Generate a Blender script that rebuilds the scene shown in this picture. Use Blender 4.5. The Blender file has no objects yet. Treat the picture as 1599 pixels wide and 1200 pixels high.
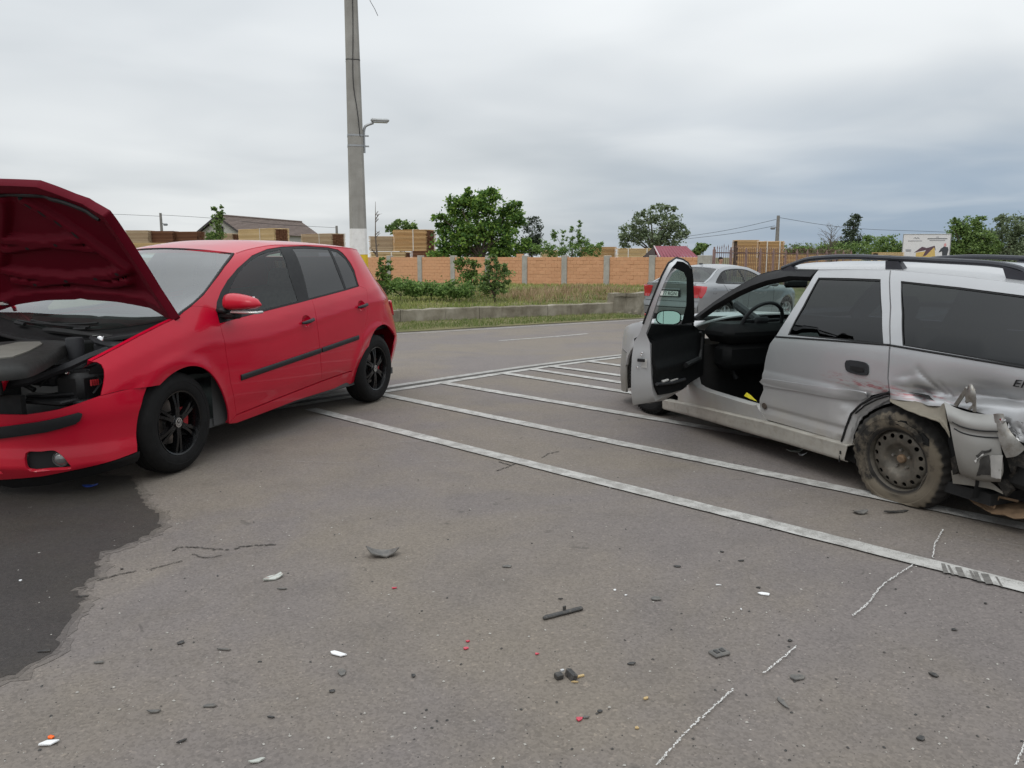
import bpy, math, random
import numpy as np
from mathutils import Vector, Matrix
from mathutils.geometry import delaunay_2d_cdt

scene = bpy.context.scene
COL = scene.collection
R = math.radians
rnd = random.Random(7)
nr = np.random.RandomState(11)

# ------------------------------------------------------------------ camera
FPX, HOR, CAMH, IW, IH = 1212.0, 402.0, 1.36, 1599.0, 1200.0
PITCH = math.atan((IH / 2 - HOR) / FPX)
cam_d = bpy.data.cameras.new('camera')
cam = bpy.data.objects.new('camera', cam_d)
COL.objects.link(cam)
cam.location = (0, 0, CAMH)
cam.rotation_euler = (math.pi / 2 - PITCH, 0, 0)
cam_d.sensor_fit = 'HORIZONTAL'
cam_d.sensor_width = 36.0
cam_d.lens = 36.0 * FPX / IW
cam_d.clip_start = 0.05
cam_d.clip_end = 6000
scene.camera = cam

# ------------------------------------------------------------------ world, sun, exposure
SUN_EL, SUN_AZ = R(52), R(205)          # azimuth clockwise from +Y: the sun stands behind the photographer's left shoulder
world = bpy.data.worlds.new('World')
scene.world = world
world.use_nodes = True


def build_world():
    nt = world.node_tree
    N, L = nt.nodes, nt.links
    N.clear()
    out = N.new('ShaderNodeOutputWorld')
    sky = N.new('ShaderNodeTexSky')
    sky.sky_type = 'NISHITA'
    sky.sun_disc = False
    sky.sun_elevation = SUN_EL
    sky.sun_rotation = SUN_AZ
    bg1 = N.new('ShaderNodeBackground')
    bg1.inputs['Strength'].default_value = 0.10
    L.new(sky.outputs[0], bg1.inputs['Color'])

    def math_(op, a, b=None, clamp=False):
        n = N.new('ShaderNodeMath')
        n.operation = op
        n.use_clamp = clamp
        for i, v in enumerate((a, b)):
            if v is None:
                continue
            if isinstance(v, (int, float)):
                n.inputs[i].default_value = v
            else:
                L.new(v, n.inputs[i])
        return n.outputs[0]

    def smooth(v, lo, hi):
        n = N.new('ShaderNodeMapRange')
        n.interpolation_type = 'SMOOTHSTEP'
        n.inputs[1].default_value = lo
        n.inputs[2].default_value = hi
        L.new(v, n.inputs[0])
        return n.outputs[0]

    tc = N.new('ShaderNodeTexCoord')
    sep = N.new('ShaderNodeSeparateXYZ')
    L.new(tc.outputs['Generated'], sep.inputs[0])
    X, Y, Z = sep.outputs
    zc = math_('MAXIMUM', Z, 0.0)
    # cloud deck: directions projected on a flat layer, so that streaks flatten towards the horizon
    den = math_('ADD', zc, 0.10)
    comb = N.new('ShaderNodeCombineXYZ')
    L.new(math_('DIVIDE', X, den), comb.inputs[0])
    L.new(math_('DIVIDE', Y, den), comb.inputs[1])
    mp = N.new('ShaderNodeMapping')
    mp.inputs['Scale'].default_value = (0.72, 0.72, 1)
    mp.inputs['Rotation'].default_value = (0, 0, R(-18))
    mp.inputs['Location'].default_value = (3.1, 1.7, 0)
    L.new(comb.outputs[0], mp.inputs[0])

    def noise(scale, detail, rough, dist=0.0):
        n = N.new('ShaderNodeTexNoise')
        n.inputs['Scale'].default_value = scale
        n.inputs['Detail'].default_value = detail
        n.inputs['Roughness'].default_value = rough
        n.inputs['Distortion'].default_value = dist
        L.new(mp.outputs[0], n.inputs['Vector'])
        return n.outputs['Fac']

    n1 = smooth(noise(0.50, 3, 0.45, 0.3), 0.28, 0.72)
    n2 = smooth(noise(1.5, 3, 0.45, 0.4), 0.2, 0.8)
    t = math_('ADD', math_('MULTIPLY', n1, 0.7), math_('MULTIPLY', n2, 0.3))
    cr = N.new('ShaderNodeValToRGB')
    e = cr.color_ramp.elements
    e[0].position = 0.12
    e[0].color = (0.53, 0.565, 0.59, 1)
    e[1].position = 0.85
    e[1].color = (0.77, 0.795, 0.805, 1)
    m = cr.color_ramp.elements.new(0.5)
    m.color = (0.645, 0.675, 0.695, 1)
    L.new(t, cr.inputs[0])
    # a far rain cloud low on the right: darker and bluer
    az = math_('ADD', math_('MULTIPLY', X, 0.86), math_('MULTIPLY', Y, 0.50))
    a = smooth(az, 0.42, 0.88)
    b = math_('SUBTRACT', 1.0, smooth(math_('ADD', Z, math_('MULTIPLY', math_('SUBTRACT', n2, 0.5), 0.05)), 0.0, 0.22))
    f = math_('MULTIPLY', math_('MULTIPLY', a, b), 0.92)
    mix = N.new('ShaderNodeMix')
    mix.data_type = 'RGBA'
    L.new(f, mix.inputs[0])
    L.new(cr.outputs[0], mix.inputs[6])
    mix.inputs[7].default_value = (0.24, 0.335, 0.46, 1)
    # overcast luminance grows towards the zenith
    lum = math_('ADD', math_('MULTIPLY', math_('POWER', zc, 2.0), 2.3), 0.99)
    mul = N.new('ShaderNodeVectorMath')
    mul.operation = 'SCALE'
    L.new(mix.outputs[2], mul.inputs[0])
    L.new(lum, mul.inputs['Scale'])
    bg2 = N.new('ShaderNodeBackground')
    bg2.inputs['Strength'].default_value = 1.05
    L.new(mul.outputs[0], bg2.inputs['Color'])
    ms = N.new('ShaderNodeMixShader')
    ms.inputs[0].default_value = 0.93
    L.new(bg1.outputs[0], ms.inputs[1])
    L.new(bg2.outputs[0], ms.inputs[2])
    L.new(ms.outputs[0], out.inputs['Surface'])


build_world()
sun_d = bpy.data.lights.new('sun', 'SUN')
sun_d.energy = 0.7
sun_d.angle = R(25)
sun_d.color = (1.0, 0.96, 0.90)
sun = bpy.data.objects.new('sun', sun_d)
COL.objects.link(sun)
sd = Vector((math.sin(SUN_AZ) * math.cos(SUN_EL), math.cos(SUN_AZ) * math.cos(SUN_EL), math.sin(SUN_EL)))
sun.rotation_euler = (-sd).to_track_quat('-Z', 'Y').to_euler()

scene.view_settings.view_transform = 'Standard'
scene.view_settings.look = 'None'
scene.view_settings.exposure = 0.0
scene.view_settings.gamma = 1.0
scene.view_settings.use_curve_mapping = False
scene.render.engine = 'CYCLES'
scene.cycles.max_bounces = 8
scene.cycles.transparent_max_bounces = 16
scene.cycles.use_denoising = True

# ------------------------------------------------------------------ helpers: projection and ground height
cP, sP = math.cos(PITCH), math.sin(PITCH)


def H(x, y):
    """Ground height: the lot is level, the road beyond lies a little lower."""
    t = np.clip((np.asarray(y, float) - 9.0) / 8.0, 0, 1)
    return -0.25 * t * t * (3 - 2 * t)


def proj(P):
    P = np.asarray(P, float)
    dx, dy, dz = P[..., 0], P[..., 1], P[..., 2] - CAMH
    w = dy * cP - dz * sP
    v = dy * sP + dz * cP
    return np.stack([(IW / 2) + FPX * dx / w, IH / 2 - FPX * v / w], -1)


def ray(px, py):
    u = (px - IW / 2) / FPX
    v = (IH / 2 - py) / FPX
    return np.array([u, cP + v * sP, -sP + v * cP])


def at_depth(px, py, D):
    """World point on the sight line of a picture point, at distance D forward."""
    r = ray(px, py)
    return np.array([0, 0, CAMH]) + r * (D / r[1])


def gp(px, py, dz=0.0):
    """World point on the ground under a picture point."""
    r = ray(px, py)
    z = 0.0
    for _ in range(25):
        t = (z + dz - CAMH) / r[2]
        z = float(H(r[0] * t, r[1] * t))
    P = np.array([0, 0, CAMH]) + r * t
    return P


def pchip(xs, ys):
    xs, ys = np.array(xs, float), np.array(ys, float)
    o = np.argsort(xs)
    xs, ys = xs[o], ys[o]
    hh = np.diff(xs)
    d = np.diff(ys) / hh
    m = np.zeros(len(xs))
    m[0], m[-1] = d[0], d[-1]
    for i in range(1, len(xs) - 1):
        if d[i - 1] * d[i] > 0:
            w1, w2 = 2 * hh[i] + hh[i - 1], hh[i] + 2 * hh[i - 1]
            m[i] = (w1 + w2) / (w1 / d[i - 1] + w2 / d[i])

    def fn(x):
        x = np.asarray(x, float)
        xc = np.clip(x, xs[0], xs[-1])
        i = np.clip(np.searchsorted(xs, xc) - 1, 0, len(xs) - 2)
        t = (xc - xs[i]) / hh[i]
        y = (ys[i] * (1 + 2 * t) * (1 - t) ** 2 + hh[i] * m[i] * t * (1 - t) ** 2
             + ys[i + 1] * t * t * (3 - 2 * t) + hh[i] * m[i + 1] * t * t * (t - 1))
        return y + np.where(x < xs[0], (x - xs[0]) * m[0], 0) + np.where(x > xs[-1], (x - xs[-1]) * m[-1], 0)
    return fn


def spl(pts, n=6, closed=False):
    """Catmull-Rom through the points."""
    P = [np.array(p, float) for p in pts]
    if len(P) < 3:
        return P
    out = []
    m = len(P)
    rng = range(m) if closed else range(m - 1)
    for i in rng:
        p1, p2 = P[i], P[(i + 1) % m]
        p0 = P[i - 1] if (i > 0 or closed) else 2 * p1 - p2
        p3 = P[(i + 2) % m] if (i + 2 < m or closed) else 2 * p2 - p1
        for k in range(n):
            t = k / n
            out.append(0.5 * ((2 * p1) + (-p0 + p2) * t + (2 * p0 - 5 * p1 + 4 * p2 - p3) * t * t
                              + (-p0 + 3 * p1 - 3 * p2 + p3) * t ** 3))
    if not closed:
        out.append(P[-1])
    return out


# ------------------------------------------------------------------ helpers: objects
def prop(o, label=None, cat=None, group=None, kind=None):
    if label:
        o['label'] = label
    if cat:
        o['category'] = cat
    if group:
        o['group'] = group
    if kind:
        o['kind'] = kind
    return o


def obj(name, V, F, mat, parent=None, smooth=False, normals=None, label=None, cat=None, group=None, kind=None):
    me = bpy.data.meshes.new(name)
    me.from_pydata([tuple(map(float, v)) for v in V], [], [tuple(int(i) for i in f) for f in F])
    if mat:
        me.materials.append(mat)
    if smooth:
        me.polygons.foreach_set('use_smooth', [True] * len(me.polygons))
    me.update()
    if normals is not None:
        me.normals_split_custom_set_from_vertices([tuple(n) for n in normals])
    o = bpy.data.objects.new(name, me)
    COL.objects.link(o)
    if parent is not None:
        o.parent = parent
    return prop(o, label, cat, group, kind)


def empty(name, loc=(0, 0, 0), rz=0.0, parent=None, label=None, cat=None, group=None):
    o = bpy.data.objects.new(name, None)
    o.empty_display_size = 0.1
    COL.objects.link(o)
    o.location = loc
    o.rotation_euler = (0, 0, rz)
    if parent is not None:
        o.parent = parent
    return prop(o, label, cat, group)


class MB:
    """Collects shapes into one mesh."""

    def __init__(self):
        self.V, self.F = [], []

    def add(self, V, F, M=None):
        k = len(self.V)
        if M is not None:
            V = [M @ Vector(v) for v in V]
        self.V += [tuple(v) for v in V]
        self.F += [tuple(i + k for i in f) for f in F]
        return self

    def box(self, c, s, M=None, bev=0.0, rz=0.0):
        x, y, z = s[0] / 2, s[1] / 2, s[2] / 2
        T = Matrix.Translation(Vector(c)) @ Matrix.Rotation(rz, 4, 'Z')
        if M is not None:
            T = M @ T
        b = min(bev, x * .9, y * .9, z * .9)
        if b <= 0:
            V = [(sx * x, sy * y, sz * z) for sz in (-1, 1) for sy in (-1, 1) for sx in (-1, 1)]
            F = [(0, 2, 3, 1), (4, 5, 7, 6), (0, 1, 5, 4), (2, 6, 7, 3), (0, 4, 6, 2), (1, 3, 7, 5)]
            return self.add(V, F, T)
        V, idx = [], {}
        for sx in (-1, 1):
            for sy in (-1, 1):
                for sz in (-1, 1):
                    idx[sx, sy, sz, 'x'] = len(V)
                    V.append((sx * x, sy * (y - b), sz * (z - b)))
                    idx[sx, sy, sz, 'y'] = len(V)
                    V.append((sx * (x - b), sy * y, sz * (z - b)))
                    idx[sx, sy, sz, 'z'] = len(V)
                    V.append((sx * (x - b), sy * (y - b), sz * z))
        F = []

        def q(f, flip):
            F.append(tuple(f[::-1]) if flip else tuple(f))
        for s_ in (-1, 1):
            q([idx[s_, -1, -1, 'x'], idx[s_, 1, -1, 'x'], idx[s_, 1, 1, 'x'], idx[s_, -1, 1, 'x']], s_ < 0)
            q([idx[-1, s_, -1, 'y'], idx[-1, s_, 1, 'y'], idx[1, s_, 1, 'y'], idx[1, s_, -1, 'y']], s_ < 0)
            q([idx[-1, -1, s_, 'z'], idx[1, -1, s_, 'z'], idx[1, 1, s_, 'z'], idx[-1, 1, s_, 'z']], s_ < 0)
        for a in (-1, 1):
            for c_ in (-1, 1):
                q([idx[a, c_, -1, 'x'], idx[a, c_, -1, 'y'], idx[a, c_, 1, 'y'], idx[a, c_, 1, 'x']], a * c_ < 0)
                q([idx[a, -1, c_, 'x'], idx[a, -1, c_, 'z'], idx[a, 1, c_, 'z'], idx[a, 1, c_, 'x']], a * c_ > 0)
                q([idx[-1, a, c_, 'y'], idx[-1, a, c_, 'z'], idx[1, a, c_, 'z'], idx[1, a, c_, 'y']], a * c_ < 0)
                for d in (-1, 1):
                    q([idx[a, c_, d, 'x'], idx[a, c_, d, 'y'], idx[a, c_, d, 'z']], a * c_ * d < 0)
        return self.add(V, F, T)

    def tube(self, pts, r, n=8, cap=True, M=None):
        P = [Vector(p) for p in pts]
        rs = r if hasattr(r, '__len__') else [r] * len(P)
        V, F = [], []
        up = None
        for i, p in enumerate(P):
            d = (P[min(i + 1, len(P) - 1)] - P[max(i - 1, 0)])
            if d.length < 1e-9:
                d = Vector((0, 0, 1))
            d.normalize()
            if up is None:
                up = Vector((0, 0, 1)) if abs(d.z) < .9 else Vector((1, 0, 0))
            s = d.cross(up)
            if s.length < 1e-6:
                s = d.cross(Vector((1, .3, .1)))
            s.normalize()
            u = s.cross(d)
            up = u
            for k in range(n):
                a = 2 * math.pi * k / n
                V.append(p + (s * math.cos(a) + u * math.sin(a)) * rs[i])
        for i in range(len(P) - 1):
            for k in range(n):
                k2 = (k + 1) % n
                F.append((i * n + k, i * n + k2, (i + 1) * n + k2, (i + 1) * n + k))
        if cap:
            F.append(tuple(range(n))[::-1])
            F.append(tuple((len(P) - 1) * n + k for k in range(n)))
        return self.add(V, F, M)

    def lathe(self, prof, n=32, M=None, a0=0.0, a1=2 * math.pi):
        """Profile of (radius, height) turned about local Y (the height runs along +Y)."""
        full = abs(a1 - a0 - 2 * math.pi) < 1e-6
        m = n if full else n + 1
        V, F = [], []
        for k in range(m):
            a = a0 + (a1 - a0) * k / n
            for r_, y_ in prof:
                V.append((r_ * math.cos(a), y_, r_ * math.sin(a)))
        q = len(prof)
        for k in range(n):
            k2 = (k + 1) % m
            for i in range(q - 1):
                F.append((k * q + i, k * q + i + 1, k2 * q + i + 1, k2 * q + i))
        return self.add(V, F, M)

    def prism(self, poly, d0, d1, M=None):
        """Polygon in local XZ extruded along Y from d0 to d1."""
        n = len(poly)
        V = [(p[0], d0, p[1]) for p in poly] + [(p[0], d1, p[1]) for p in poly]
        F = [tuple(range(n)), tuple(range(2 * n - 1, n - 1, -1))]
        for i in range(n):
            j = (i + 1) % n
            F.append((i, i + n, j + n, j))
        return self.add(V, F, M)

    def slab(self, poly, z0, z1, M=None):
        """Polygon in XY extruded along Z."""
        n = len(poly)
        V = [(p[0], p[1], z0) for p in poly] + [(p[0], p[1], z1) for p in poly]
        F = [tuple(range(n))[::-1], tuple(range(n, 2 * n))]
        for i in range(n):
            j = (i + 1) % n
            F.append((i, j, j + n, i + n))
        return self.add(V, F, M)

    def build(self, name, mat, parent=None, smooth=False, **k):
        o = obj(name, self.V, self.F, mat, parent, False, None, **k)
        if smooth:
            me = o.data
            me.polygons.foreach_set('use_smooth', [True] * len(me.polygons))
            me.set_sharp_from_angle(angle=R(38))
        return o


# ------------------------------------------------------------------ helpers: curved panels
def inpoly(P, poly):
    x, y = P[:, 0], P[:, 1]
    c = np.zeros(len(P), bool)
    n = len(poly)
    for i in range(n):
        x1, y1 = poly[i]
        x2, y2 = poly[i - 1]
        with np.errstate(divide='ignore', invalid='ignore'):
            k = ((y1 > y) != (y2 > y)) & (x < (x2 - x1) * (y - y1) / (y2 - y1 + 1e-30) + x1)
        c ^= k
    return c


def area2(poly):
    a = np.asarray(poly)
    b = np.roll(a, -1, 0)
    return float(np.sum(a[:, 0] * b[:, 1] - b[:, 0] * a[:, 1])) / 2


def inset(poly, d):
    a = np.asarray(poly, float)
    p, n = np.roll(a, 1, 0), np.roll(a, -1, 0)
    t = n - p
    t /= np.linalg.norm(t, axis=1)[:, None] + 1e-12
    s = 1 if area2(a) > 0 else -1
    return a + np.stack([-t[:, 1], t[:, 0]], 1) * d * s


def resample(poly, res):
    out = []
    n = len(poly)
    for i in range(n):
        a, b = np.array(poly[i], float), np.array(poly[(i + 1) % n], float)
        L_ = np.linalg.norm(b - a)
        if L_ < res * .15:
            continue
        k = max(1, int(math.ceil(L_ / res)))
        for j in range(k):
            out.append(a + (b - a) * j / k)
    return np.array(out)


def triangulate(outline, holes, res):
    loops = [resample(outline, res)] + [resample(h, res) for h in holes]
    pts, edges, start = [], [], 0
    for lp in loops:
        n = len(lp)
        pts += list(lp)
        edges += [(start + i, start + (i + 1) % n) for i in range(n)]
        start += n
    B = np.array(pts)
    lo, hi = B.min(0), B.max(0)
    gx = np.arange(lo[0] + res / 2, hi[0], res)
    gy = np.arange(lo[1] + res / 2, hi[1], res)
    if len(gx) and len(gy):
        Gd = np.array([(x, y) for y in gy for x in gx])
        k = inpoly(Gd, loops[0])
        for lp in loops[1:]:
            k &= ~inpoly(Gd, lp)
        Gd = Gd[k]
        if len(Gd):
            keep = np.ones(len(Gd), bool)
            for i in range(0, len(Gd), 400):
                dd = np.min(((Gd[i:i + 400, None, :] - B[None]) ** 2).sum(-1), 1)
                keep[i:i + 400] = dd > (res * .45) ** 2
            pts += list(Gd[keep])
    r = delaunay_2d_cdt([Vector((float(p[0]), float(p[1]))) for p in pts], edges, [], 0, 1e-6)
    vs = np.array([(v.x, v.y) for v in r[0]])
    tris = [t for t in r[2] if len(t) == 3]
    T = np.array(tris)
    ce = vs[T].mean(1)
    k = inpoly(ce, loops[0])
    for lp in loops[1:]:
        k &= ~inpoly(ce, lp)
    return vs, T[k], loops


def mapnormals(fn, ab, e=1.5e-3):
    a, b = ab[:, 0], ab[:, 1]
    da = fn(a + e, b) - fn(a - e, b)
    db = fn(a, b + e) - fn(a, b - e)
    n = np.cross(da, db)
    n /= np.linalg.norm(n, axis=1)[:, None] + 1e-12
    return n


def offset_map(fn, d, out):
    """Map moved d along its outward normal."""
    def g(a, b):
        a, b = np.asarray(a, float), np.asarray(b, float)
        ab = np.stack([a, b], 1)
        n = mapnormals(fn, ab)
        P = fn(a, b)
        s = np.sign((n * out(P)).sum(1))[:, None]
        return P + n * s * d
    return g


def side_out(P):
    n = np.zeros_like(P)
    n[:, 1] = 1
    return n


def up_out(P):
    n = np.zeros_like(P)
    n[:, 2] = 1
    return n


def front_out(P):
    n = np.zeros_like(P)
    n[:, 0] = 1
    n[:, 1] = P[:, 1] * .8
    return n


def back_out(P):
    n = np.zeros_like(P)
    n[:, 0] = -1
    return n


def patch(name, fn, outline, mat, parent=None, res=.03, holes=(), thick=.012, gap=.0, out=side_out,
          mirror=False, label=None, lift=0.0):
    outline = np.array(outline, float)
    if gap:
        outline = inset(outline, gap)
    vs, T, loops = triangulate(outline, [np.array(h, float) for h in holes], res)
    P = fn(vs[:, 0], vs[:, 1])
    n = mapnormals(fn, vs)
    o = out(P)
    n *= np.where((n * o).sum(1) < 0, -1, 1)[:, None]
    P = P + n * lift
    F = []
    for t in T:
        a, b, c = P[t[0]], P[t[1]], P[t[2]]
        if np.dot(np.cross(b - a, c - a), n[t[0]]) < 0:
            t = t[::-1]
        F.append(tuple(t))
    V, N = list(P), list(n)
    if thick:
        for li, lp in enumerate(loops):
            Q = fn(lp[:, 0], lp[:, 1])
            nn = mapnormals(fn, lp)
            oo = out(Q)
            nn *= np.where((nn * oo).sum(1) < 0, -1, 1)[:, None]
            Q = Q + nn * lift
            tg = np.roll(Q, -1, 0) - np.roll(Q, 1, 0)
            sn = np.cross(tg, nn)
            sn /= np.linalg.norm(sn, axis=1)[:, None] + 1e-12
            # outward: away from the panel
            e = 1e-3
            cen = lp + np.cross(np.append(np.roll(lp, -1, 0) - np.roll(lp, 1, 0), np.zeros((len(lp), 1)), 1), [0, 0, 1])[:, :2] * .02
            ins = inpoly(cen, loops[0])
            sg = -1 if (ins.mean() > .5) != (li > 0) else 1
            D = fn(cen[:, 0], cen[:, 1]) - fn(lp[:, 0], lp[:, 1])
            sn *= np.where((sn * D).sum(1) < 0, -1, 1)[:, None] * sg
            k, m = len(V), len(lp)
            V += list(Q) + list(Q - nn * thick)
            N += list(sn * .9 + nn * .3) + list(sn)
            for i in range(m):
                j = (i + 1) % m
                f = (k + i, k + j, k + m + j, k + m + i)
                a, b, c = V[f[0]], V[f[1]], V[f[2]]
                if np.dot(np.cross(b - a, c - a), sn[i]) < 0:
                    f = f[::-1]
                F.append(f)
    ob = obj(name, V, F, mat, parent, True, N, label)
    if mirror:
        V2 = [(v[0], -v[1], v[2]) for v in V]
        N2 = [(v[0], -v[1], v[2]) for v in N]
        o2 = obj(name, V2, [f[::-1] for f in F], mat, parent, True, N2, label)
        return ob, o2
    return ob


class Frame:
    """Local frame of a vehicle: X forward from the rear axle, Y to its left, Z up."""

    def __init__(self, o, ax, z0=0.0):
        self.o = np.array([o[0], o[1], z0])
        ax = np.array(ax, float)
        ax /= np.linalg.norm(ax)
        self.ax = np.array([ax[0], ax[1], 0])
        self.ay = np.array([-ax[1], ax[0], 0])
        self.rz = math.atan2(ax[1], ax[0])

    def wld(self, p):
        p = np.asarray(p, float)
        return self.o + p[..., :1] * self.ax + p[..., 1:2] * self.ay + p[..., 2:3] * np.array([0, 0, 1.0])

    def solve(self, fn, px, py, g=(1.0, .7)):
        a = np.array(g, float)
        tgt = np.array([px, py], float)

        def ev(q):
            return proj(self.wld(fn(np.array([q[0]]), np.array([q[1]]))))[0] - tgt
        for _ in range(30):
            r0 = ev(a)
            if np.abs(r0).max() < .02:
                break
            e = 1e-4
            J = np.stack([(ev(a + [e, 0]) - r0) / e, (ev(a + [0, e]) - r0) / e], 1)
            try:
                st = np.linalg.solve(J, -r0)
            except np.linalg.LinAlgError:
                break
            k = max(1.0, np.abs(st).max() / .15)
            a = a + st / k
        return a

    def trace(self, fn, pts, g=(1.0, .7)):
        out = []
        for p in pts:
            q = self.solve(fn, p[0], p[1], g)
            out.append(q)
            g = q
        return out

    def plane(self, px, py, axis, val):
        """Local point where the sight line meets local x, y or z = val."""
        r = ray(px, py)
        C = np.array([0, 0, CAMH]) - self.o
        cl = np.array([C @ self.ax, C @ self.ay, C[2]])
        rl = np.array([r @ self.ax, r @ self.ay, r[2]])
        t = (val - cl[axis]) / rl[axis]
        return cl + rl * t


# ------------------------------------------------------------------ helpers: materials
MATS = {}


class NT:
    def __init__(self, name):
        self.m = bpy.data.materials.new(name)
        self.m.use_nodes = True
        self.t = self.m.node_tree
        self.N, self.L = self.t.nodes, self.t.links
        self.b = self.N['Principled BSDF']
        self.out = self.N['Material Output']

    def n(self, typ, **kw):
        nd = self.N.new(typ)
        for k, v in kw.items():
            setattr(nd, k, v)
        return nd

    def set(self, nd, i, v):
        if v is None:
            return
        if hasattr(v, 'is_output') or isinstance(v, bpy.types.NodeSocket):
            self.L.new(v, nd.inputs[i])
        else:
            nd.inputs[i].default_value = v

    def coord(self, scale=1.0, kind='Object', rot=(0, 0, 0)):
        tc = self.n('ShaderNodeTexCoord')
        mp = self.n('ShaderNodeMapping')
        s = scale if hasattr(scale, '__len__') else (scale,) * 3
        mp.inputs['Scale'].default_value = s
        mp.inputs['Rotation'].default_value = rot
        self.L.new(tc.outputs[kind], mp.inputs[0])
        return mp.outputs[0]

    def noise(self, vec, scale=1, detail=4, rough=.55, dist=0):
        nd = self.n('ShaderNodeTexNoise')
        self.L.new(vec, nd.inputs['Vector'])
        nd.inputs['Scale'].default_value = scale
        nd.inputs['Detail'].default_value = detail
        nd.inputs['Roughness'].default_value = rough
        nd.inputs['Distortion'].default_value = dist
        return nd.outputs['Fac']

    def voro(self, vec, scale=1, feature='F1', out='Distance'):
        nd = self.n('ShaderNodeTexVoronoi', feature=feature)
        self.L.new(vec, nd.inputs['Vector'])
        nd.inputs['Scale'].default_value = scale
        return nd.outputs[out]

    def ramp(self, f, stops):
        nd = self.n('ShaderNodeValToRGB')
        e = nd.color_ramp.elements
        e[0].position, e[0].color = stops[0][0], tuple(stops[0][1]) + (1,)
        e[1].position, e[1].color = stops[-1][0], tuple(stops[-1][1]) + (1,)
        for p, c in stops[1:-1]:
            x = e.new(p)
            x.color = tuple(c) + (1,)
        self.L.new(f, nd.inputs[0])
        return nd.outputs[0]

    def mrange(self, f, a, b, c=0.0, d=1.0, smooth=True):
        nd = self.n('ShaderNodeMapRange')
        nd.interpolation_type = 'SMOOTHSTEP' if smooth else 'LINEAR'
        nd.clamp = True if not smooth else nd.clamp
        self.L.new(f, nd.inputs[0])
        for i, v in enumerate((a, b, c, d)):
            nd.inputs[i + 1].default_value = v
        return nd.outputs[0]

    def math(self, op, a, b=None, clamp=False):
        nd = self.n('ShaderNodeMath', operation=op, use_clamp=clamp)
        self.set(nd, 0, a)
        self.set(nd, 1, b)
        return nd.outputs[0]

    def mix(self, f, a, b, blend='MIX'):
        nd = self.n('ShaderNodeMix', data_type='RGBA', blend_type=blend)
        self.set(nd, 0, f)
        for i, v in ((6, a), (7, b)):
            if isinstance(v, bpy.types.NodeSocket):
                self.L.new(v, nd.inputs[i])
            else:
                nd.inputs[i].default_value = tuple(v) + (1,)
        return nd.outputs[2]

    def bump(self, hgt, strength=.3, dist=.01):
        nd = self.n('ShaderNodeBump')
        nd.inputs['Strength'].default_value = strength
        nd.inputs['Distance'].default_value = dist
        self.L.new(hgt, nd.inputs['Height'])
        self.L.new(nd.outputs[0], self.b.inputs['Normal'])

    def p(self, **kw):
        for k, v in kw.items():
            k = {'base': 'Base Color', 'rough': 'Roughness', 'metal': 'Metallic', 'coat': 'Coat Weight',
                 'coatr': 'Coat Roughness', 'alpha': 'Alpha', 'trans': 'Transmission Weight', 'ior': 'IOR',
                 'spec': 'Specular IOR Level', 'coatior': 'Coat IOR', 'sub': 'Subsurface Weight'}[k]
            if isinstance(v, bpy.types.NodeSocket):
                self.L.new(v, self.b.inputs[k])
            elif k == 'Base Color':
                self.b.inputs[k].default_value = tuple(v) + (1,)
            else:
                self.b.inputs[k].default_value = v
        return self


def simple(name, base, rough=.6, metal=0.0, coat=0.0, var=.12, scale=6.0, bump=0.0, bscale=40, spec=None, dirt=0.0):
    if name in MATS:
        return MATS[name]
    t = NT(name)
    v = t.coord(1)
    n = t.noise(v, scale, 5, .6)
    c = t.ramp(n, [(.3, [x * (1 - var) for x in base]), (.7, [min(1, x * (1 + var)) for x in base])])
    if dirt:
        k = t.mrange(t.noise(v, scale * 2.3, 6, .7), .45, .7, 0, dirt)
        c = t.mix(k, c, (.19, .16, .125))
    rr = t.mrange(t.noise(v, scale * 3, 4, .6), .2, .8, max(0, rough - .08), min(1, rough + .08), False)
    t.p(base=c, rough=rr, metal=metal, coat=coat, coatr=.05)
    if spec is not None:
        t.p(spec=spec)
    if bump:
        t.bump(t.noise(v, bscale, 4, .6), bump, .004)
    MATS[name] = t.m
    return t.m


def glass(name, tint=(.75, .8, .78), refl=1.0, rough=0.0, film=0.0, filmc=(.3, .32, .3)):
    """Thin window pane: a see-through sheet with its mirror reflection and, where dusty, a film."""
    if name in MATS:
        return MATS[name]
    t = NT(name)
    t.N.remove(t.b)
    tr = t.n('ShaderNodeBsdfTransparent')
    tr.inputs[0].default_value = tuple(tint) + (1,)
    gl = t.n('ShaderNodeBsdfGlossy')
    gl.inputs['Roughness'].default_value = rough
    gl.inputs['Color'].default_value = (1, 1, 1, 1)
    lw = t.n('ShaderNodeLayerWeight')
    lw.inputs[0].default_value = .5
    k = t.math('MULTIPLY', t.math('ADD', t.math('MULTIPLY', t.math('POWER', lw.outputs['Facing'], 5.0), .92), .078), refl, True)
    mx = t.n('ShaderNodeMixShader')
    t.L.new(k, mx.inputs[0])
    t.L.new(tr.outputs[0], mx.inputs[1])
    t.L.new(gl.outputs[0], mx.inputs[2])
    last = mx.outputs[0]
    if film:
        df = t.n('ShaderNodeBsdfDiffuse')
        df.inputs[0].default_value = tuple(filmc) + (1,)
        m2 = t.n('ShaderNodeMixShader')
        v = t.coord(1)
        t.L.new(t.mrange(t.noise(v, 5, 5, .6), .3, .75, film * .4, film), m2.inputs[0])
        t.L.new(last, m2.inputs[1])
        t.L.new(df.outputs[0], m2.inputs[2])
        last = m2.outputs[0]
    t.L.new(last, t.out.inputs['Surface'])
    MATS[name] = t.m
    return t.m
# ================================================================== GROUND AND ROAD
Q = math.sqrt(.5)


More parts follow.
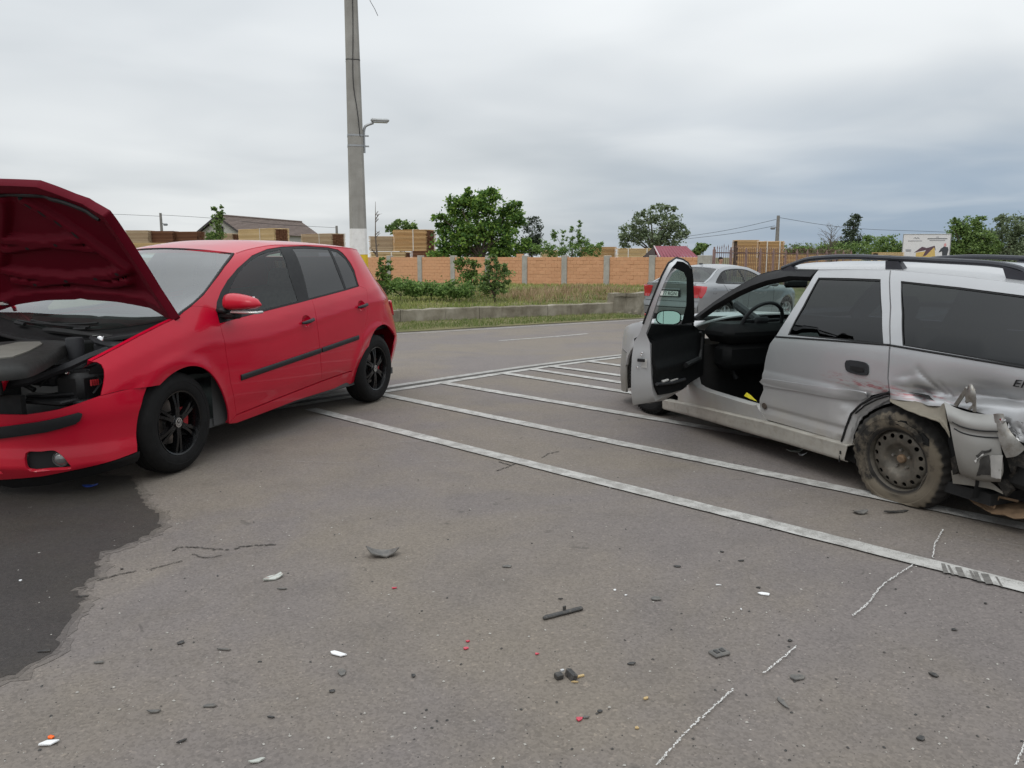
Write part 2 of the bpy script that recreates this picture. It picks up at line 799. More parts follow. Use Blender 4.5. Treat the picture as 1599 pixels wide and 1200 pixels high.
def asphalt(name, tone, warm=1.0, wet=False, blotch=True):
    t = NT(name)
    v = t.coord(1)
    fine = t.voro(v, 190)
    fc = t.n('ShaderNodeTexVoronoi', feature='F1')
    t.L.new(v, fc.inputs['Vector'])
    fc.inputs['Scale'].default_value = 120
    sp = t.n('ShaderNodeSeparateColor')
    t.L.new(fc.outputs['Color'], sp.inputs[0])
    grain = t.ramp(sp.outputs[0], [(0, (.80,) * 3), (.5, (.98,) * 3), (.96, (1.08,) * 3), (1, (1.3, 1.28, 1.25))])
    n1 = t.noise(v, .55, 6, .6, .4)
    n2 = t.noise(v, 2.7, 6, .65)
    a = [tone * 1.08, tone * .95, tone * .895]
    b = [tone * 1.20, tone * 1.03, tone * .885 * warm]
    c = t.mix(t.mrange(n1, .38, .62), a, b)
    c = t.mix(1.0, c, t.ramp(n2, [(.25, (.86,) * 3), (.5, (1, 1, 1)), (.8, (1.1,) * 3)]), 'MULTIPLY')
    c = t.mix(1.0, c, grain, 'MULTIPLY')
    if blotch:
        # oil drips and old spots
        sv = t.noise(v, 7.5, 3, .55, .6)
        c = t.mix(t.mrange(sv, .665, .74, 0, .45), c, (.055, .05, .046))
        s2 = t.noise(v, 24, 3, .6)
        c = t.mix(t.mrange(s2, .67, .76, 0, .5), c, (.06, .055, .05))
        s3 = t.noise(v, 33, 2, .5)
        c = t.mix(t.mrange(s3, .73, .79, 0, .6), c, (.42, .40, .37))
    rg = t.mrange(n2, .3, .7, .80, .95, False)
    if wet:
        rg = t.mrange(t.noise(v, 3, 4, .6), .35, .65, .62, .85, False)
    t.p(base=c, rough=rg, spec=.22)
    h = t.math('ADD', t.math('MULTIPLY', fine, .8), t.math('MULTIPLY', t.noise(v, 60, 4, .6), .5))
    t.bump(h, .4, .003)
    return t.m


M_LOT = asphalt('lot asphalt', .146, .97)
M_ROAD = asphalt('road asphalt', .162, .97, blotch=False)
M_WET = asphalt('wet asphalt', .040, .95, wet=True)


def sheet(name, quad_rows, mat, kind='structure'):
    """Rows of world XY points become a sheet that follows the ground height (third value is the lift)."""
    V, F = [], []
    n = len(quad_rows[0])
    for row in quad_rows:
        for x, y, dz in row:
            V.append((x, y, float(H(x, y)) + dz))
    for i in range(len(quad_rows) - 1):
        for j in range(n - 1):
            F.append((i * n + j, i * n + j + 1, (i + 1) * n + j + 1, (i + 1) * n + j))
    return obj(name, V, F, mat, None, True, kind=kind)


def strip(name, A, B, wa, wb, dz, mat, n=24, kind='structure', jit=0.0):
    """Straight ribbon on the ground from A to B, from offset wa to wb across."""
    A, B = np.array(A[:2], float), np.array(B[:2], float)
    d = (B - A) / np.linalg.norm(B - A)
    nrm = np.array([-d[1], d[0]])
    V, F = [], []
    for i in range(n + 1):
        c = A + (B - A) * i / n
        for w in (wa, wb):
            p = c + nrm * (w + rnd.uniform(-jit, jit))
            V.append((p[0], p[1], float(H(p[0], p[1])) + dz))
        if i:
            k = 2 * i
            F.append((k - 2, k, k + 1, k - 1))
    return obj(name, V, F, mat, None, False, kind=kind)


# near edge of the road (the lot ends at a double white line with a dark joint between)
eA, eB = gp(619, 606.5)[:2], gp(960, 558)[:2]
ed = (eB - eA) / np.linalg.norm(eB - eA)
en = np.array([-ed[1], ed[0]])                    # towards the road
fA, fB = gp(625, 519)[:2], gp(1000, 497.5)[:2]    # far edge of the road
fd = (fB - fA) / np.linalg.norm(fB - fA)
fn_ = np.array([-fd[1], fd[0]])

S = np.concatenate([np.linspace(-60, -6, 10), np.linspace(-5, 40, 60), np.linspace(43, 200, 12)])
rows = []
for wq in np.concatenate([np.linspace(-40, -14, 5), np.linspace(-12, 0, 22)]):
    rows.append([(*(eA + ed * s + en * wq), 0.0) for s in S])
sheet('parking_lot', rows, M_LOT)
rows = []
for k in np.linspace(0, 1, 24):
    row = []
    for s in S:
        a = eA + ed * s
        b = fA + fd * s * 1.0
        p = a + (b - a) * k
        row.append((*p, 0.0))
    rows.append(row)
sheet('road', rows, M_ROAD)

# far ground: one sheet to the horizon
M_EARTH = NT('earth')
v_ = M_EARTH.coord(1)
c_ = M_EARTH.ramp(M_EARTH.noise(v_, .8, 6, .65), [(.3, (.085, .09, .04)), (.55, (.15, .135, .075)), (.75, (.20, .175, .11))])
M_EARTH.p(base=c_, rough=.95, spec=.1)
M_EARTH.bump(M_EARTH.noise(v_, 25, 5, .7), .6, .03)
M_EARTH = M_EARTH.m
rows = []
for y in [-300, -60, -20, -5, 2, 6, 9, 11, 13, 15, 17, 20, 25, 40, 80, 200, 700, 3000]:
    rows.append([(x, y, -.10) for x in [-3000, -600, -150, -50, -20, -10, -5, 0, 5, 10, 20, 50, 150, 600, 3000]])
sheet('ground', rows, M_EARTH)


def paint(name, base=.62, wear=.5):
    t = NT(name)
    v = t.coord(1)
    n = t.noise(v, 9, 6, .7)
    g = t.voro(v, 150)
    w = t.math('ADD', t.math('MULTIPLY', n, 1.0), t.math('MULTIPLY', g, .22))
    c = t.mix(t.mrange(w, .50, .74, 0, .8), (base, base * .975, base * .925), (.20, .19, .175))
    c = t.mix(t.mrange(t.noise(v, 1.3, 4, .6), .35, .75, 0, wear), c, (.27, .255, .235))
    t.p(base=c, rough=.75, spec=.3)
    t.bump(g, .4, .003)
    return t.m


M_PAINT = paint('road paint', .44, .5)
M_PAINT2 = paint('worn road paint', .36, .6)
M_JOINT = simple('joint dirt', (.055, .05, .044), .95, var=.4, scale=30)
M_CONC = NT('weathered concrete')
v_ = M_CONC.coord(1)
c_ = M_CONC.ramp(M_CONC.noise(v_, 1.8, 7, .65, .3), [(.28, (.12, .103, .077)), (.5, (.23, .205, .16)), (.72, (.35, .32, .265))])
dk = M_CONC.noise(M_CONC.coord((3.5, 3.5, .5)), 1, 6, .7)
c_ = M_CONC.mix(M_CONC.mrange(dk, .52, .72, 0, .7), c_, (.10, .085, .06))
M_CONC.p(base=c_, rough=.92, spec=.2)
M_CONC.bump(M_CONC.noise(v_, 18, 6, .7), .5, .02)
M_CONC = M_CONC.m
M_WPOST = simple('wall post concrete', (.36, .345, .31), .92, var=.15, scale=4, dirt=.3)
M_POSTC = NT('post concrete')
v_ = M_POSTC.coord(1)
c_ = M_POSTC.ramp(M_POSTC.noise(v_, 2.5, 6, .6), [(.3, (.24, .23, .21)), (.7, (.34, .33, .305))])
c_ = M_POSTC.mix(M_POSTC.mrange(M_POSTC.noise(M_POSTC.coord((9, 9, .6)), 1, 5, .7), .5, .75, 0, .5), c_, (.2, .19, .17))
M_POSTC.p(base=c_, rough=.9, spec=.2)
M_POSTC.bump(M_POSTC.noise(v_, 40, 5, .6), .3, .01)
M_POSTC = M_POSTC.m

X0 = eA - ed * 9
X1 = eA + ed * 60
strip('edge_line', X0, X1, .075, .185, .004, M_PAINT2, 80, jit=.004)
strip('edge_joint', X0, X1, -.035, .075, .003, M_JOINT, 80)
strip('edge_line', X0, X1, -.145, -.035, .005, M_PAINT, 80, jit=.004)
# the hatched stripes of the lot
sl = []
for (a, b) in [((480, 638.7), (1599, 919.5)), ((612, 620), (1599, 824)), ((702, 600.5), (1080, 665)), ((795, 585), (986, 614.5)),
               ((838, 578.6), (967.5, 598)), ((876, 574.9), (967.5, 587.2)), ((926, 566), (964, 571.3))]:
    A, B = gp(*a)[:2], gp(*b)[:2]
    d = (B - A) / np.linalg.norm(B - A)
    # start at the inner edge line
    t0 = np.dot(eA - en * -.0 - A, en) / np.dot(d, en)
    A = A + d * (t0 + .10 / abs(np.dot(d, en)))
    if a[0] == 480:
        A = A + d * .25
    strip('stripe', A, A + d * (7.2 if a[0] < 700 else 5.6), -.058, .058, .008, M_PAINT, 90, jit=.003)
# far lane lines
strip('edge_line', fA - fd * 30 - fn_ * .42, fA + fd * 80 - fn_ * .42, -.05, .05, .004, M_PAINT2, 80)
a_, b_ = gp(780, 532.5)[:2], gp(917, 521.5)[:2]
strip('lane_line', a_, b_, -.055, .055, .004, M_PAINT, 10)
dd = (b_ - a_) / np.linalg.norm(b_ - a_)
strip('lane_line', a_ - dd * 9.0, a_ - dd * 4.5, -.055, .055, .004, M_PAINT, 10)
strip('lane_line', b_ + dd * 4.5, b_ + dd * 9, -.055, .055, .004, M_PAINT, 10)

M_MARK = simple('tyre mark', (.13, .122, .112), .9, var=.3, scale=40)
for x, y, w_ in ((1474, 890.5, .022), (1484, 893, .010), (1499, 896.5, .026), (1518, 901.5, .012), (1526, 903.5, .020), (1541, 907, .030), (1560, 912, .009)):
    P = gp(x, y)
    poly = [(P[0] + dx * .6 + dy * .35, P[1] + dy, .0095) for dx, dy in ((-w_, -.055 + rnd.uniform(0, .01)), (w_ * rnd.uniform(.3, 1), -.055), (w_, .05), (-w_ * rnd.uniform(.2, .8), .055))]
    obj('tyre_mark', poly, [(0, 1, 2, 3)], M_MARK, None, kind='structure')

# wet patch under the red car's nose
wet = [(205, 745), (214.7, 763), (226, 790), (253, 807), (246, 826), (214.7, 845), (180, 859), (155, 863), (151, 893), (134, 912),
       (117, 922), (128, 937), (111, 966), (94, 989), (90, 1016), (57, 1033), (23, 1052), (0, 1060), (-120, 1085),
       (-260, 1000), (-300, 880), (-180, 770), (60, 738)]
W2 = [gp(*p)[:2] for p in wet]
W2 = resample(W2, .03)
out_ = []
for i, p in enumerate(W2):
    q = p + np.array([math.sin(i * 1.7) + rnd.gauss(0, 1), math.cos(i * 2.3) + rnd.gauss(0, 1)]) * .006
    out_.append(q)
M_DAMP = asphalt('damp asphalt', .095, .95)
for k_, (off, mt, dz_) in enumerate(((-.045, asphalt('drying asphalt', .118, .96), .0015), (-.020, M_DAMP, .0022))):
    dp = [p + np.array([rnd.gauss(0, .009), rnd.gauss(0, .009)]) for p in inset(out_, off)]
    vs, T, _ = triangulate(dp, [], .12)
    obj('damp_edge', [(p[0], p[1], dz_) for p in vs], [tuple(t) if area2(vs[t]) > 0 else tuple(t[::-1]) for t in T], mt, None, kind='structure')
vs, T, _ = triangulate(out_, [], .12)
obj('wet_patch', [(p[0], p[1], .003) for p in vs], [tuple(t) if area2(vs[t]) > 0 else tuple(t[::-1]) for t in T], M_WET,
    label='dark wet stain spreading on the asphalt from under the red car', cat='stain')


def ribbon(name, pts, w, dz, mat, seg=.02, jit=.5, gaps=0.0, n=8, flecks=1, **k):
    """Broken line of small irregular flecks along a path on the ground."""
    P = spl([gp(*p)[:2] for p in pts], n)
    L_ = [0]
    for a, b in zip(P[:-1], P[1:]):
        L_.append(L_[-1] + np.linalg.norm(b - a))
    tot = L_[-1]
    m = max(2, int(tot / seg))
    xs = np.interp(np.linspace(0, tot, m + 1), L_, [p[0] for p in P])
    ys = np.interp(np.linspace(0, tot, m + 1), L_, [p[1] for p in P])
    V, F = [], []
    drift = 0.0
    for i in range(m):
        drift = drift * .8 + rnd.gauss(0, w * .12)
        a, b = np.array([xs[i], ys[i]]), np.array([xs[i + 1], ys[i + 1]])
        d = (b - a) / (np.linalg.norm(b - a) + 1e-9)
        nn = np.array([-d[1], d[0]])
        for _ in range(flecks):
            if rnd.random() < gaps:
                continue
            c = (a + b) / 2 + nn * (drift + (rnd.uniform(-.5, .5) * w if flecks > 1 else 0))
            hw = w * (rnd.uniform(.12, .35) if flecks > 1 else rnd.uniform(.5 - jit * .3, .5 + jit * .3))
            hl = seg * (rnd.uniform(.4, .9) if flecks > 1 else .62)
            kk = len(V)
            for sx, sy in ((-1, -1), (1, -1), (1, 1), (-1, 1)):
                p = c + d * sx * hl * rnd.uniform(.7, 1.3) + nn * sy * hw * rnd.uniform(.6, 1.4)
                V.append((p[0], p[1], float(H(p[0], p[1])) + dz + rnd.uniform(0, .0008)))
            F.append((kk, kk + 1, kk + 2, kk + 3))
    return obj(name, V, F, mat, None, False, **k)


M_CHALK = simple('chalk', (.52, .51, .49), .95, var=.2, scale=60)
M_CHALKF = simple('faint chalk', (.25, .24, .225), .95, var=.25, scale=60)
M_CRACK = simple('crack shade', (.045, .04, .035), .95, var=.3, scale=40)
for pts, w, lab, m in [
    ([(1473, 830), (1460, 852), (1456, 874)], .018, 'short crooked chalk line just above the white stripe near the wrecked wheel', M_CHALK),
    ([(1425, 885), (1380, 915), (1355, 945), (1331, 965)], .018, 'curved chalk line starting at the white stripe and running towards the camera', M_CHALK),
    ([(1245, 1013), (1192, 1055)], .016, 'short straight chalk dash between the two longer chalk lines', M_CHALK),
    ([(1145, 1080), (1090, 1130), (1024, 1199)], .017, 'long straight chalk line running out of the bottom of the picture', M_CHALK),
    ([(1603, 1160), (1585, 1200)], .014, 'chalk line cut off at the bottom right corner of the picture', M_CHALK),
    ([(1505, 838), (1599, 857)], .012, 'thin chalk line on the asphalt beside the broken silver bumper', M_CHALKF),
    ([(430, 722), (545, 725)], .014, 'faint chalk line beside the front wheel of the red car', M_CHALKF),
    ([(625, 692), (670, 690)], .016, 'faint short chalk dash on the lot side of the first stripe', M_CHALKF),
    ([(652, 724), (735, 720)], .014, 'faint chalk dash below the first white stripe in mid lot', M_CHALKF),
    ([(765, 688), (812, 686)], .014, 'faint chalk dash between the two nearest white stripes', M_CHALKF),
    ([(865, 676), (950, 690)], .012, 'long faint chalk trace between the second and third stripes', M_CHALKF),
]:
    ribbon('chalk_line', pts, w * .36, .0095, m, .005, .75, .5 if m is M_CHALK else .68, flecks=3, label=lab, cat='chalk mark',
           group='chalk marks on the asphalt')
for pts, w in [([(268, 861), (287, 855), (330, 858), (360, 859), (383, 854), (431, 851)], .016),
               ([(151, 907), (170, 903), (188, 897), (213, 893)], .012), ([(233, 891), (245, 887), (284, 877)], .010),
               ([(300, 866), (322, 872), (345, 868)], .012), ([(775, 736), (795, 729), (815, 720)], .016), ([(779, 722), (800, 728)], .016),
               ([(845, 716), (858, 709), (872, 706)], .016), ([(1040, 656), (1062, 650), (1078, 645)], .012)]:
    ribbon('crack', pts, w * .75, .0035, M_CRACK, .012, .95, .3, flecks=2, kind='structure')
# ================================================================== MATERIALS SHARED BY VEHICLES
def car_paint(name, base, metal=0.0, rough=.35, coat=1.0, dustz=.45, dust=.25, dustc=(.30, .26, .20), extra=None, flake=False, cior=1.5, spec=.5):
    t = NT(name)
    v = t.coord(1)
    sx = t.n('ShaderNodeSeparateXYZ')
    t.L.new(v, sx.inputs[0])
    n = t.noise(v, 3.5, 6, .65)
    c = t.mix(t.mrange(t.noise(v, 1.7, 4, .6), .3, .7), [x * .95 for x in base], [min(1, x * 1.05) for x in base])
    lo = t.mrange(sx.outputs[2], dustz, .1, 0, 1)
    k = t.math('MULTIPLY', t.math('ADD', lo, .10), t.mrange(n, .25, .75, .35, 1.2), True)
    k = t.math('MULTIPLY', k, dust, True)
    c = t.mix(k, c, dustc)
    if extra:
        c = extra(t, v, sx, c)
    rr = t.math('ADD', t.math('MULTIPLY', k, .5), rough, True)
    t.p(base=c, rough=rr, metal=t.math('MULTIPLY', t.math('SUBTRACT', 1.0, k, True), metal))
    t.p(coat=t.math('SUBTRACT', coat, t.math('MULTIPLY', k, 1.2), True), coatr=.045)
    t.p(coatior=cior, spec=spec)
    if flake:
        t.bump(t.voro(v, 900), .03, .001)
    else:
        t.bump(t.noise(v, 5.5, 2, .4), .02, .01)
    return t.m


M_RED = car_paint('red paint', (.46, .0006, .021), 0, .34, .8, dust=.05, dustz=.5, cior=1.32, spec=.2)
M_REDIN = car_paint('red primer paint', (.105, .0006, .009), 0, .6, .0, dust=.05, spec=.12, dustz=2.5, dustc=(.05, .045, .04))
M_BLACKP = simple('black plastic', (.0095, .0095, .010), .55, spec=.3, var=.2, scale=12, bump=.06, bscale=300)
M_GREYP = simple('dark grey plastic', (.022, .0225, .025), .6, spec=.3, var=.15, scale=12, bump=.08, bscale=300)
M_TRIM = simple('moulding plastic', (.014, .0145, .016), .5, spec=.35, var=.15, scale=10, bump=.05, bscale=250)
M_DARK = simple('underbody', (.010, .010, .010), .85, var=.4, scale=8)
M_CLOTH = simple('seat cloth', (.10, .102, .105), .95, var=.25, scale=25, bump=.2, bscale=400)
M_TYRE = simple('tyre rubber', (.0085, .0082, .0082), .85, spec=.22, var=.25, scale=14, bump=.12, bscale=150)
M_RIMB = simple('black alloy', (.004, .004, .0045), .25, coat=.15, spec=.35, var=.2, scale=9)
M_DISC = simple('brake steel', (.25, .22, .2), .4, metal=.9, var=.3, scale=20)
M_CHROME = simple('bright metal', (.72, .72, .72), .12, metal=1.0, var=.05)
M_REDLENS = simple('red lens', (.42, .012, .02), .12, coat=1.0, var=.1)
M_CLEARL = simple('clear lens', (.55, .56, .54), .12, metal=.45, coat=1.0, var=.15)
G_CLEAR = glass('clear glass', (.68, .74, .715), 1.0)
G_GREEN = glass('green tinted glass', (.62, .76, .71), .62)
G_SCREEN = glass('windscreen glass', (.45, .52, .50), 1.6, .0, .07, (.35, .38, .37))
G_TINT = glass('privacy glass', (.06, .062, .07), 1.0)
M_CALIPER = simple('red caliper', (.32, .015, .02), .5, var=.2)


def arch_bump(x, z, hubs, r0=.375, w=.06, amp=.014):
    y = 0
    for hx, hz in hubs:
        r = np.sqrt((x - hx) ** 2 + (z - hz) ** 2)
        y = y + amp * np.exp(-((r - r0) / w) ** 2)
    return y


def wheel_base(parent, loc, steer=0.0, camber=0.0, name='wheel', flip=False):
    e = bpy.data.objects.new(name, None)
    e.empty_display_size = .1
    COL.objects.link(e)
    e.parent = parent
    e.location = loc
    e.rotation_euler = (camber, 0, steer + (math.pi if flip else 0))
    return e


TYRE_PROF = [(.195, -.080), (.212, -.094), (.250, -.1015), (.285, -.0985), (.306, -.086), (.3165, -.068), (.3205, -.04), (.3215, -.0385), (.316, -.037), (.316, -.031), (.3215, -.0295),
             (.322, -.003), (.317, -.002), (.317, .002), (.322, .003),
             (.3215, .0295), (.316, .031), (.316, .037), (.3215, .0385), (.3205, .04), (.3165, .068), (.306, .086),
             (.285, .0985), (.262, .1025), (.259, .1005), (.250, .1015), (.224, .0985), (.212, .094), (.195, .080)]


def emblem(parent, y, r, mat):
    """Round badge with a V above a W inside a ring, facing +Y."""
    b = MB()
    b.lathe([(r, y - .004), (r, y + .003), (r * .86, y + .003), (r * .86, y - .001)], 28)

    def stroke(p, q, w):
        (x1, z1), (x2, z2) = p, q
        d = math.hypot(x2 - x1, z2 - z1)
        nx, nz = -(z2 - z1) / d * w / 2, (x2 - x1) / d * w / 2
        b.prism([(x1 - nx, z1 - nz), (x2 - nx, z2 - nz), (x2 + nx, z2 + nz), (x1 + nx, z1 + nz)], y, y + .002)
    w = r * .16
    for s in (-1, 1):
        stroke((s * r * .36, r * .78), (0, r * .08), w)
        stroke((s * r * .72, r * .45), (s * r * .30, -r * .72), w)
        stroke((s * r * .30, -r * .72), (0, -r * .08), w)
    return b.build('badge', mat, parent)


def alloy_wheel(parent, loc, steer=0.0, flip=False, spokes=6, detail=True, rim_m=None, scale=1.0):
    rim_m = rim_m or M_RIMB
    e = wheel_base(parent, loc, steer, 0, 'wheel', flip)
    MB().lathe([(r * scale, y) for r, y in TYRE_PROF], 64).build('tyre', M_TYRE, e, True)
    b = MB()
    k = scale
    b.lathe([(.198 * k, .078), (.209 * k, .088), (.206 * k, .094), (.196 * k, .090), (.190 * k, .070), (.182 * k, .02), (.178 * k, -.07), (.20 * k, -.085)], 56)
    if detail:
        for i in range(spokes):
            a = 2 * math.pi * (i + .5) / spokes
            M = Matrix.Rotation(-a, 4, 'Y')
            # twin-ribbed spoke, narrow at the hub, forked at the rim
            for s in (-1, 1):
                V, F = [], []
                st = [(.045, .012, .024, .075), (.085, .014, .023, .079), (.125, .018, .023, .076), (.165, .026, .025, .070), (.194, .032, .028, .068)]
                for (r_, c_, w_, y_) in st:
                    zc = s * c_ * .72
                    V += [(r_ * k, y_ - .030, zc - w_ * .62), (r_ * k, y_, zc - w_ * .40), (r_ * k, y_, zc + w_ * .40), (r_ * k, y_ - .030, zc + w_ * .62)]
                for j in range(len(st) - 1):
                    for q in range(4):
                        q2 = (q + 1) % 4
                        F.append((j * 4 + q, j * 4 + q2, j * 4 + 4 + q2, j * 4 + 4 + q))
                b.add(V, F, M)
        b.lathe([(.0, .072), (.034, .072), (.052, .074), (.058, .066), (.06, .03)], 32)
        for i in range(5):
            a = 2 * math.pi * i / 5
            b.lathe([(.0, .081), (.008, .080), (.009, .06)], 8, Matrix.Translation((.046 * math.cos(a), 0, .046 * math.sin(a))))
    rim = b.build('rim', rim_m, e, True)
    if detail:
        MB().lathe([(.14, .01), (.14, -.01), (.07, -.012), (.07, .012), (.14, .01)], 36).build('brake_disc', M_DISC, e, True)
        c = MB()
        for i in range(9):
            a0 = R(150 + i * 7)
            c.box((.125 * math.cos(a0), .012, .125 * math.sin(a0)), (.05, .055, .03), Matrix.Identity(4), .006)
        c.build('brake_caliper', M_CALIPER, e)
        MB().lathe([(0, .079), (.030, .079), (.034, .076), (.034, .06)], 28).build('hub_cap', M_RIMB, e, True)
        emblem(e, .0795, .030, M_CHROME)
    return e


# ================================================================== RED HATCHBACK
gF, gR = gp(285, 738), gp(590, 628)
ax_ = (gF - gR)[:2]
ax_ /= np.linalg.norm(ax_)
GO = Frame(gR[:2] - np.array([-ax_[1], ax_[0]]) * .86, ax_, 0.0)
golf = empty('red_hatchback', (GO.o[0], GO.o[1], 0), GO.rz,
             label='red hatchback with raised bonnet, black wheels and an empty headlight opening', cat='car')

gW = pchip([-.74, -.70, -.66, -.60, -.52, -.42, -.28, 0, .6, 1.3, 2.0, 2.4, 2.7, 2.9, 3.02, 3.12, 3.20, 3.28, 3.34],
           [.62, .70, .745, .790, .825, .850, .866, .874, .878, .880, .880, .884, .878, .860, .836, .800, .755, .690, .60])
gZB = pchip([-.8, 0, .3, 1.0, 1.77, 2.1, 2.25, 2.5, 2.75, 3.0, 3.15], [1.17, 1.125, 1.10, 1.03, .955, .955, .965, .935, .875, .795, .74])
gT = pchip([-1.0, -.85, -.75, -.62, -.45, -.28, -.15, -.07, -.02, 0, .05, .12, .2, .28, .34, .39, .43, .46, .49],
           [-.15, -.085, -.05, -.018, 0, .006, 0, -.014, -.033, -.042, -.064, -.094, -.132, -.175, -.214, -.256, -.302, -.352, -.43])
gHub = [(0, .32), (2.58, .32)]


def sstep(x, a, b):
    t = np.clip((np.asarray(x, float) - a) / (b - a), 0, 1)
    return t * t * (3 - 2 * t)


def g_y(x, z):
    d = z - gZB(x)
    t = np.clip((-.05 - x) / .6, 0, 1)
    y = gW(x) + gT(d) + arch_bump(x, z, gHub, .385, .05, .012) - .30 * np.maximum(0, z - .55) * t * t * (3 - 2 * t)
    y = y - .26 * np.maximum(0, z - .95) * sstep(-x, -.15, .40)
    # fold below the belt and above the sill
    y = y + .004 * np.exp(-((d + .17) / .03) ** 2) - .006 * np.exp(-((z - .33) / .05) ** 2) * np.clip((x - .4) * 4, 0, 1) * np.clip((2.2 - x) * 4, 0, 1)
    return y


def g_side(x, z):
    x, z = np.asarray(x, float), np.asarray(z, float)
    return np.stack([x, g_y(x, z), z], -1)


def gs(*pts, g=(1.0, .7)):
    return GO.trace(g_side, pts, g)


gXr = pchip([.2, .3, .45, .65, .9, 1.0, 1.2, 1.36, 1.44], [-.66, -.70, -.745, -.735, -.715, -.68, -.53, -.405, -.36])
gZE = pchip([-.45, -.2, .2, .7, 1.1, 1.4, 1.6, 1.75, 1.9], [1.375, 1.42, 1.448, 1.462, 1.458, 1.438, 1.412, 1.382, 1.33])

G_screen_edge = gs((279, 495), (288, 486.5), (300, 478), (320, 460), (338, 436), (352, 416), (367, 396), g=(2.2, 1.0))
xt, zt = G_screen_edge[-1]
dz_ = zt - float(gZE(xt))


def g_joint(n=24):
    xs = np.linspace(xt, -.31, n)
    return [np.array([x, float(gZE(x)) + dz_ * max(0, 1 - (xt - x) / .5)]) for x in xs]


g_rear_edge = [np.array([float(gXr(z)) + .12, z]) for z in np.linspace(1.37, .62, 16)]
g_arch_r = spl(gs((566, 593), (568, 588), (569, 574.7), (573.8, 552.5), (578.5, 531.5), (585.5, 516.3), (593.7, 508.7), (601.8, 507), (610, 512.8),
                  (617, 524.5), (621.7, 538.5), (624.3, 554.8), g=(.4, .3)), 4)
g_dlo = gs((561, 447), (557, 434), (553.8, 422.3), (548, 411.5), (540.9, 401.7), (535, 395), (528, 390), (512.4, 386.5), (476, 384), (440, 385.3), (417, 389),
           (393.6, 399), (370.4, 419.7), (355, 438), (344.6, 456), (338.5, 472), (337.5, 484), (343, 505), g=(.3, 1.1))
g_belt = gs((343, 505), (365, 498.8), (414.3, 486), (466, 473), (486.6, 467.6), (538, 454), (561, 447), g=(2.0, .95))
g_doorF = gs((343, 505), (347, 520.5), (353.6, 556.6), (360, 598), (366.5, 629), (369, 648), g=(2.1, .9))
g_seam = gs((486.6, 467.6), (494.4, 499.8), (498, 530.8), (501, 567), (501.5, 595.5), g=(1.1, 1.0))
g_doorR = gs((561, 447), (571.8, 450.7), (574.4, 479), (573.5, 495), (566.7, 528), (561.5, 560), (557, 573), (549, 579.5), g=(.3, 1.1))
g_bot1 = gs((369, 648), (435, 621.5), (501.5, 595.5), g=(2.1, .25))
g_bot2 = gs((501.5, 595.5), (524, 587.5), (549, 579.5), g=(1.0, .25))

# quarter panel, roof rail and pillars
ar_top = [p for p in g_arch_r]
k62 = [p for p in ar_top]
out_side = list(G_screen_edge[2:]) + g_joint()[1:] + g_rear_edge
arch_back = [p for p in ar_top[::-1] if p[0] < -.2 and p[1] < .60]
out_side += [np.array([ar_top[-1][0] - .002, .60])] if False else []
rear_arch_pts = [p for p in ar_top[::-1] if p[1] >= .60 or p[0] > 0]
out_side += rear_arch_pts
out_side += list(g_doorR[::-1][0:1]) + list(g_doorR[::-1][1:-1]) + list(g_dlo) + gs((337, 484), (321, 479.5), g=(2.1, .97))
patch('body_side', g_side, out_side, M_RED, golf, .03, mirror=True, thick=.02)
# doors
cupF, cupR = gs((479, 501.5), (564.5, 477.5), g=(1.2, .85))


def ell(c, ra, rb, n=20):
    return [np.array([c[0] + ra * math.cos(2 * math.pi * i / n), c[1] + rb * math.sin(2 * math.pi * i / n)]) for i in range(n)]


def two(name, **k):
    return k


fd_out = list(g_doorF) + list(g_bot1[1:]) + list(g_seam[::-1][1:]) + list(g_belt[::-1][3:])
rd_out = list(g_bot2) + list(g_doorR[::-1][1:]) + list(g_belt[::-1][1:3]) + list(g_seam[1:])
doors = {}
for nm, outl, cup in (('front_door', fd_out, cupF), ('rear_door', rd_out, cupR)):
    a, b = patch(nm, g_side, outl, M_RED, golf, .03, holes=[ell(cup, .062, .046)], gap=.0025, mirror=True)
    doors[nm] = (a, b)

    def dish(x, z, cup=cup):
        P = g_side(x, z)
        r2 = ((x - cup[0]) / .062) ** 2 + ((z - cup[1]) / .046) ** 2
        P[:, 1] -= .024 * np.clip(1 - r2, 0, 1) + .001
        return P
    vs, T, _ = triangulate(ell(cup, .0625, .0465, 24), [], .012)
    P = dish(vs[:, 0], vs[:, 1])
    for s, par in ((1, a), (-1, b)):
        obj('handle_cup', P * [1, s, 1], [t if s < 0 else t[::-1] for t in T], M_RED, par, True)
        hb = MB()
        yy = float(g_y(cup[0], cup[1]))
        zz = [(.078, -.016, .012), (.05, -.013, .028), (0, -.005, .034), (-.05, .003, .030), (-.076, .007, .012)]
        hb.tube([(cup[0] + dx, s * (yy + dy), cup[1] + dz + .004) for dx, dz, dy in zz], [.010, .014, .015, .014, .010], 8)
        hb.build('door_handle', M_TRIM, par, True)
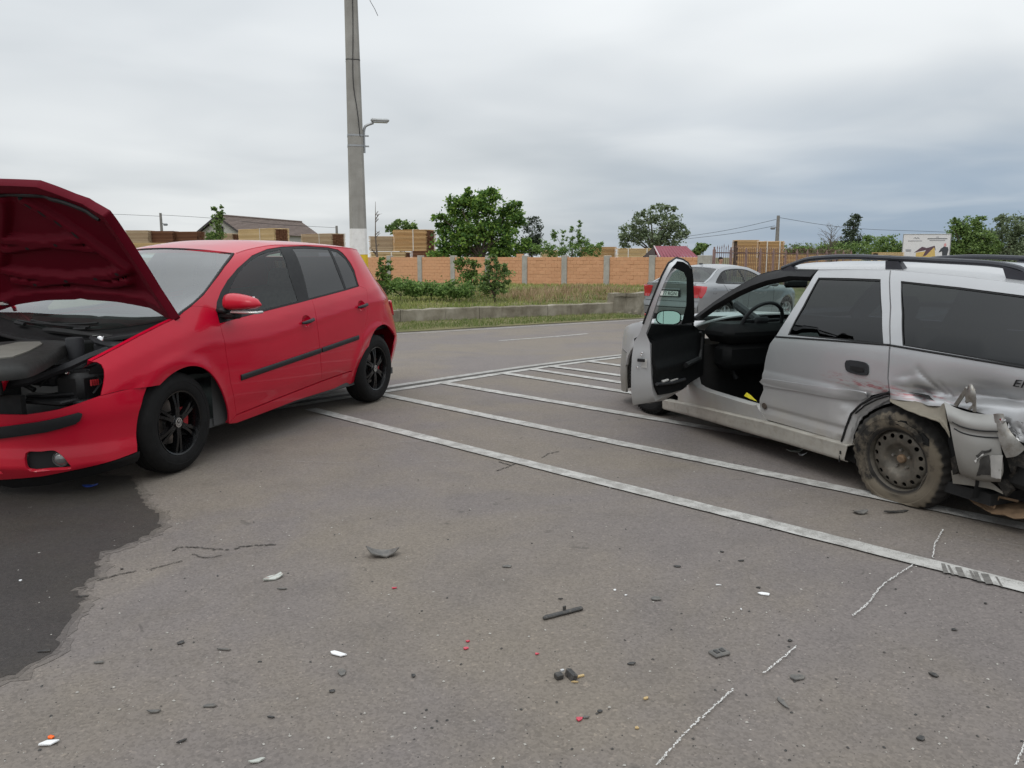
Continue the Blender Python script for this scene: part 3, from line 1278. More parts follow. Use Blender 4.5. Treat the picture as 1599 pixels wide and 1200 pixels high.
# side mouldings (in two pieces, one on each door)
ms = gs((376, 590), (500.5, 547.5), (502.5, 546.8), (559.5, 527), g=(2.0, .5))
for nm, (p, q) in (('front_door', (ms[0], ms[1])), ('rear_door', (ms[2], ms[3]))):
    d = (q - p) / np.linalg.norm(q - p)
    nn = np.array([-d[1], d[0]]) * .021

    def strip_map(x, z, p=p, q=q):
        P = g_side(x, z)
        # rounded rod-like section across the strip
        tt = (x - p[0]) / (q[0] - p[0])
        zc = p[1] + (q[1] - p[1]) * tt
        P[:, 1] += .012 * np.sqrt(np.clip(1 - ((z - zc) / .024) ** 2, 0.02, 1))
        return P
    o_ = [p + nn, p - nn * .3 - d * .02 * 0, p - nn, q - nn, q + nn]
    a, b = patch('side_moulding', strip_map, o_, M_TRIM, doors[nm][0], .014, mirror=True, thick=.014)
    b.parent = doors[nm][1]
# window surround and panes
gl1 = gs((352, 493), (356, 468), (359, 452), (370, 430), (383, 415), (396, 404), (408, 397), (418, 393.5), (438, 389.5), (452, 430), (466, 470), (414, 483), g=(2.0, 1.0))
gl2 = gs((457, 388), (476, 387.5), (513, 389.5), (526, 420), (538.5, 451.5), (483, 466), g=(1.1, 1.3))
gl3 = gs((516.5, 390.5), (527, 393.5), (540.5, 405), (552, 425), (558.5, 445.5), (541.5, 450.5), g=(.5, 1.4))
fr = patch('window_surround', g_side, list(g_dlo) + list(g_belt[1:-1]), M_BLACKP, golf, .04, holes=[gl1, gl2, gl3], lift=-.004, mirror=True)
gin = offset_map(g_side, -.006, side_out)
for outl, par, mat, nm in ((gl1, 'front_door', G_GREEN, 'window'), (gl2, 'rear_door', G_TINT, 'window'), (gl3, None, G_TINT, 'quarter_window')):
    a, b = patch(nm, gin, inset(outl, -.006), mat, doors[par][0] if par else golf, .05, thick=0, mirror=True)
    if par:
        b.parent = doors[par][1]
# fender
f_arch = spl(gs((357, 661), (357, 645), (354.5, 632), (347, 610), (335, 589.5), (320, 576.5), (302, 572), (284, 576), (266, 586.5), (249.5, 602), g=(2.3, .4)), 4)
f_out = gs((157.5, 618), (161, 602), (163, 588), (162, 577), (158, 569.5), (151, 565.8), (142, 564.5), (175, 547.5), (217.5, 525), (250, 508.7),
           (279, 495), (288, 486.5), (300, 478), (321, 479.5), (337, 484), (343, 505), g=(3.1, .7))
f_out += list(g_doorF[1:]) + gs((358, 661.5), g=(2.2, .2)) + f_arch[1:] + gs((230, 605), (190, 610), g=(2.8, .6))
patch('fender', g_side, f_out, M_RED, golf, .028, gap=.0015, mirror=True)
# flange along the bonnet opening
fe = gs((142, 564.5), (175, 547.5), (217.5, 525), (250, 508.7), (279, 495), g=(3.1, .75))
E_ = g_side(np.array([p[0] for p in fe]), np.array([p[1] for p in fe]))
for s in (1, -1):
    b = MB()
    V, F = [], []
    for i, p in enumerate(E_):
        V += [(p[0], s * (p[1] - .001), p[2] + .001), (p[0] - .004, s * (p[1] - .028), p[2] + .006), (p[0] - .004, s * (p[1] - .034), p[2] - .02), (p[0], s * (p[1] - .07), p[2] - .045)]
        if i:
            k = 4 * i
            for j in range(3):
                f = (k - 4 + j, k + j, k + j + 1, k - 3 + j)
                F.append(f if s < 0 else f[::-1])
    b.add(V, F)
    b.build('fender_flange', M_RED, golf, True)
# sill
patch('sill', g_side, gs((369, 649.5), (435, 623), (501.5, 597), (549, 581), (557, 575), (566, 592), (551, 598), (460.8, 626), (370, 660.5), (358, 662), g=(2.1, .25)),
      M_RED, golf, .03, mirror=True, thick=.05)

# front bumper: plan curve from the left arch round the nose
gPC = spl([(2.86, .868), (2.96, .858), (3.06, .832), (3.16, .782), (3.25, .71), (3.325, .61), (3.38, .48), (3.42, .33), (3.445, .16), (3.45, 0)], 8)
gPC = [np.array(p) for p in gPC]
gPC = gPC + [np.array([p[0], -p[1]]) for p in gPC[:-1][::-1]]
gPC = np.array(gPC)
sc_ = np.concatenate([[0], np.cumsum(np.linalg.norm(np.diff(gPC, axis=0), axis=1))])
sc_ = sc_[-1] / 2 - sc_          # left side positive, nose 0
g_px, g_py = pchip(sc_, gPC[:, 0]), pchip(sc_, gPC[:, 1])
g_bo = pchip([.10, .16, .20, .26, .32, .40, .5, .58, .64, .70], [-.06, -.02, .004, .0, -.012, -.008, .004, 0, -.010, -.035])


def g_bump(s, z):
    s, z = np.asarray(s, float), np.asarray(z, float)
    e = 2e-3
    tx, ty = g_px(s + e) - g_px(s - e), g_py(s + e) - g_py(s - e)
    L_ = np.hypot(tx, ty)
    nx, ny = ty / L_, -tx / L_
    o = g_bo(z)
    return np.stack([g_px(s) + nx * o, g_py(s) + ny * o, z], -1)


def gb(*pts, g=(.7, .5)):
    return GO.trace(g_bump, pts, g)


def sym(half):
    h_ = [np.array(p, float) for p in half]
    return h_ + [np.array([-p[0], p[1]]) for p in h_[::-1]]


bt = gb((2, 648), (37.5, 648.7), (87.5, 641), (125, 630), (157.5, 618.5), (190, 610.5), (215, 605.5), (229, 605), (223.6, 620), (217, 643.5), (213.4, 664), (212.6, 682.5), (214.2, 705.5),
        (175, 720), (112.5, 735), (62.5, 744.5), (2, 749.5), g=(.5, .6))
half = [np.array([0, bt[0][1]])] + list(bt) + [np.array([0, bt[-1][1]])]
fog = spl(gb((40, 708), (62, 705.5), (82.5, 703.7), (92, 708), (99, 714), (106, 722.5), (110.5, 732.5), (78, 735), (46, 736), g=(.6, .3)), 3, True)
mid = gb((-12, 712), (3, 724), (5, 741), (-12, 742), g=(.4, .3))
zt_, zb_ = mid[0][1], mid[3][1]
sm = abs(mid[2][0])
midp = [(sm, zb_ + .01), (sm + .0, zb_ + .06), (sm - .05, zt_), (-sm + .05, zt_), (-sm, zb_ + .06), (-sm, zb_ + .01)]
bumper = patch('front_bumper', g_bump, sym(half), M_RED, golf, .028, holes=[fog, [np.array([-p[0], p[1]]) for p in fog], midp], out=front_out, thick=.02)
lip = gb((214.2, 706), (175, 720.5), (112.5, 735.5), (62.5, 745), (2, 750), g=(.8, .2))
lo = [np.array([p[0], p[1] - .002]) for p in lip] + [np.array([0, lip[-1][1]])]
lo2 = [np.array([0, lo[-1][1] - .055])] + [np.array([p[0], p[1] - .065]) for p in lip[::-1]]


def g_lip(s, z):
    P = g_bump(s, z)
    P[:, 0] -= .02
    return P


patch('bumper_lip', g_lip, [(-p[0], p[1]) for p in (lo2[1:] + lo[:-1])][::1] and sym(lo)[::1][:0] or (lo + lo2[1:]), M_BLACKP, bumper, .05, out=front_out, thick=.01)
patch('bumper_lip', g_lip, [np.array([-p[0], p[1]]) for p in (lo + lo2[1:])], M_BLACKP, bumper, .05, out=front_out, thick=.01)
st_ = gb((2, 666), (62.5, 657.5), (100, 649.5), (122.5, 643.7), (128, 646), (125, 655), (117.5, 661), (75, 673.7), (2, 684.5), g=(.5, .5))
zc_f = pchip([-st_[4][0], -st_[1][0], 0, st_[1][0], st_[4][0]], [st_[4][1] - .01, (st_[1][1] + st_[7][1]) / 2, (st_[0][1] + st_[-1][1]) / 2, (st_[1][1] + st_[7][1]) / 2, st_[4][1] - .01])


def g_strip(s, z):
    P = g_bump(s, z)
    nrm = mapnormals(g_bump, np.stack([np.asarray(s, float), np.asarray(z, float)], 1))
    nrm *= np.where((nrm * front_out(P)).sum(1) < 0, -1, 1)[:, None]
    return P + nrm * (.014 + .010 * np.sqrt(np.clip(1 - ((z - zc_f(s)) / .05) ** 2, .05, 1)))[:, None]


patch('bumper_moulding', g_strip, sym([np.array([.02, st_[0][1]])] + list(st_) + [np.array([.02, st_[-1][1]])]), M_TRIM, bumper, .022, out=front_out, thick=.026)
fc = np.mean(fog, 0)
for s in (1, -1):
    P = g_bump(np.array([fc[0] * s]), np.array([fc[1]]))[0]
    tn = mapnormals(g_bump, np.array([[fc[0] * s, fc[1]]]))[0]
    if np.dot(tn, front_out(P[None])[0]) < 0:
        tn = -tn
    M = Matrix.Translation(Vector(P) - Vector(tn) * .055) @ Vector((0, 1, 0)).rotation_difference(Vector(tn)).to_matrix().to_4x4()
    MB().box((0, 0, 0), (.25, .01, .13), M).build('lamp_recess', M_BLACKP, bumper)
    off = Matrix.Translation((-.045 * s, .02, 0))
    fl = MB().lathe([(.001, .022), (.02, .019), (.036, .008), (.042, -.004), (.046, .004), (.047, -.03)], 24, M @ off).build('fog_lamp', simple('fog lamp glass', (.16, .16, .155), .18, metal=.3, coat=1.0, var=.2), bumper, True)
MB().box((3.36, 0, (zt_ + zb_) / 2), (.02, sm * 2 + .05, .16)).build('lower_grille', M_BLACKP, bumper)

# bonnet, raised
PHI = R(55)
HX, HZ = 2.35, .925
ca, sa = math.cos(PHI), math.sin(PHI)


def g_hood(a, b):
    a, b = np.asarray(a, float), np.asarray(b, float)
    w = .045 * (1 - (b / .72) ** 2) + .02 * np.sin(np.clip(a / 1.09, 0, 1) * math.pi) - .05 * np.clip((a - .75) / .35, 0, 1) ** 2   # crown and nose droop
    w = w - .03 * np.clip(np.abs(b) - .58, 0, 1) / .1
    return np.stack([HX + a * ca - w * sa, b, HZ + a * sa + w * ca], -1)


def hood_out(P):
    n = np.zeros_like(P)
    n[:, 0], n[:, 2] = -sa, ca
    return n


h_rear = GO.trace(g_hood, [(146, 461), (190, 464), (230, 471), (258, 483), (278, 495)], g=(.1, .2))
h_side = GO.trace(g_hood, [(278, 495), (248, 449), (215, 396), (190, 358), (170, 330), (147, 317), (120, 305), (92, 294), (66, 285)], g=(.1, .6))
print('hood rear', np.round(h_rear, 3).tolist(), 'side', np.round(h_side, 3).tolist())
rear_a = float(h_rear[0][0]) + .01
nose_a = float(h_side[-1][0]) + .02
h_half = [(rear_a, 0)] + [tuple(p) for p in h_rear if p[1] > .05] + [tuple(p) for p in h_side[1:] if p[1] > .05] + [(nose_a, 0)]
h_out = [np.array(p) for p in h_half] + [np.array([p[0], -p[1]]) for p in h_half[1:-1][::-1]]
bonnet = patch('bonnet', g_hood, h_out, M_RED, golf, .05, out=hood_out, thick=0, label='raised red bonnet')


def hplane(px, py):
    r = ray(px, py)
    C = np.array([0, 0, CAMH]) - GO.o
    cl = np.array([C @ GO.ax, C @ GO.ay, C[2]])
    rl = np.array([r @ GO.ax, r @ GO.ay, r[2]])
    nn = np.array([-sa, 0, ca])
    hp = np.array([HX, 0, HZ]) - nn * .03
    t = ((hp - cl) @ nn) / (rl @ nn)
    P = cl + rl * t - hp
    return np.array([P @ np.array([ca, 0, sa]), P[1]])


def segdist(A, B, a, b):
    d = B - A
    t = np.clip(((a - A[0]) * d[0] + (b - A[1]) * d[1]) / (d @ d), 0, 1)
    return np.hypot(a - A[0] - d[0] * t, b - A[1] - d[1] * t)


rib1 = [hplane(30, 318), hplane(100, 364), hplane(150, 398), hplane(192, 427)]
rib2 = [hplane(2, 396), hplane(60, 390), hplane(118, 382)]
rib3 = [hplane(192, 427), hplane(165, 438), hplane(120, 443), hplane(50, 449), hplane(17, 443)]
ribs = []
for rb in (rib1, rib2, rib3):
    rb = [np.array([p[0], p[1]]) for p in rb]
    for mir in (1, -1):
        ribs += [(np.array([p[0], p[1] * mir]), np.array([q[0], q[1] * mir])) for p, q in zip(rb[:-1], rb[1:])]
hedge = list(zip(h_out, h_out[1:] + h_out[:1]))


def g_under(a, b):
    a, b = np.asarray(a, float), np.asarray(b, float)
    P = g_hood(a, b)
    dr = np.full(a.shape, 9.0)
    for A_, B_ in ribs:
        dr = np.minimum(dr, segdist(A_, B_, a, b))
    de = np.full(a.shape, 9.0)
    for A_, B_ in hedge:
        de = np.minimum(de, segdist(A_, B_, a, b))

    def ss(x, lo_, hi_):
        t = np.clip((x - lo_) / (hi_ - lo_), 0, 1)
        return t * t * (3 - 2 * t)
    rib = np.maximum(1 - ss(dr, .016, .055), 1 - ss(de, .06, .10))
    rib = rib * 1.0
    dep = .012 + .042 * rib
    P[:, 0] += dep * sa
    P[:, 2] -= dep * ca
    return P


def under_out(P):
    return -hood_out(P)


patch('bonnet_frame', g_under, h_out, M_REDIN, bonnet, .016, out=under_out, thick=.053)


def on_under(px, py):
    q = hplane(px, py)
    return q


sl_m = simple('slot shade', (.006, .005, .006), .9)
for (x, y, L_, ang) in [(28, 312, .03, 0), (40, 325, .045, 40), (60, 338, .06, 40), (85, 354, .06, 40), (112, 372, .06, 40), (160, 409, .03, 40), (184, 370, .07, 65), (212, 414, .03, 40),
                        (168, 343, .035, 30), (179, 432, .035, 0), (144, 441, .035, 0), (97, 445, .035, 0), (50, 449, .03, 0), (36, 394, .03, 0), (80, 389, .03, 0)]:
    q = on_under(x, y)
    q2 = on_under(x + 4, y + 4 * math.tan(R(ang)) if ang < 80 else y + 10)
    d = (q2 - q) / np.linalg.norm(q2 - q)
    nn = np.array([-d[1], d[0]])
    o_ = [q + d * L_ / 2 * math.cos(t) + nn * .011 * math.sin(t) for t in np.linspace(0, 2 * math.pi, 10)[:-1]]
    patch('slot', g_under, o_, sl_m, bonnet, .04, out=under_out, thick=0, lift=.0015)
seal = [hplane(-60, 316), hplane(0, 309), hplane(42, 305.5), hplane(90, 312), hplane(125, 324), hplane(160, 339)]
sp_ = spl(seal, 8)
Ps = g_under(np.array([p[0] for p in sp_]), np.array([p[1] for p in sp_]))
MB().tube([tuple(p + np.array([sa, 0, -ca]) * .006) for p in Ps], .014, 8).build('bonnet_seal', M_BLACKP, bonnet, True)
q = hplane(10, 469)
P = g_under(np.array([q[0]]), np.array([q[1]]))[0]
MB().box(tuple(P + np.array([sa, 0, -ca]) * .012), (.05, .06, .03), None, .006).build('bonnet_latch', M_CHROME, bonnet)
for s in (1, -1):
    MB().tube([(HX - .05, s * .665, .90), (HX + .02, s * .67, .955), (HX + .08, s * .665, 1.03)], [.012, .015, .012], 6).build('bonnet_hinge', M_RED, bonnet, True)

# windscreen, cowl and wipers
LE = g_side(np.array([p[0] for p in G_screen_edge]), np.array([p[1] for p in G_screen_edge]))
tt_ = np.linspace(0, 1, len(LE))
lx, ly, lz = pchip(tt_, LE[:, 0]), pchip(tt_, LE[:, 1] - .012), pchip(tt_, LE[:, 2] - .004)


def g_screen(t, s):
    t, s = np.asarray(t, float), np.asarray(s, float)
    k = 1 - s * s
    return np.stack([lx(t) + k * (.115 - .03 * t), s * ly(t), lz(t) + k * (-.095 + .135 * t)], -1)


sq = [(0, -1), (0, 1), (1, 1), (1, -1)]
sq = [np.array(p, float) for p in sq]
patch('windscreen', g_screen, sq, G_SCREEN, golf, .07, out=front_out, thick=0)
b = MB()
for s in (1, -1):
    b.tube([tuple(p) for p in g_screen(np.linspace(0, 1, 14), np.full(14, s * .992))], .010, 6)
b.tube([tuple(p) for p in g_screen(np.full(20, 1.0), np.linspace(-1, 1, 20))], .008, 6)
b.build('windscreen_seal', M_BLACKP, golf, True)


def g_cowl(t, s):
    P0 = g_screen(np.zeros_like(np.asarray(s, float)), s)
    t = np.asarray(t, float)
    P0[:, 0] += t * .16 - .03
    P0[:, 2] += .012 - t * .07 - .02 * np.sin(t * math.pi)
    return P0


patch('cowl', g_cowl, [np.array(p, float) for p in [(0, -.97), (0, .97), (1, .97), (1, -.97)]], M_BLACKP, golf, .05, out=up_out, thick=.02)
b = MB()
for (s0, s1, t0) in ((.25, -.42, .04), (-.55, .30, .06)):
    n_ = 10
    P = g_screen(np.linspace(.02, t0 + .03, n_), np.linspace(s0, s1, n_)) + [0.012, 0, .015]
    b.tube([tuple(p) for p in P], .008, 6)
    P2 = g_screen(np.full(n_, .0), np.linspace(s0, s0 - .12 * np.sign(s0 - s1), n_)) + [.03, 0, .01]
    b.tube([tuple(p) for p in P2], .013, 6)
b.build('wiper', M_BLACKP, golf, True)


# roof
def g_roof(x, s):
    x, s = np.asarray(x, float), np.asarray(s, float)
    z0 = gZE(x) + dz_ * np.clip(1 - (xt - x) / .5, 0, 1)
    ye = g_y(np.minimum(x, xt), z0)
    return np.stack([x, s * ye, z0 + .042 * (1 - np.abs(s) ** 3.2)], -1)


ro = [np.array([xt + .10 * (1 - s * s), s]) for s in np.linspace(1, -1, 21)] + [np.array([-.31 - .04 * (1 - s * s), s]) for s in np.linspace(-1, 1, 21)]
patch('roof', g_roof, ro, M_RED, golf, .05, out=up_out, thick=.02)
for s in (1, -1):
    xs = np.linspace(xt - .02, -.31, 24)
    P = g_roof(xs, np.full(24, s * 1.0))
    MB().tube([tuple(p + [0, 0, -.004]) for p in P], .0065, 6).build('roof_strip', M_BLACKP if False else M_RED, golf, True)


# tail
def g_tail(y, z):
    y, z = np.asarray(y, float), np.asarray(z, float)
    yb = g_y(gXr(z) + .12, z)
    return np.stack([gXr(z) + .12 * np.clip(np.abs(y / yb), 0, 1.2) ** 4, y, z], -1)


def tail_outline(z0, z1, f=1.0, n=10):
    L_ = [np.array([float(g_y(float(gXr(z)) + .12, z)) * f, z]) for z in np.linspace(z0, z1, n)]
    return L_ + [np.array([-p[0], p[1]]) for p in L_[::-1]]


hat = tail_outline(.66, 1.37)
rwin = tail_outline(1.05, 1.33, .86)
tg = patch('tailgate', g_tail, hat, M_RED, golf, .05, holes=[rwin], out=back_out)
patch('rear_window', offset_map(g_tail, -.004, back_out), rwin, G_TINT, tg, .06, out=back_out, thick=0)
patch('rear_bumper', g_tail, tail_outline(.22, .655), M_RED, golf, .05, out=back_out)
for s in (1, -1):
    o_ = [np.array([s * a, z]) for a, z in ((.74, .78), (.50, .78), (.48, .90), (.60, .93), (.735, .93))]
    patch('tail_light', g_tail, o_, M_REDLENS, golf, .03, out=back_out, thick=.02, lift=.006)
rb_ = [p for p in g_arch_r if p[0] < 0 and p[1] < .62]
rbo = [np.array([float(gXr(z)) + .12, z]) for z in np.linspace(.615, .24, 8)]
rbo += [np.array([rb_[-1][0] - .0, .24])] + [p for p in rb_[::-1]] + [np.array([rb_[0][0], .615])]
patch('rear_bumper_end', g_side, rbo, M_RED, golf, .04, gap=.001, mirror=True)
sp = MB()
sp.box((-.335, 0, 1.425), (.10, .92, .025), None, .010)
sp.build('roof_spoiler', M_RED, golf, True)

# mirrors
for s in (1, -1):
    c = GO.plane(381, 477, 1, 1.00)
    cx, cz = c[0], c[2]
    e = empty('wing_mirror', (cx + .012, s * .995, cz + .008), 0, golf)
    e.scale = (1.25, 1.25, 1.2)
    V, F = [], []
    n1, n2 = 10, 16
    for i in range(n1 + 1):
        u = -1 + 2 * i / n1
        for k in range(n2):
            a = 2 * math.pi * k / n2
            ca_, sn_ = math.cos(a), math.sin(a)
            y = u * .125
            w = math.sqrt(max(0, 1 - abs(u) ** 2.6))
            hz = (.075 if sn_ > 0 else .038) * (.75 + .25 * -u if True else 1)
            V.append((.055 * ca_ * w * (1 if ca_ > 0 else .35), y * s, sn_ * hz * (.25 + .75 * w) * (w > 0) + (-.004 if sn_ < 0 else 0)))
    for i in range(n1):
        for k in range(n2):
            k2 = (k + 1) % n2
            f = (i * n2 + k, i * n2 + k2, (i + 1) * n2 + k2, (i + 1) * n2 + k)
            F.append(f if s < 0 else f[::-1])
    obj('mirror_housing', V, F, M_RED, e, True)
    MB().box((.004, s * .03, -.044), (.07, .17, .016), None, .006).build('indicator_lens', M_CLEARL, e, True)
    MB().box((-.010, s * -.10, -.065), (.075, .13, .04), None, .012).box((.01, -s * .12, -.04), (.06, .07, .03), None, .01).build('mirror_foot', M_BLACKP, e, True)
    MB().box((-.012, 0, .012), (.008, .15, .06), None, .003).build('mirror_glass', M_CHROME, e)

# inside: dashboard, seats, wheel, dark lining
b = MB()
b.box((2.10, 0, .86), (.5, 1.36, .16), None, .05)
b.box((1.95, 0, .70), (.3, 1.30, .3), None, .05)
b.build('dashboard', M_BLACKP, golf, True)
for sy in (.37, -.37):
    b = MB()
    b.box((1.15, sy, .50), (.5, .50, .16), None, .05)
    M = Matrix.Translation((.86, sy, .80)) @ Matrix.Rotation(R(-16), 4, 'Y')
    b.box((0, 0, 0), (.14, .50, .62), M, .05)
    b.box((-.01, 0, .40), (.10, .26, .18), M, .04)
    b.build('seat', M_CLOTH, golf, True)
b = MB()
b.box((.15, 0, .50), (.5, 1.25, .16), None, .05)
b.box((-.12, 0, .80), (.14, 1.25, .55), Matrix.Identity(4), .05)
b.build('rear_seat', M_CLOTH, golf, True)
b = MB()
b.tube([(1.78 + .0 * math.cos(a), .37 + .18 * math.cos(a), .93 + .18 * math.sin(a)) for a in np.linspace(0, 2 * math.pi, 25)], .014, 6, False)
b.box((1.80, .37, .93), (.04, .14, .10), None, .02)
b.build('steering_wheel', M_BLACKP, golf, True)
b = MB()
for s in (1, -1):
    b.add([(2.2, s * .80, .22), (.42, s * .80, .22), (.42, s * .80, 1.03), (2.2, s * .80, .90)], [(0, 1, 2, 3)])
    b.add([(.42, s * .80, .66), (-.55, s * .70, .66), (-.5, s * .66, 1.08), (.42, s * .78, 1.03)], [(0, 1, 2, 3)])
b.box((1.0, 0, .24), (2.9, 1.58, .06))
b.box((-.45, 0, .42), (.4, 1.2, .3))
b.box((2.42, 0, .62), (.04, 1.3, .55))
b.build('inner_lining', simple('cabin lining', (.055, .055, .055), .9), golf)
for hx in (0, 2.58):
    for s in (1, -1):
        b = MB()
        n = 16
        V, F = [], []
        for i in range(n + 1):
            a = math.pi * (-.02 + 1.04 * i / n)
            for y in (.80 if hx == 0 else .84, .60):
                V.append((hx + .40 * math.cos(a), s * y, .32 + .415 * math.sin(a)))
            V.append((hx + .02 * math.cos(a), s * .60, .32 + .02 * math.sin(a)))
            if i:
                k = 3 * i
                F += [(k - 3, k, k + 1, k - 2), (k - 2, k + 1, k + 2, k - 1)]
        b.add(V, F)


# engine bay
b = MB()
b.box((2.78, 0, .40), (.76, 1.05, .04))
for s in (1, -1):
    b.add([(2.4, s * .66, .40), (3.10, s * .58, .40), (3.02, s * .64, .72), (2.72, s * .69, .84), (2.4, s * .70, .93)], [(0, 1, 2, 3, 4)])
b.box((3.27, 0, .45), (.03, .8, .28))
b.build('engine_bay', M_DARK, golf)
cov = [GO.plane(x, y, 2, .835)[:2] for x, y in [(-90, 556), (-30, 539), (20, 533), (65, 531.5), (108, 533), (92, 546), (56, 566), (20, 574), (-60, 575)]]
cen = np.mean(cov, 0)
cov = spl(cov, 4, True)
V, F = [], []
n = len(cov)
for k, (sc, z) in enumerate(((1.02, .775), (1.02, .80), (.99, .825), (.93, .84), (.6, .845))):
    for p in cov:
        q = cen + (np.array(p) - cen) * sc
        V.append((q[0], q[1], z))
for k in range(4):
    for i in range(n):
        j = (i + 1) % n
        F.append((k * n + i, k * n + j, (k + 1) * n + j, (k + 1) * n + i))
F.append(tuple(4 * n + i for i in range(n)))
ec = obj('engine_cover', V, F, simple('engine cover plastic', (.014, .0135, .012), .55, spec=.25, var=.25, scale=9), golf, True)
ins = [GO.plane(x, y, 2, .852)[:2] for x, y in [(-70, 548), (0, 540), (30, 534), (62, 533.5), (66, 537), (45, 548), (20, 557), (-60, 566)]]
ins = [np.array(p) for p in ins]
if area2(ins) < 0:
    ins = ins[::-1]
MB().slab(ins, .842, .852).build('cover_panel', simple('silver plastic', (.15, .142, .122), .45, var=.12), ec)
# bracing bar over the lamp opening, hoses, reservoir, lamp bucket
b = MB()
bar = [GO.plane(x, y, 1, yy) for x, y, yy in ((168, 546, .66), (140, 557, .63), (110, 571, .56), (78, 583, .48), (52, 594, .40), (20, 600, .28), (-20, 598, .1))]
b.tube([tuple(p) for p in bar], [.020, .022, .024, .024, .022, .03, .03], 6)
b.build('front_carrier', M_GREYP, golf, True)
b = MB()
p0 = GO.plane(66, 572, 1, .30)
b.lathe([(0, .012), (.03, .012), (.034, 0), (.034, -.10)], 18, Matrix.Translation(p0) @ Matrix.Rotation(R(90), 4, 'X') @ Matrix.Rotation(0, 4, 'Y'))
p0 = GO.plane(116, 530, 1, .38)
b.lathe([(0, .010), (.045, .010), (.05, 0), (.05, -.12)], 18, Matrix.Translation(p0) @ Matrix.Rotation(R(90), 4, 'X'))
b.tube([(2.75, .55, .74), (2.95, .45, .70), (3.1, .30, .66), (3.2, .1, .62)], .022, 8)
b.tube([(2.55, .5, .84), (2.7, .55, .80), (2.9, .56, .70), (3.05, .58, .6)], .016, 8)
b.tube([(2.6, .2, .86), (2.75, .42, .84), (2.72, .58, .80)], .018, 8)
b.box((2.62, .48, .76), (.26, .22, .16), None, .02)
b.box((2.95, .33, .66), (.3, .2, .1), None, .02)
b.build('engine_parts', M_GREYP, golf, True)
M_HOSE = simple('rubber hose', (.010, .010, .010), .6, spec=.35)
for pts, r_ in (([(2.5, -.35, .86), (2.62, -.1, .885), (2.66, .2, .875), (2.60, .45, .85)], .020), ([(2.72, .60, .82), (2.85, .55, .79), (2.98, .50, .74), (3.05, .40, .70)], .012),
                ([(2.6, .62, .86), (2.75, .63, .83), (2.9, .62, .775)], .007), ([(3.08, .30, .76), (3.10, .42, .74), (3.06, .52, .70), (3.10, .60, .62)], .009), ([(3.16, .10, .70), (3.18, .24, .66), (3.16, .36, .60)], .015),
                ([(2.98, .58, .66), (3.06, .54, .70), (3.12, .46, .68), (3.14, .38, .62)], .006), ([(2.9, .66, .60), (3.0, .62, .56), (3.12, .56, .575)], .008)):
    MB().tube(spl(pts, 5), r_, 7).build('hose', M_HOSE, golf, True)
for c_, r_, m_ in (((2.60, .52, .86), .032, M_BLACKP), ((2.70, .40, .86), .022, M_CHROME), ((2.78, .58, .80), .018, M_GREYP), ((3.02, .46, .725), .016, M_GREYP), ((2.55, .30, .885), .020, M_BLACKP)):
    MB().lathe([(0, .012), (r_ * .8, .012), (r_, .006), (r_, -.03)], 14, Matrix.Translation(c_) @ Matrix.Rotation(R(90), 4, 'X')).build('cap', m_, golf, True)
for c_, s_ in (((2.98, .60, .70), (.05, .03, .02)), ((3.06, .57, .66), (.03, .04, .03)), ((3.12, .36, .70), (.06, .05, .03)), ((2.90, .50, .765), (.08, .05, .02))):
    MB().box(c_, s_, None, .005, rnd.uniform(-.5, .5)).build('connector', M_BLACKP, golf, True)
MB().box((2.66, .33, .872), (.05, .03, .003)).build('warning_sticker', M_CLEARL, golf)
b = MB()
b.box((3.00, .55, .60), (.22, .20, .20), None, .03)
b.box((3.10, .48, .545), (.26, .30, .03), None, .01)
b.box((3.05, .62, .53), (.2, .14, .04), None, .015)
b.tube([(3.16, .30, .56), (3.18, .45, .57), (3.10, .60, .58)], .012, 6)
b.tube([(3.05, .68, .58), (3.0, .70, .64), (3.02, .69, .68)], .008, 6)
b.build('lamp_bucket', M_BLACKP, golf, True)
b = MB()
for i in range(4):
    b.box((3.03 + i * .012, .70 - i * .004, .645), (.004, .012, .035))
b.build('lamp_wiring', M_CALIPER, golf)
c_ = GO.plane(106, 583, 1, .60)
MB().lathe([(0, .006), (.009, .004), (.010, -.01)], 10, Matrix.Translation(c_)).build('lamp_bulb', M_CHROME, golf, True)
# grille frame beside the opening
gr = [GO.plane(x, y, 0, 3.30) for x, y in ((24, 580), (14, 586), (7, 595), (3, 609))]
for s in (1, -1):
    MB().tube([(p[0], s * p[1], p[2]) for p in gr], [.014, .018, .018, .014], 8).build('grille_frame', M_RED, golf, True)
MB().box((3.32, 0, .66), (.03, .62, .15), None, .01).build('grille', M_BLACKP, golf)
b = MB()
for z in (.62, .66, .70):
    b.box((3.345, 0, z), (.02, .56, .008))
b.build('grille_slats', M_TRIM, golf)

alloy_wheel(golf, (2.58, .765, .322), R(4))
alloy_wheel(golf, (0, .765, .322), 0)
alloy_wheel(golf, (2.58, -.765, .322), R(4), True)
alloy_wheel(golf, (0, -.765, .322), 0, True)
# ================================================================== SILVER ESTATE CAR (wrecked)
oF, oR = gp(1018, 650), gp(1410, 792)
ax_ = (oF - oR)[:2]
ax_ /= np.linalg.norm(ax_)
OO = Frame(oR[:2] - np.array([-ax_[1], ax_[0]]) * .85, ax_, 0.0)
opel = empty('silver_estate_car', (OO.o[0], OO.o[1], 0), OO.rz,
             label='silver estate car with crushed rear corner, flat rear tyre and driver door standing open', cat='car')


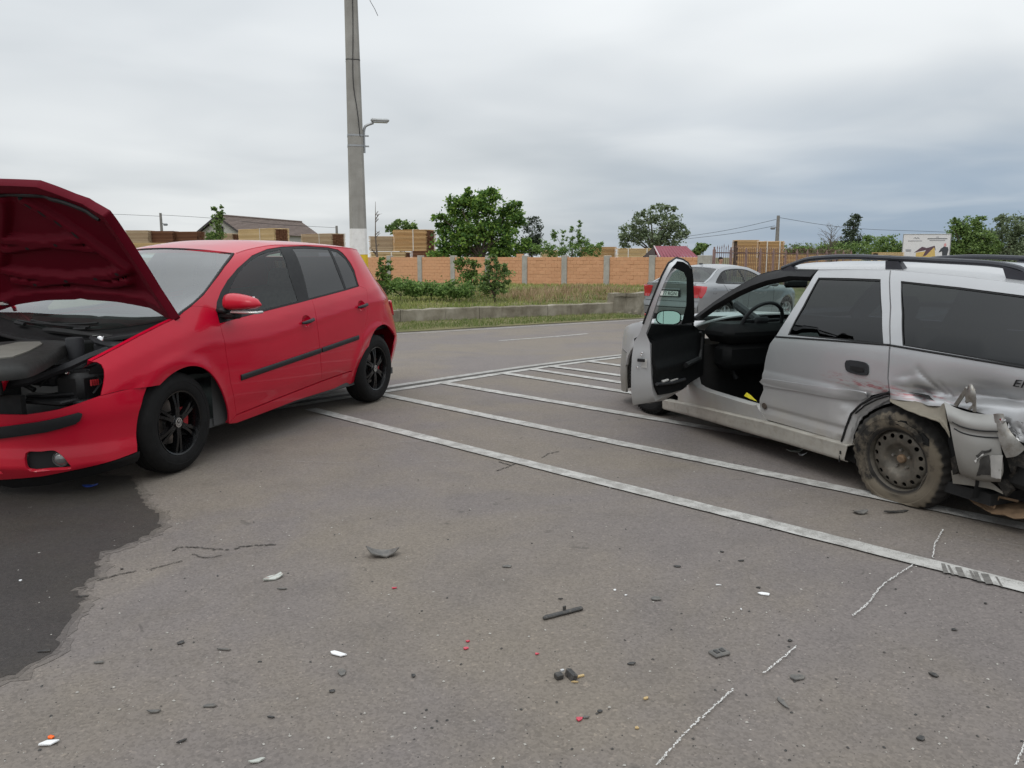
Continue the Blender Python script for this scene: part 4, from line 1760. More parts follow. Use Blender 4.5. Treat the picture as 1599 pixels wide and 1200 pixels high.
def scuffs(t, v, sx, c):
    """Red paint rubbed off on the flank, and black scrapes."""
    n = t.noise(t.coord((9, 9, 60)), 1, 5, .7)
    bz = t.mrange(t.math('ABSOLUTE', t.math('SUBTRACT', sx.outputs[2], t.math('ADD', .625, t.math('MULTIPLY', sx.outputs[0], .03)))), .0, .05, 1, 0)
    bx = t.math('MULTIPLY', t.mrange(sx.outputs[0], -.35, -.1, 0, 1), t.mrange(sx.outputs[0], .75, .45, 0, 1))
    m = t.math('MULTIPLY', t.math('MULTIPLY', bz, bx), t.mrange(n, .47, .62), True)
    c = t.mix(t.math('MULTIPLY', m, .75), c, (.34, .05, .06))
    return c


M_SILVER = car_paint('silver paint', (.43, .435, .445), .58, .42, .5, dustz=.62, dust=.75, dustc=(.33, .295, .245), extra=scuffs, flake=True)
M_SILVERD = car_paint('dusty silver paint', (.30, .296, .282), .40, .40, .45, dustz=.75, dust=.7, dustc=(.16, .14, .108))
M_ARCHD = simple('dusty arch lining', (.20, .178, .14), .75, metal=.15, var=.2, scale=7, dirt=.5)
M_DIRTY = simple('road dirt', (.22, .185, .14), .9, var=.35, scale=9, bump=.2, bscale=60)
M_RUST = simple('rusty steel', (.19, .125, .075), .8, metal=.1, var=.45, scale=10, bump=.3, bscale=60)
M_BARE = simple('bare bent steel', (.30, .29, .27), .42, metal=.8, var=.3, scale=14, dirt=.6)
M_SILLW = simple('dirty white sill plastic', (.36, .34, .30), .55, var=.15, scale=6, dirt=.45)
M_RAIL = simple('roof rail plastic', (.028, .030, .038), .45, var=.1, scale=10, bump=.04, bscale=250)
G_DARKT = glass('dark film glass', (.040, .044, .056), .72)
G_WIND = glass('estate windscreen glass', (.62, .75, .71), .8)

oW = pchip([-1.0, -.9, -.75, -.5, 0, .6, 1.3, 2.0, 2.64, 2.9, 3.1, 3.25, 3.36, 3.45], [.74, .79, .825, .843, .85, .853, .853, .852, .852, .85, .842, .815, .775, .72])
oZB = pchip([-1, -.6, .2, 1.2, 2.1, 2.5, 2.95, 3.19, 3.36, 3.45], [.875, .874, .872, .838, .815, .805, .785, .735, .68, .62])
oT = pchip([-.9, -.8, -.72, -.6, -.45, -.25, -.12, -.04, 0, .04, .1, .2, .3, .38, .42, .45, .48], [-.11, -.075, -.04, -.015, 0, .004, -.004, -.014, -.024, -.04, -.066, -.118, -.176, -.228, -.262, -.30, -.37])
oHub = [(2.76, .29)]


def vnoise(a, b, seed=0):
    """Smooth value noise on a lattice."""
    a, b = np.asarray(a, float), np.asarray(b, float)
    ia, ib = np.floor(a).astype(int), np.floor(b).astype(int)
    fa, fb = a - ia, b - ib
    fa, fb = fa * fa * (3 - 2 * fa), fb * fb * (3 - 2 * fb)

    def hsh(i, j):
        n = np.sin(i * 127.1 + j * 311.7 + seed * 74.7) * 43758.5453
        return n - np.floor(n)
    return ((hsh(ia, ib) * (1 - fa) + hsh(ia + 1, ib) * fa) * (1 - fb) + (hsh(ia, ib + 1) * (1 - fa) + hsh(ia + 1, ib + 1) * fa) * fb) * 2 - 1


def sstep(x, a, b):
    t = np.clip((np.asarray(x, float) - a) / (b - a), 0, 1)
    return t * t * (3 - 2 * t)


def o_base(x, z):
    d = z - oZB(x)
    return oW(x) + oT(d) + arch_bump(x, z, oHub, .35, .05, .012)


CREASES = []


def o_dent(x, z):
    """Crash damage: the flank behind the door pushed in, folded and creased."""
    m = sstep(x, .42, .10) * sstep(z, .80, .62)
    # long fold running backwards
    zc = .665 + .07 * sstep(x, .1, -.8) - .03
    g = -.046 * np.exp(-((z - zc) / np.where(z > zc, .052, .028)) ** 2) * sstep(x, .17, -.05)
    g += .012 * np.exp(-((z - zc + .10) / .035) ** 2) * sstep(x, .2, 0) * sstep(x, -.75, -.45)
    g -= .035 * np.exp(-((x + .02) / .06) ** 2 - ((z - .60) / .05) ** 2)
    g += .010 * np.exp(-((x - .06) / .05) ** 2 - ((z - .665) / .04) ** 2)
    g -= .026 * np.exp(-((x + .22) / .10) ** 2 - ((z - .56) / .06) ** 2)
    # sharp creases
    u = (x * .8 + z * 1.1)
    g += m * .006 * vnoise(x * 5, z * 6.5, 3)
    for (x1, z1, x2, z2, dp, w) in CREASES:
        t = np.clip(((x - x1) * (x2 - x1) + (z - z1) * (z2 - z1)) / ((x2 - x1) ** 2 + (z2 - z1) ** 2), 0, 1)
        d = np.hypot(x - x1 - (x2 - x1) * t, z - z1 - (z2 - z1) * t)
        g += -.6 * dp * np.exp(-(d / (w * 1.15)) ** 1.5) * (.35 + .65 * np.sin(np.clip(t, .02, .98) * math.pi))
    # a broad soft dent higher up
    g -= .014 * np.exp(-((x + .30) / .22) ** 2 - ((z - .72) / .07) ** 2)
    return g


def o_side(x, z):
    x, z = np.asarray(x, float), np.asarray(z, float)
    return np.stack([x, o_base(x, z), z], -1)


def o_sided(x, z):
    x, z = np.asarray(x, float), np.asarray(z, float)
    return np.stack([x, o_base(x, z) + o_dent(x, z), z], -1)


def door_dent(x, z):
    x, z = np.asarray(x, float), np.asarray(z, float)
    m = sstep(x, .62, .36) * sstep(z, .66, .52)
    g = m * (.022 * (1 - 2 * np.abs(vnoise(x * 6 + 3, z * 9, 8))) - .02) + .008 * m * vnoise(x * 20, z * 22, 2)
    g += -.03 * np.exp(-((x - .40) / .09) ** 2 - ((z - .50) / .07) ** 2)
    # side strip and the crease under it
    g += .010 * np.exp(-((z - .555 - .0) / .030) ** 4) * sstep(x, .30, .45)
    g += -.012 * np.exp(-((z - .335) / .018) ** 2)
    return np.stack([x, o_base(x, z) + g, z], -1)


def os_(*pts, g=(.5, .8), f=o_side):
    return OO.trace(f, pts, g)


for (p, q, dp, w) in (((1432, 578), (1466, 622), .022, .016), ((1420, 600), (1440, 618), .012, .012), ((1462, 598), (1478, 630), .018, .014), ((1394, 603), (1468, 614), .014, .014),
                      ((1480, 612), (1604, 630), .020, .016), ((1500, 596), (1560, 606), .008, .02), ((1398, 590), (1436, 584), .007, .018), ((1540, 612), (1590, 640), .012, .014)):
    a, b = os_(p, q, g=(0, .62))
    CREASES.append((a[0], a[1], b[0], b[1], dp, w))
o_ap = os_((1082, 497), (1127, 464), (1162, 443), (1190, 428.5), (1220, 422), (1250, 420.5), (1278, 421), g=(2.1, .95))
o_jt = os_((1278, 421), (1335, 421), (1390, 422), (1440, 426), (1494, 431), (1550, 437.5), (1599, 444), g=(.8, 1.28))
zj_r = o_jt[-1][1]
o_jr = [np.array([x, zj_r + (x - o_jt[-1][0]) * .02]) for x in (-.68, -.78, -.86)]
joint = o_ap + o_jt[1:] + o_jr

# rear door with its window opening and a pressed strip
rd_f = os_((1278, 422), (1262, 446), (1245.5, 471.7), (1228, 499), (1211.4, 525.4), (1202, 537), (1195.7, 558), (1191.8, 584.4), (1191, 600), (1192, 609), (1186.5, 621.7), (1184.4, 638.7), (1190.7, 646), (1197, 655.7), g=(.8, 1.28))
rd_b = os_((1197, 655.7), (1255, 672.5), (1314, 689.7), g=(1.1, .2))
rd_r = os_((1314, 689.7), (1320.4, 670.6), (1327.8, 646.3), (1338.3, 630), (1359.3, 618.3), (1388, 612), g=(.4, .2))
rd_s = os_((1388, 612), (1385.7, 589.6), (1387, 563.4), (1389.3, 538), (1390, 480), (1390.4, 422), g=(.2, .6))
rd_t = os_((1390, 422), (1335, 421), (1278, 422), g=(.2, 1.29))
g_l = os_((1278.3, 433.7), (1327, 434.5), (1375.2, 436.3), (1377.5, 487), (1379.7, 537.8), (1305, 530.5), (1229.8, 523.6), (1254, 478), g=(.7, 1.25))
rdoor = patch('rear_door', door_dent, rd_f + rd_b[1:] + rd_r[1:] + rd_s[1:] + rd_t[1:-1], M_SILVER, opel, .02, holes=[g_l], gap=.002, thick=.02,
              label='dented rear door with red paint rubbed onto it')
o_in = offset_map(o_side, -.008, side_out)
patch('window', o_in, inset(g_l, -.006), G_DARKT, rdoor, .06, thick=0)
gm = inset(g_l, -.004)
gi = inset(g_l, .010)
patch('window_seal', o_in, gm, M_BLACKP, rdoor, .05, holes=[gi], thick=0, lift=.004)
hl = os_((1323, 563.4), (1346, 565), (1355, 569), (1357, 577), (1354, 586.5), (1334, 584), (1322.5, 578), g=(.4, .72))
hl = spl(hl, 3, True)
patch('door_handle', o_side, hl, M_GREYP, rdoor, .012, thick=.012, lift=.009)
hc = np.mean(hl, 0)
patch('handle_flap', o_side, [hc + np.array(p) for p in [(.055, -.015), (.055, .004), (-.045, .006), (-.05, -.016), (0, -.024)]], M_BLACKP, rdoor, .02, thick=.008, lift=.014)
stp = os_((1194, 591), (1250, 599), (1310, 607.5), (1352, 612.5), (1340, 625), (1300, 620), (1250, 611.5), (1194, 602), g=(1.1, .6))
patch('door_strip', door_dent, spl(stp, 2, True), M_SILVER, rdoor, .016, thick=.010, lift=.010)
# belt seal
for nm, pts in (('belt_seal', [(1211, 526), (1300, 532), (1389, 539)]), ('belt_seal', [(1391, 539.5), (1490, 556), (1604, 575)])):
    q = OO.trace(o_side, pts, (1.0, .85))
    xs = np.linspace(q[0][0], q[-1][0], 16)
    zz = np.interp(-xs, [-p[0] for p in q], [p[1] for p in q])
    P = o_side(xs, zz)
    MB().tube([tuple(p + [0, .002, 0]) for p in P], .006, 6).build(nm, M_BLACKP, opel, True)
# fuel-door style plug hole
pl = OO.solve(o_side, 1193.5, 634, (1.1, .4))
P = o_side(np.array([pl[0]]), np.array([pl[1]]))[0]
MB().lathe([(0, .010), (.020, .010), (.024, .0)], 16, Matrix.Translation(P + [0, -.004, 0])).build('rubber_plug', simple('brown rubber', (.06, .045, .035), .8), opel, True)

# rear quarter
XR = -.90
q_t = [p for p in o_jt if p[0] < rd_s[-1][0] - .01]
q_t = os_((1391.5, 422), g=(.2, 1.29)) + q_t + o_jr
q_r = [np.array([XR, 1.24]), np.array([XR - .03, 1.0]), np.array([XR - .05, .8]), np.array([XR - .05, .62]), np.array([XR - .04, .50])]
q_b = os_((1604, 662), (1575, 655), (1545, 648), (1520, 642), (1497, 637), (1480, 634), (1466.7, 635.5), (1447, 634), (1430, 629.5), (1410, 626), (1391, 623.5), g=(-.6, .55))
q_s = os_((1390, 612), (1387.8, 589.6), (1389, 563.4), (1391, 538.5), (1391.5, 480), g=(.18, .62))
g_q = os_((1406.7, 439), (1500, 449), (1599, 461.8), g=(.1, 1.25))
g_q += [np.array([-.80, g_q[-1][1] - .012]), np.array([-.83, .90])] + os_((1599, 572.6), (1500, 555.5), (1409.3, 540), (1408, 490), g=(-.6, .87))
quarter = patch('rear_quarter', o_sided, q_t + q_r + q_b + q_s, M_SILVER, opel, .0115, holes=[g_q], gap=.001, thick=.016, label='crumpled rear quarter panel')
patch('rear_side_window', o_in, inset(g_q, -.006), G_DARKT, quarter, .08, thick=0)
patch('window_seal', o_in, inset(g_q, -.004), M_BLACKP, quarter, .06, holes=[inset(g_q, .008)], thick=0, lift=.004)
# other side, intact
full = [np.array([p[0], p[1]]) for p in joint] + q_r + [np.array([x, z]) for x, z in ((-.45, .30), (-.36, .45), (-.2, .56), (0, .60), (.2, .56), (.36, .45), (.42, .2), (2.2, .17), (2.26, .45), (2.4, .57), (2.64, .62))]
full += [np.array([x, float(oZB(x))]) for x in (2.64, 2.5, 2.3, 2.15)]


def o_sideR(x, z):
    P = o_side(x, z)
    P[:, 1] *= -1
    return P


gr_ = [g_l, g_q, [np.array(p) for p in ((1.98, .87), (1.25, .885), (.95, 1.22), (1.10, 1.235), (1.4, 1.20), (1.75, 1.02))]]
fs = patch('body_side', o_sideR, full, M_SILVER, opel, .07, holes=gr_, out=lambda P: -side_out(P))
for h_ in gr_:
    patch('window', lambda x, z: o_sideR(x, z) + np.array([0, .008, 0]), h_, G_DARKT if h_ is not gr_[2] else G_GREEN, fs, .1, thick=0, out=lambda P: -side_out(P))

# front door frame, sill, front wing
op = os_((1265, 432.5), (1231.7, 431.3), (1196.7, 438.3), (1172, 447), (1150, 457), (1115, 477), (1092, 494), g=(.8, 1.22))
apo = list(o_ap)
patch('door_frame', o_side, apo + [p for p in op], M_BLACKP, opel, .03, thick=.05)
ap_in = os_((1084, 522), (1080, 535), (1077.5, 555), (1078, 575), (1080, 586), (1083, 601), (1090, 606), (1098.7, 609.9), (1131.4, 620.4), (1161.7, 629.7), (1175.7, 633.5), (1182, 633), g=(2.0, .9))
sill_l = os_((1184.4, 639), (1190.7, 647), (1197, 657), (1201, 663), (1150, 650), (1087.6, 636.5), (1058, 629), (1060, 610), (1063, 580), (1066, 540), (1069, 525), g=(1.1, .25))
patch('door_sill', o_side, ap_in + sill_l, M_SILVER, opel, .03, thick=.07)
patch('rear_sill', o_side, os_((1199, 658), (1255, 674.5), (1314, 691.5), (1322, 694), (1323, 699), (1255, 678), (1200, 664), g=(1.1, .2)), M_SILVERD, opel, .03, thick=.05)
# low sill trim, hanging a little out
sl_t = [(1035.5, 625.5), (1087.6, 635.5), (1145, 649), (1201.4, 662.5), (1263, 680), (1324.7, 697)]
sl_b = [(1035.5, 639), (1087, 652.5), (1116.3, 661), (1170, 677), (1222.6, 691.8), (1318.3, 720.5)]
T_ = [OO.plane(x, y, 1, .875) for x, y in sl_t]
B_ = [OO.plane(x, y, 1, .865) for x, y in sl_b]


def loft(name, rows, mat, parent, nu=4, nv=4, thick=.006, label=None, jit=0.0):
    """Smooth sheet through rows of points, with a thickness."""
    Rw = [spl(r, nu) for r in rows]
    m = len(Rw[0])
    cols = [spl([Rw[i][j] for i in range(len(Rw))], nv) for j in range(m)]
    G_ = np.array(cols)                     # m x k x 3
    if jit:
        G_ = G_ + nr.normal(0, jit, G_.shape)
    a, b_ = G_.shape[:2]
    du = np.gradient(G_, axis=0)
    dv = np.gradient(G_, axis=1)
    n_ = np.cross(du, dv)
    n_ /= np.linalg.norm(n_, axis=2)[:, :, None] + 1e-9
    V = list(G_.reshape(-1, 3)) + list((G_ - n_ * thick).reshape(-1, 3))
    F = []
    o = a * b_
    for i in range(a - 1):
        for j in range(b_ - 1):
            f = (i * b_ + j, (i + 1) * b_ + j, (i + 1) * b_ + j + 1, i * b_ + j + 1)
            F += [f, tuple(q + o for q in f[::-1])]
    for i in range(a - 1):
        for j in (0, b_ - 1):
            F.append((i * b_ + j, (i + 1) * b_ + j, (i + 1) * b_ + j + o, i * b_ + j + o))
    for j in range(b_ - 1):
        for i in (0, a - 1):
            F.append((i * b_ + j, i * b_ + j + 1, i * b_ + j + 1 + o, i * b_ + j + o))
    ob = obj(name, V, F, mat, parent, True, label=label)
    ob.data.set_sharp_from_angle(angle=R(50))
    return ob


loft('sill_trim', [[p + [0, -.07, .004] for p in T_], T_, [p * .92 + q * .08 + [0, .004, 0] for p, q in zip(T_, B_)], [p * .5 + q * .5 + [0, .003, 0] for p, q in zip(T_, B_)], [p * .08 + q * .92 + [0, .0, 0] for p, q in zip(T_, B_)], [q + [0, -.03, -.004] for q in B_]], M_SILLW, opel, 3, 3, .004)
MB().box(tuple(OO.plane(1311, 715, 1, .872)), (.006, .006, .05)).box(tuple(OO.plane(1312, 707, 1, .882)), (.010, .004, .02)).build('trim_screw', M_DARK, opel)


def o_plain(x, z):
    return o_side(x, z)


# front wing and bumper end
ar_f = [np.array([2.76 + .40 * math.cos(a), .27 + .36 * math.sin(a)]) for a in np.linspace(R(190), R(-12), 22)]
wing = [np.array(p) for p in ((2.16, .80), (2.16, .5), (2.2, .2))] + ar_f[1:-3] + [np.array(p) for p in ((3.14, .50), (3.25, .515), (3.38, .54), (3.43, .57))] + [np.array([x, float(oZB(x)) + .01]) for x in (3.42, 3.3, 3.1, 2.9, 2.7, 2.4)]
patch('front_wing', o_side, wing, M_SILVER, opel, .03, thick=.02, gap=.001)
patch('front_wing', o_sideR, wing, M_SILVER, opel, .05, thick=.02, out=lambda P: -side_out(P))
oPC = spl([(3.15, .836), (3.26, .812), (3.37, .765), (3.46, .69), (3.53, .57), (3.58, .40), (3.61, .2), (3.62, 0)], 8)
oPC = [np.array(p) for p in oPC]
oPC = np.array(oPC + [np.array([p[0], -p[1]]) for p in oPC[:-1][::-1]])
sc2 = np.concatenate([[0], np.cumsum(np.linalg.norm(np.diff(oPC, axis=0), axis=1))])
sc2 = sc2[-1] / 2 - sc2
o_px, o_py = pchip(sc2, oPC[:, 0]), pchip(sc2, oPC[:, 1])


def o_bump(s, z):
    s, z = np.asarray(s, float), np.asarray(z, float)
    e = 2e-3
    tx, ty = o_px(s + e) - o_px(s - e), o_py(s + e) - o_py(s - e)
    L_ = np.hypot(tx, ty)
    o = .012 * np.sin(np.clip((z - .15) / .35, 0, 1) * math.pi)
    return np.stack([o_px(s) + ty / L_ * o, o_py(s) - tx / L_ * o, z], -1)


se = sc2[0]
patch('front_bumper', o_bump, [np.array(p) for p in ((se, .49), (se - .12, .505), (se - .3, .54), (0, .55), (-se + .3, .54), (-se, .49), (-se, .13), (-se + .4, .10), (se - .4, .10), (se, .13))], M_SILVERD, opel, .05, out=front_out, thick=.02)
for s in (1, -1):
    MB().box((3.42, s * .50, .60), (.14, .34, .10), Matrix.Identity(4), .03).build('headlight', M_CLEARL, opel, True)


def o_hood(x, s):
    x, s = np.asarray(x, float), np.asarray(s, float)
    z0 = oZB(np.minimum(x, 3.42)) + .008 - .08 * sstep(x, 3.4, 3.6)
    y0 = (o_base(np.minimum(x, 3.4), oZB(np.minimum(x, 3.4)) + .01) - .002)
    return np.stack([x, s * y0, z0 + .075 * (1 - np.abs(s) ** 2.4) * (1 - .6 * sstep(x, 2.6, 3.6))], -1)


ho = [np.array([2.12 + .12 * (1 - s * s), s]) for s in np.linspace(-1, 1, 15)] + [np.array([3.41 + .18 * (1 - s * s), s]) for s in np.linspace(1, -1, 15)]
patch('bonnet', o_hood, ho, M_SILVER, opel, .06, out=up_out)

# windscreen, roof, rails
oj_x = np.array([p[0] for p in joint])
oj_z = np.array([p[1] for p in joint])
oJ = pchip(oj_x, oj_z)
wl = [p for p in o_ap[:5]]
LE2 = o_side(np.array([p[0] for p in wl]), np.array([p[1] for p in wl]))
t2 = np.linspace(0, 1, len(wl))
l2 = [pchip(t2, LE2[:, k]) for k in range(3)]


def o_screen(t, s):
    t, s = np.asarray(t, float), np.asarray(s, float)
    k = 1 - s * s
    return np.stack([l2[0](t) + k * (.17 - .06 * t), s * (l2[1](t) - .015), l2[2](t) - .004 + k * (-.02 + .055 * t)], -1)


patch('windscreen', o_screen, sq, G_WIND, opel, .08, out=front_out, thick=0)
b = MB()
b.tube([tuple(p) for p in o_screen(np.full(20, .995), np.linspace(-1, 1, 20))], .02, 6)
b.tube([tuple(p) for p in o_screen(np.full(20, .0), np.linspace(-1, 1, 20))], .02, 6)
for s in (1, -1):
    b.tube([tuple(p) for p in o_screen(np.linspace(0, 1, 12), np.full(12, s))], .014, 6)
b.build('windscreen_seal', M_BLACKP, opel, True)
xf = float(o_ap[4][0])


def o_roof(x, s):
    x, s = np.asarray(x, float), np.asarray(s, float)
    xx = np.minimum(x, xf)
    z0 = oJ(xx)
    ye = o_base(xx, z0)
    return np.stack([x, s * ye, z0 + .055 * (1 - np.abs(s) ** 2.6)], -1)


rf = [np.array([xf + .10 * (1 - s * s), s]) for s in np.linspace(1, -1, 15)] + [np.array([-.86 - .05 * (1 - s * s), s]) for s in np.linspace(-1, 1, 15)]
patch('roof', o_roof, rf, M_SILVER, opel, .05, out=up_out, thick=.03)
rl_top = [(1222, 419.5), (1245.5, 410.5), (1266.5, 404.5), (1311, 401.5), (1350, 401.8), (1389.6, 403.6), (1430, 405.5), (1468, 407.5), (1510, 409.5), (1547, 412), (1575, 416), (1599, 423)]
RT = [OO.plane(x, y, 1, .555) for x, y in rl_top]
RT.append(RT[-1] + np.array([-.06, 0, -.045]))
feet = [OO.plane(1398, 411, 1, .555)]
for s in (1, -1):
    b = MB()
    b.tube([(p[0], s * p[1], p[2]) for p in spl(RT, 3)], .0165, 8)
    fx, fz = feet[0][0], feet[0][2]
    b.prism([(fx + .055, fz + .012), (fx - .035, fz + .010), (fx - .095, fz - .055), (fx + .05, fz - .06)], s * .535, s * .575)
    p = RT[-3]
    b.prism([(p[0] + .02, p[2]), (p[0] - .10, p[2] - .03), (p[0] - .12, p[2] - .10), (p[0] - .02, p[2] - .09)], s * .535, s * .575)
    p = RT[0]
    b.prism([(p[0] + .03, p[2] - .03), (p[0] - .10, p[2] + .02), (p[0] - .16, p[2] - .005), (p[0] - .16, p[2] - .05)], s * .535, s * .575)
    b.build('roof_rail', M_RAIL, opel, True)


# back of the car (out of the picture to the right)
oXr = pchip([.2, .5, .85, 1.27], [-.93, -.955, -.95, -.86])


def o_tail(y, z):
    y, z = np.asarray(y, float), np.asarray(z, float)
    yb = o_base(oXr(z) + .03, z)
    return np.stack([oXr(z) + .04 * np.abs(y / yb) ** 4 - .01, y, z], -1)


def otl(z0, z1, f=1.0):
    L_ = [np.array([float(o_base(float(oXr(z)) + .03, np.array(z))) * f, z]) for z in np.linspace(z0, z1, 10)]
    return L_ + [np.array([-p[0], p[1]]) for p in L_[::-1]]


tgo = otl(.48, 1.27)
tw = otl(.86, 1.2, .85)
tg2 = patch('tailgate', o_tail, tgo, M_SILVER, opel, .07, holes=[tw], out=back_out)
patch('rear_window', o_tail, tw, G_DARKT, tg2, .1, out=back_out, thick=0)
patch('rear_bumper', o_tail, [p if p[0] < .35 else np.array([.35 + rnd.uniform(-.03, .03), p[1]]) for p in otl(.16, .47)], M_SILVERD, opel, .05, out=back_out)

patch('tail_light', o_tail, [np.array(p) for p in ((-.62, .62), (-.78, .62), (-.775, .86), (-.66, .86))], M_REDLENS, opel, .04, out=back_out, thick=.02, lift=.01)
patch('tail_light', o_tail, [np.array(p) for p in ((.60, .70), (.74, .72), (.735, .86), (.64, .86))], M_REDLENS, opel, .04, out=back_out, thick=.02, lift=.01)
MB().box((-.985, 0, .64), (.02, .54, .12), None, .004).build('plate_recess', M_GREYP, opel)
# ---- torn rear corner
P3 = lambda x, y, yy: OO.plane(x, y, 1, yy)
loft('torn_arch', [[P3(1389, 622.5, .84), P3(1415, 625, .83), P3(1440, 630, .82), P3(1466, 634.5, .82), P3(1476, 629, .84)],
                   [P3(1389.5, 626, .88), P3(1414, 636, .875), P3(1440, 643, .87), P3(1463, 651, .87), P3(1478, 648, .88)],
                   [P3(1390, 628, .905), P3(1412, 639.5, .92), P3(1438, 650, .925), P3(1466.7, 660.5, .925), P3(1483, 684, .90)]], M_ARCHD, opel, 4, 4, .004,
     label='torn and dusty wheel arch flap', jit=.0012)
rows = [[(1474, 628, .85), (1492, 638, .865), (1513, 645, .87), (1535, 648, .87), (1556, 649, .86)],
        [(1479, 645, .895), (1497, 653, .905), (1515, 659, .905), (1536, 662, .90), (1557, 662, .89)],
        [(1482, 656, .902), (1499, 664, .91), (1517, 669.5, .91), (1537, 672, .905), (1558, 672, .895)],
        [(1484, 661, .892), (1500, 668.5, .90), (1518, 673.5, .90), (1538, 676, .895), (1559, 676.5, .885)],
        [(1488, 682, .905), (1503, 691, .912), (1520, 696, .912), (1541, 699, .90), (1564, 702, .88)],
        [(1494, 712, .90), (1505, 720, .905), (1521, 727, .90), (1541, 731, .885), (1567, 734, .87)],
        [(1499, 734, .86), (1509, 740, .87), (1525, 745, .87), (1544, 748, .855), (1563, 749, .84)],
        [(1501, 740, .80), (1511, 745, .81), (1527, 749, .81), (1545, 751, .80), (1562, 751, .78)]]
rbp = loft('rear_bumper_corner', [[P3(*p) for p in r] for r in rows], M_SILVERD, opel, 4, 4, .006, label='broken silver rear bumper corner', jit=.0)
for pts in (((1487, 659, .910), (1500, 666, .916), (1518, 671, .917), (1538, 673.5, .910), (1558, 674, .900)), ((1490, 669.5, .905), (1502, 676, .911), (1519, 680.5, .911), (1539, 683, .905), (1560, 684, .895))):
    MB().tube(spl([P3(*p) for p in pts], 4), .0035, 5).build('bumper_seam', M_BLACKP, rbp, True)
# scraped patch with black smears
M_SMEAR = simple('black rubber smear', (.035, .033, .03), .8, var=.4, scale=30)
M_WHITE = simple('scraped bare plastic', (.42, .41, .39), .5, var=.15, scale=20)
loft('scrape', [[P3(1530, 716, .905), P3(1537, 713, .903), P3(1545, 711, .90)], [P3(1529, 730, .902), P3(1536, 728, .90), P3(1546, 727, .897)], [P3(1524, 744, .888), P3(1533, 742, .885), P3(1547, 742, .88)]], M_SMEAR, rbp, 3, 3, .002, jit=.0015)
loft('scrape', [[P3(1524, 712, .915), P3(1534, 705, .912), P3(1548, 700, .905)], [P3(1527, 716, .915), P3(1536, 709, .912), P3(1549, 706, .905)]], M_SMEAR, rbp, 3, 3, .002, jit=.003)
loft('scrape', [[P3(1522, 719, .915), P3(1528, 712, .914), P3(1535, 708, .912)], [P3(1523, 722, .915), P3(1529, 716, .914), P3(1536, 711, .912)]], M_WHITE, rbp, 3, 3, .002, jit=.002)
loft('scrape', [[P3(1546, 712, .903), P3(1556, 711, .90), P3(1566, 711, .893)], [P3(1548, 745, .875), P3(1556, 747, .868), P3(1563, 748, .862)]], M_WHITE, rbp, 3, 4, .002, jit=.001)
# hanging plate behind the bumper corner
loft('bent_bracket', [[P3(1552, 647, .885), P3(1560, 646, .885), P3(1567, 646.5, .88)], [P3(1557, 672, .895), P3(1567, 668, .89), P3(1576, 671, .88)], [P3(1563, 694, .895), P3(1577, 689, .888), P3(1592, 690, .87)],
                      [P3(1572, 715, .885), P3(1588, 712, .875), P3(1602, 700, .85)]], M_BARE, opel, 4, 4, .004, label='bent steel plate hanging from the rear corner')
MB().lathe([(0, .006), (.012, .004), (.013, -.01)], 12, Matrix.Translation(P3(1564.5, 657.5, .893))).build('bolt', M_CHROME, opel, True)
loft('torn_skin', [[P3(1567, 652, .86), P3(1585, 655, .85), P3(1604, 662, .84)], [P3(1578, 672, .85), P3(1592, 674, .84), P3(1606, 684, .82)], [P3(1592, 688, .84), P3(1600, 692, .83), P3(1608, 700, .80)]], M_SILVER, opel, 4, 4, .004, jit=.004)
# triangular bracket standing up out of the crease
apx = P3(1515.5, 601, .90)
for (q1, q2, w) in (((1492, 634, .86), (1511, 606, .90), .022), ((1522, 644, .87), (1520, 607, .90), .020), ((1508, 628, .87), (1524, 622, .89), .016), ((1513, 640, .87), (1523, 631, .88), .012)):
    a, c = P3(*q1), P3(*q2)
    MB().box((0, 0, 0), (w, .010, float(np.linalg.norm(c - a))), Matrix.Translation((a + c) / 2) @ Vector((0, 0, 1)).rotation_difference(Vector(c - a)).to_matrix().to_4x4(), .003).build('bent_strut', M_BARE, opel)
loft('bracket_plate', [[P3(1509, 612, .90), P3(1515, 600, .905), P3(1519, 604, .90)], [P3(1508, 620, .90), P3(1516, 614, .912), P3(1524, 616, .90)], [P3(1510, 628, .89), P3(1516, 628, .90), P3(1524, 632, .89)]], M_BARE, opel, 3, 3, .004)
M_BRK = simple('broken black plastic trim', (.014, .013, .012), .6, var=.3, scale=20, spec=.3, dirt=.25)
for k_, pts in enumerate((((1572, 716, .82), (1590, 708, .80), (1606, 712, .78), (1606, 735, .78), (1588, 728, .80), (1578, 738, .81)), ((1574, 742, .78), (1592, 735, .77), (1606, 742, .76), (1600, 758, .75), (1584, 752, .76)),
                          ((1590, 655, .80), (1606, 640, .80), (1606, 668, .79), (1598, 676, .79)), ((1556, 752, .80), (1568, 748, .79), (1580, 764, .78), (1570, 776, .78)), ((1484, 716, .84), (1492, 712, .86), (1496, 736, .85), (1488, 742, .83)))):
    V = [P3(*p) for p in pts]
    V2 = [v + np.array([rnd.uniform(-.01, .01), -.02, rnd.uniform(-.008, .008)]) for v in V]
    m = len(V)
    obj('broken_plastic', V + V2, [tuple(range(m)), tuple(range(2 * m - 1, m - 1, -1))] + [(i, i + m, (i + 1) % m + m, (i + 1) % m) for i in range(m)], M_BRK, opel)
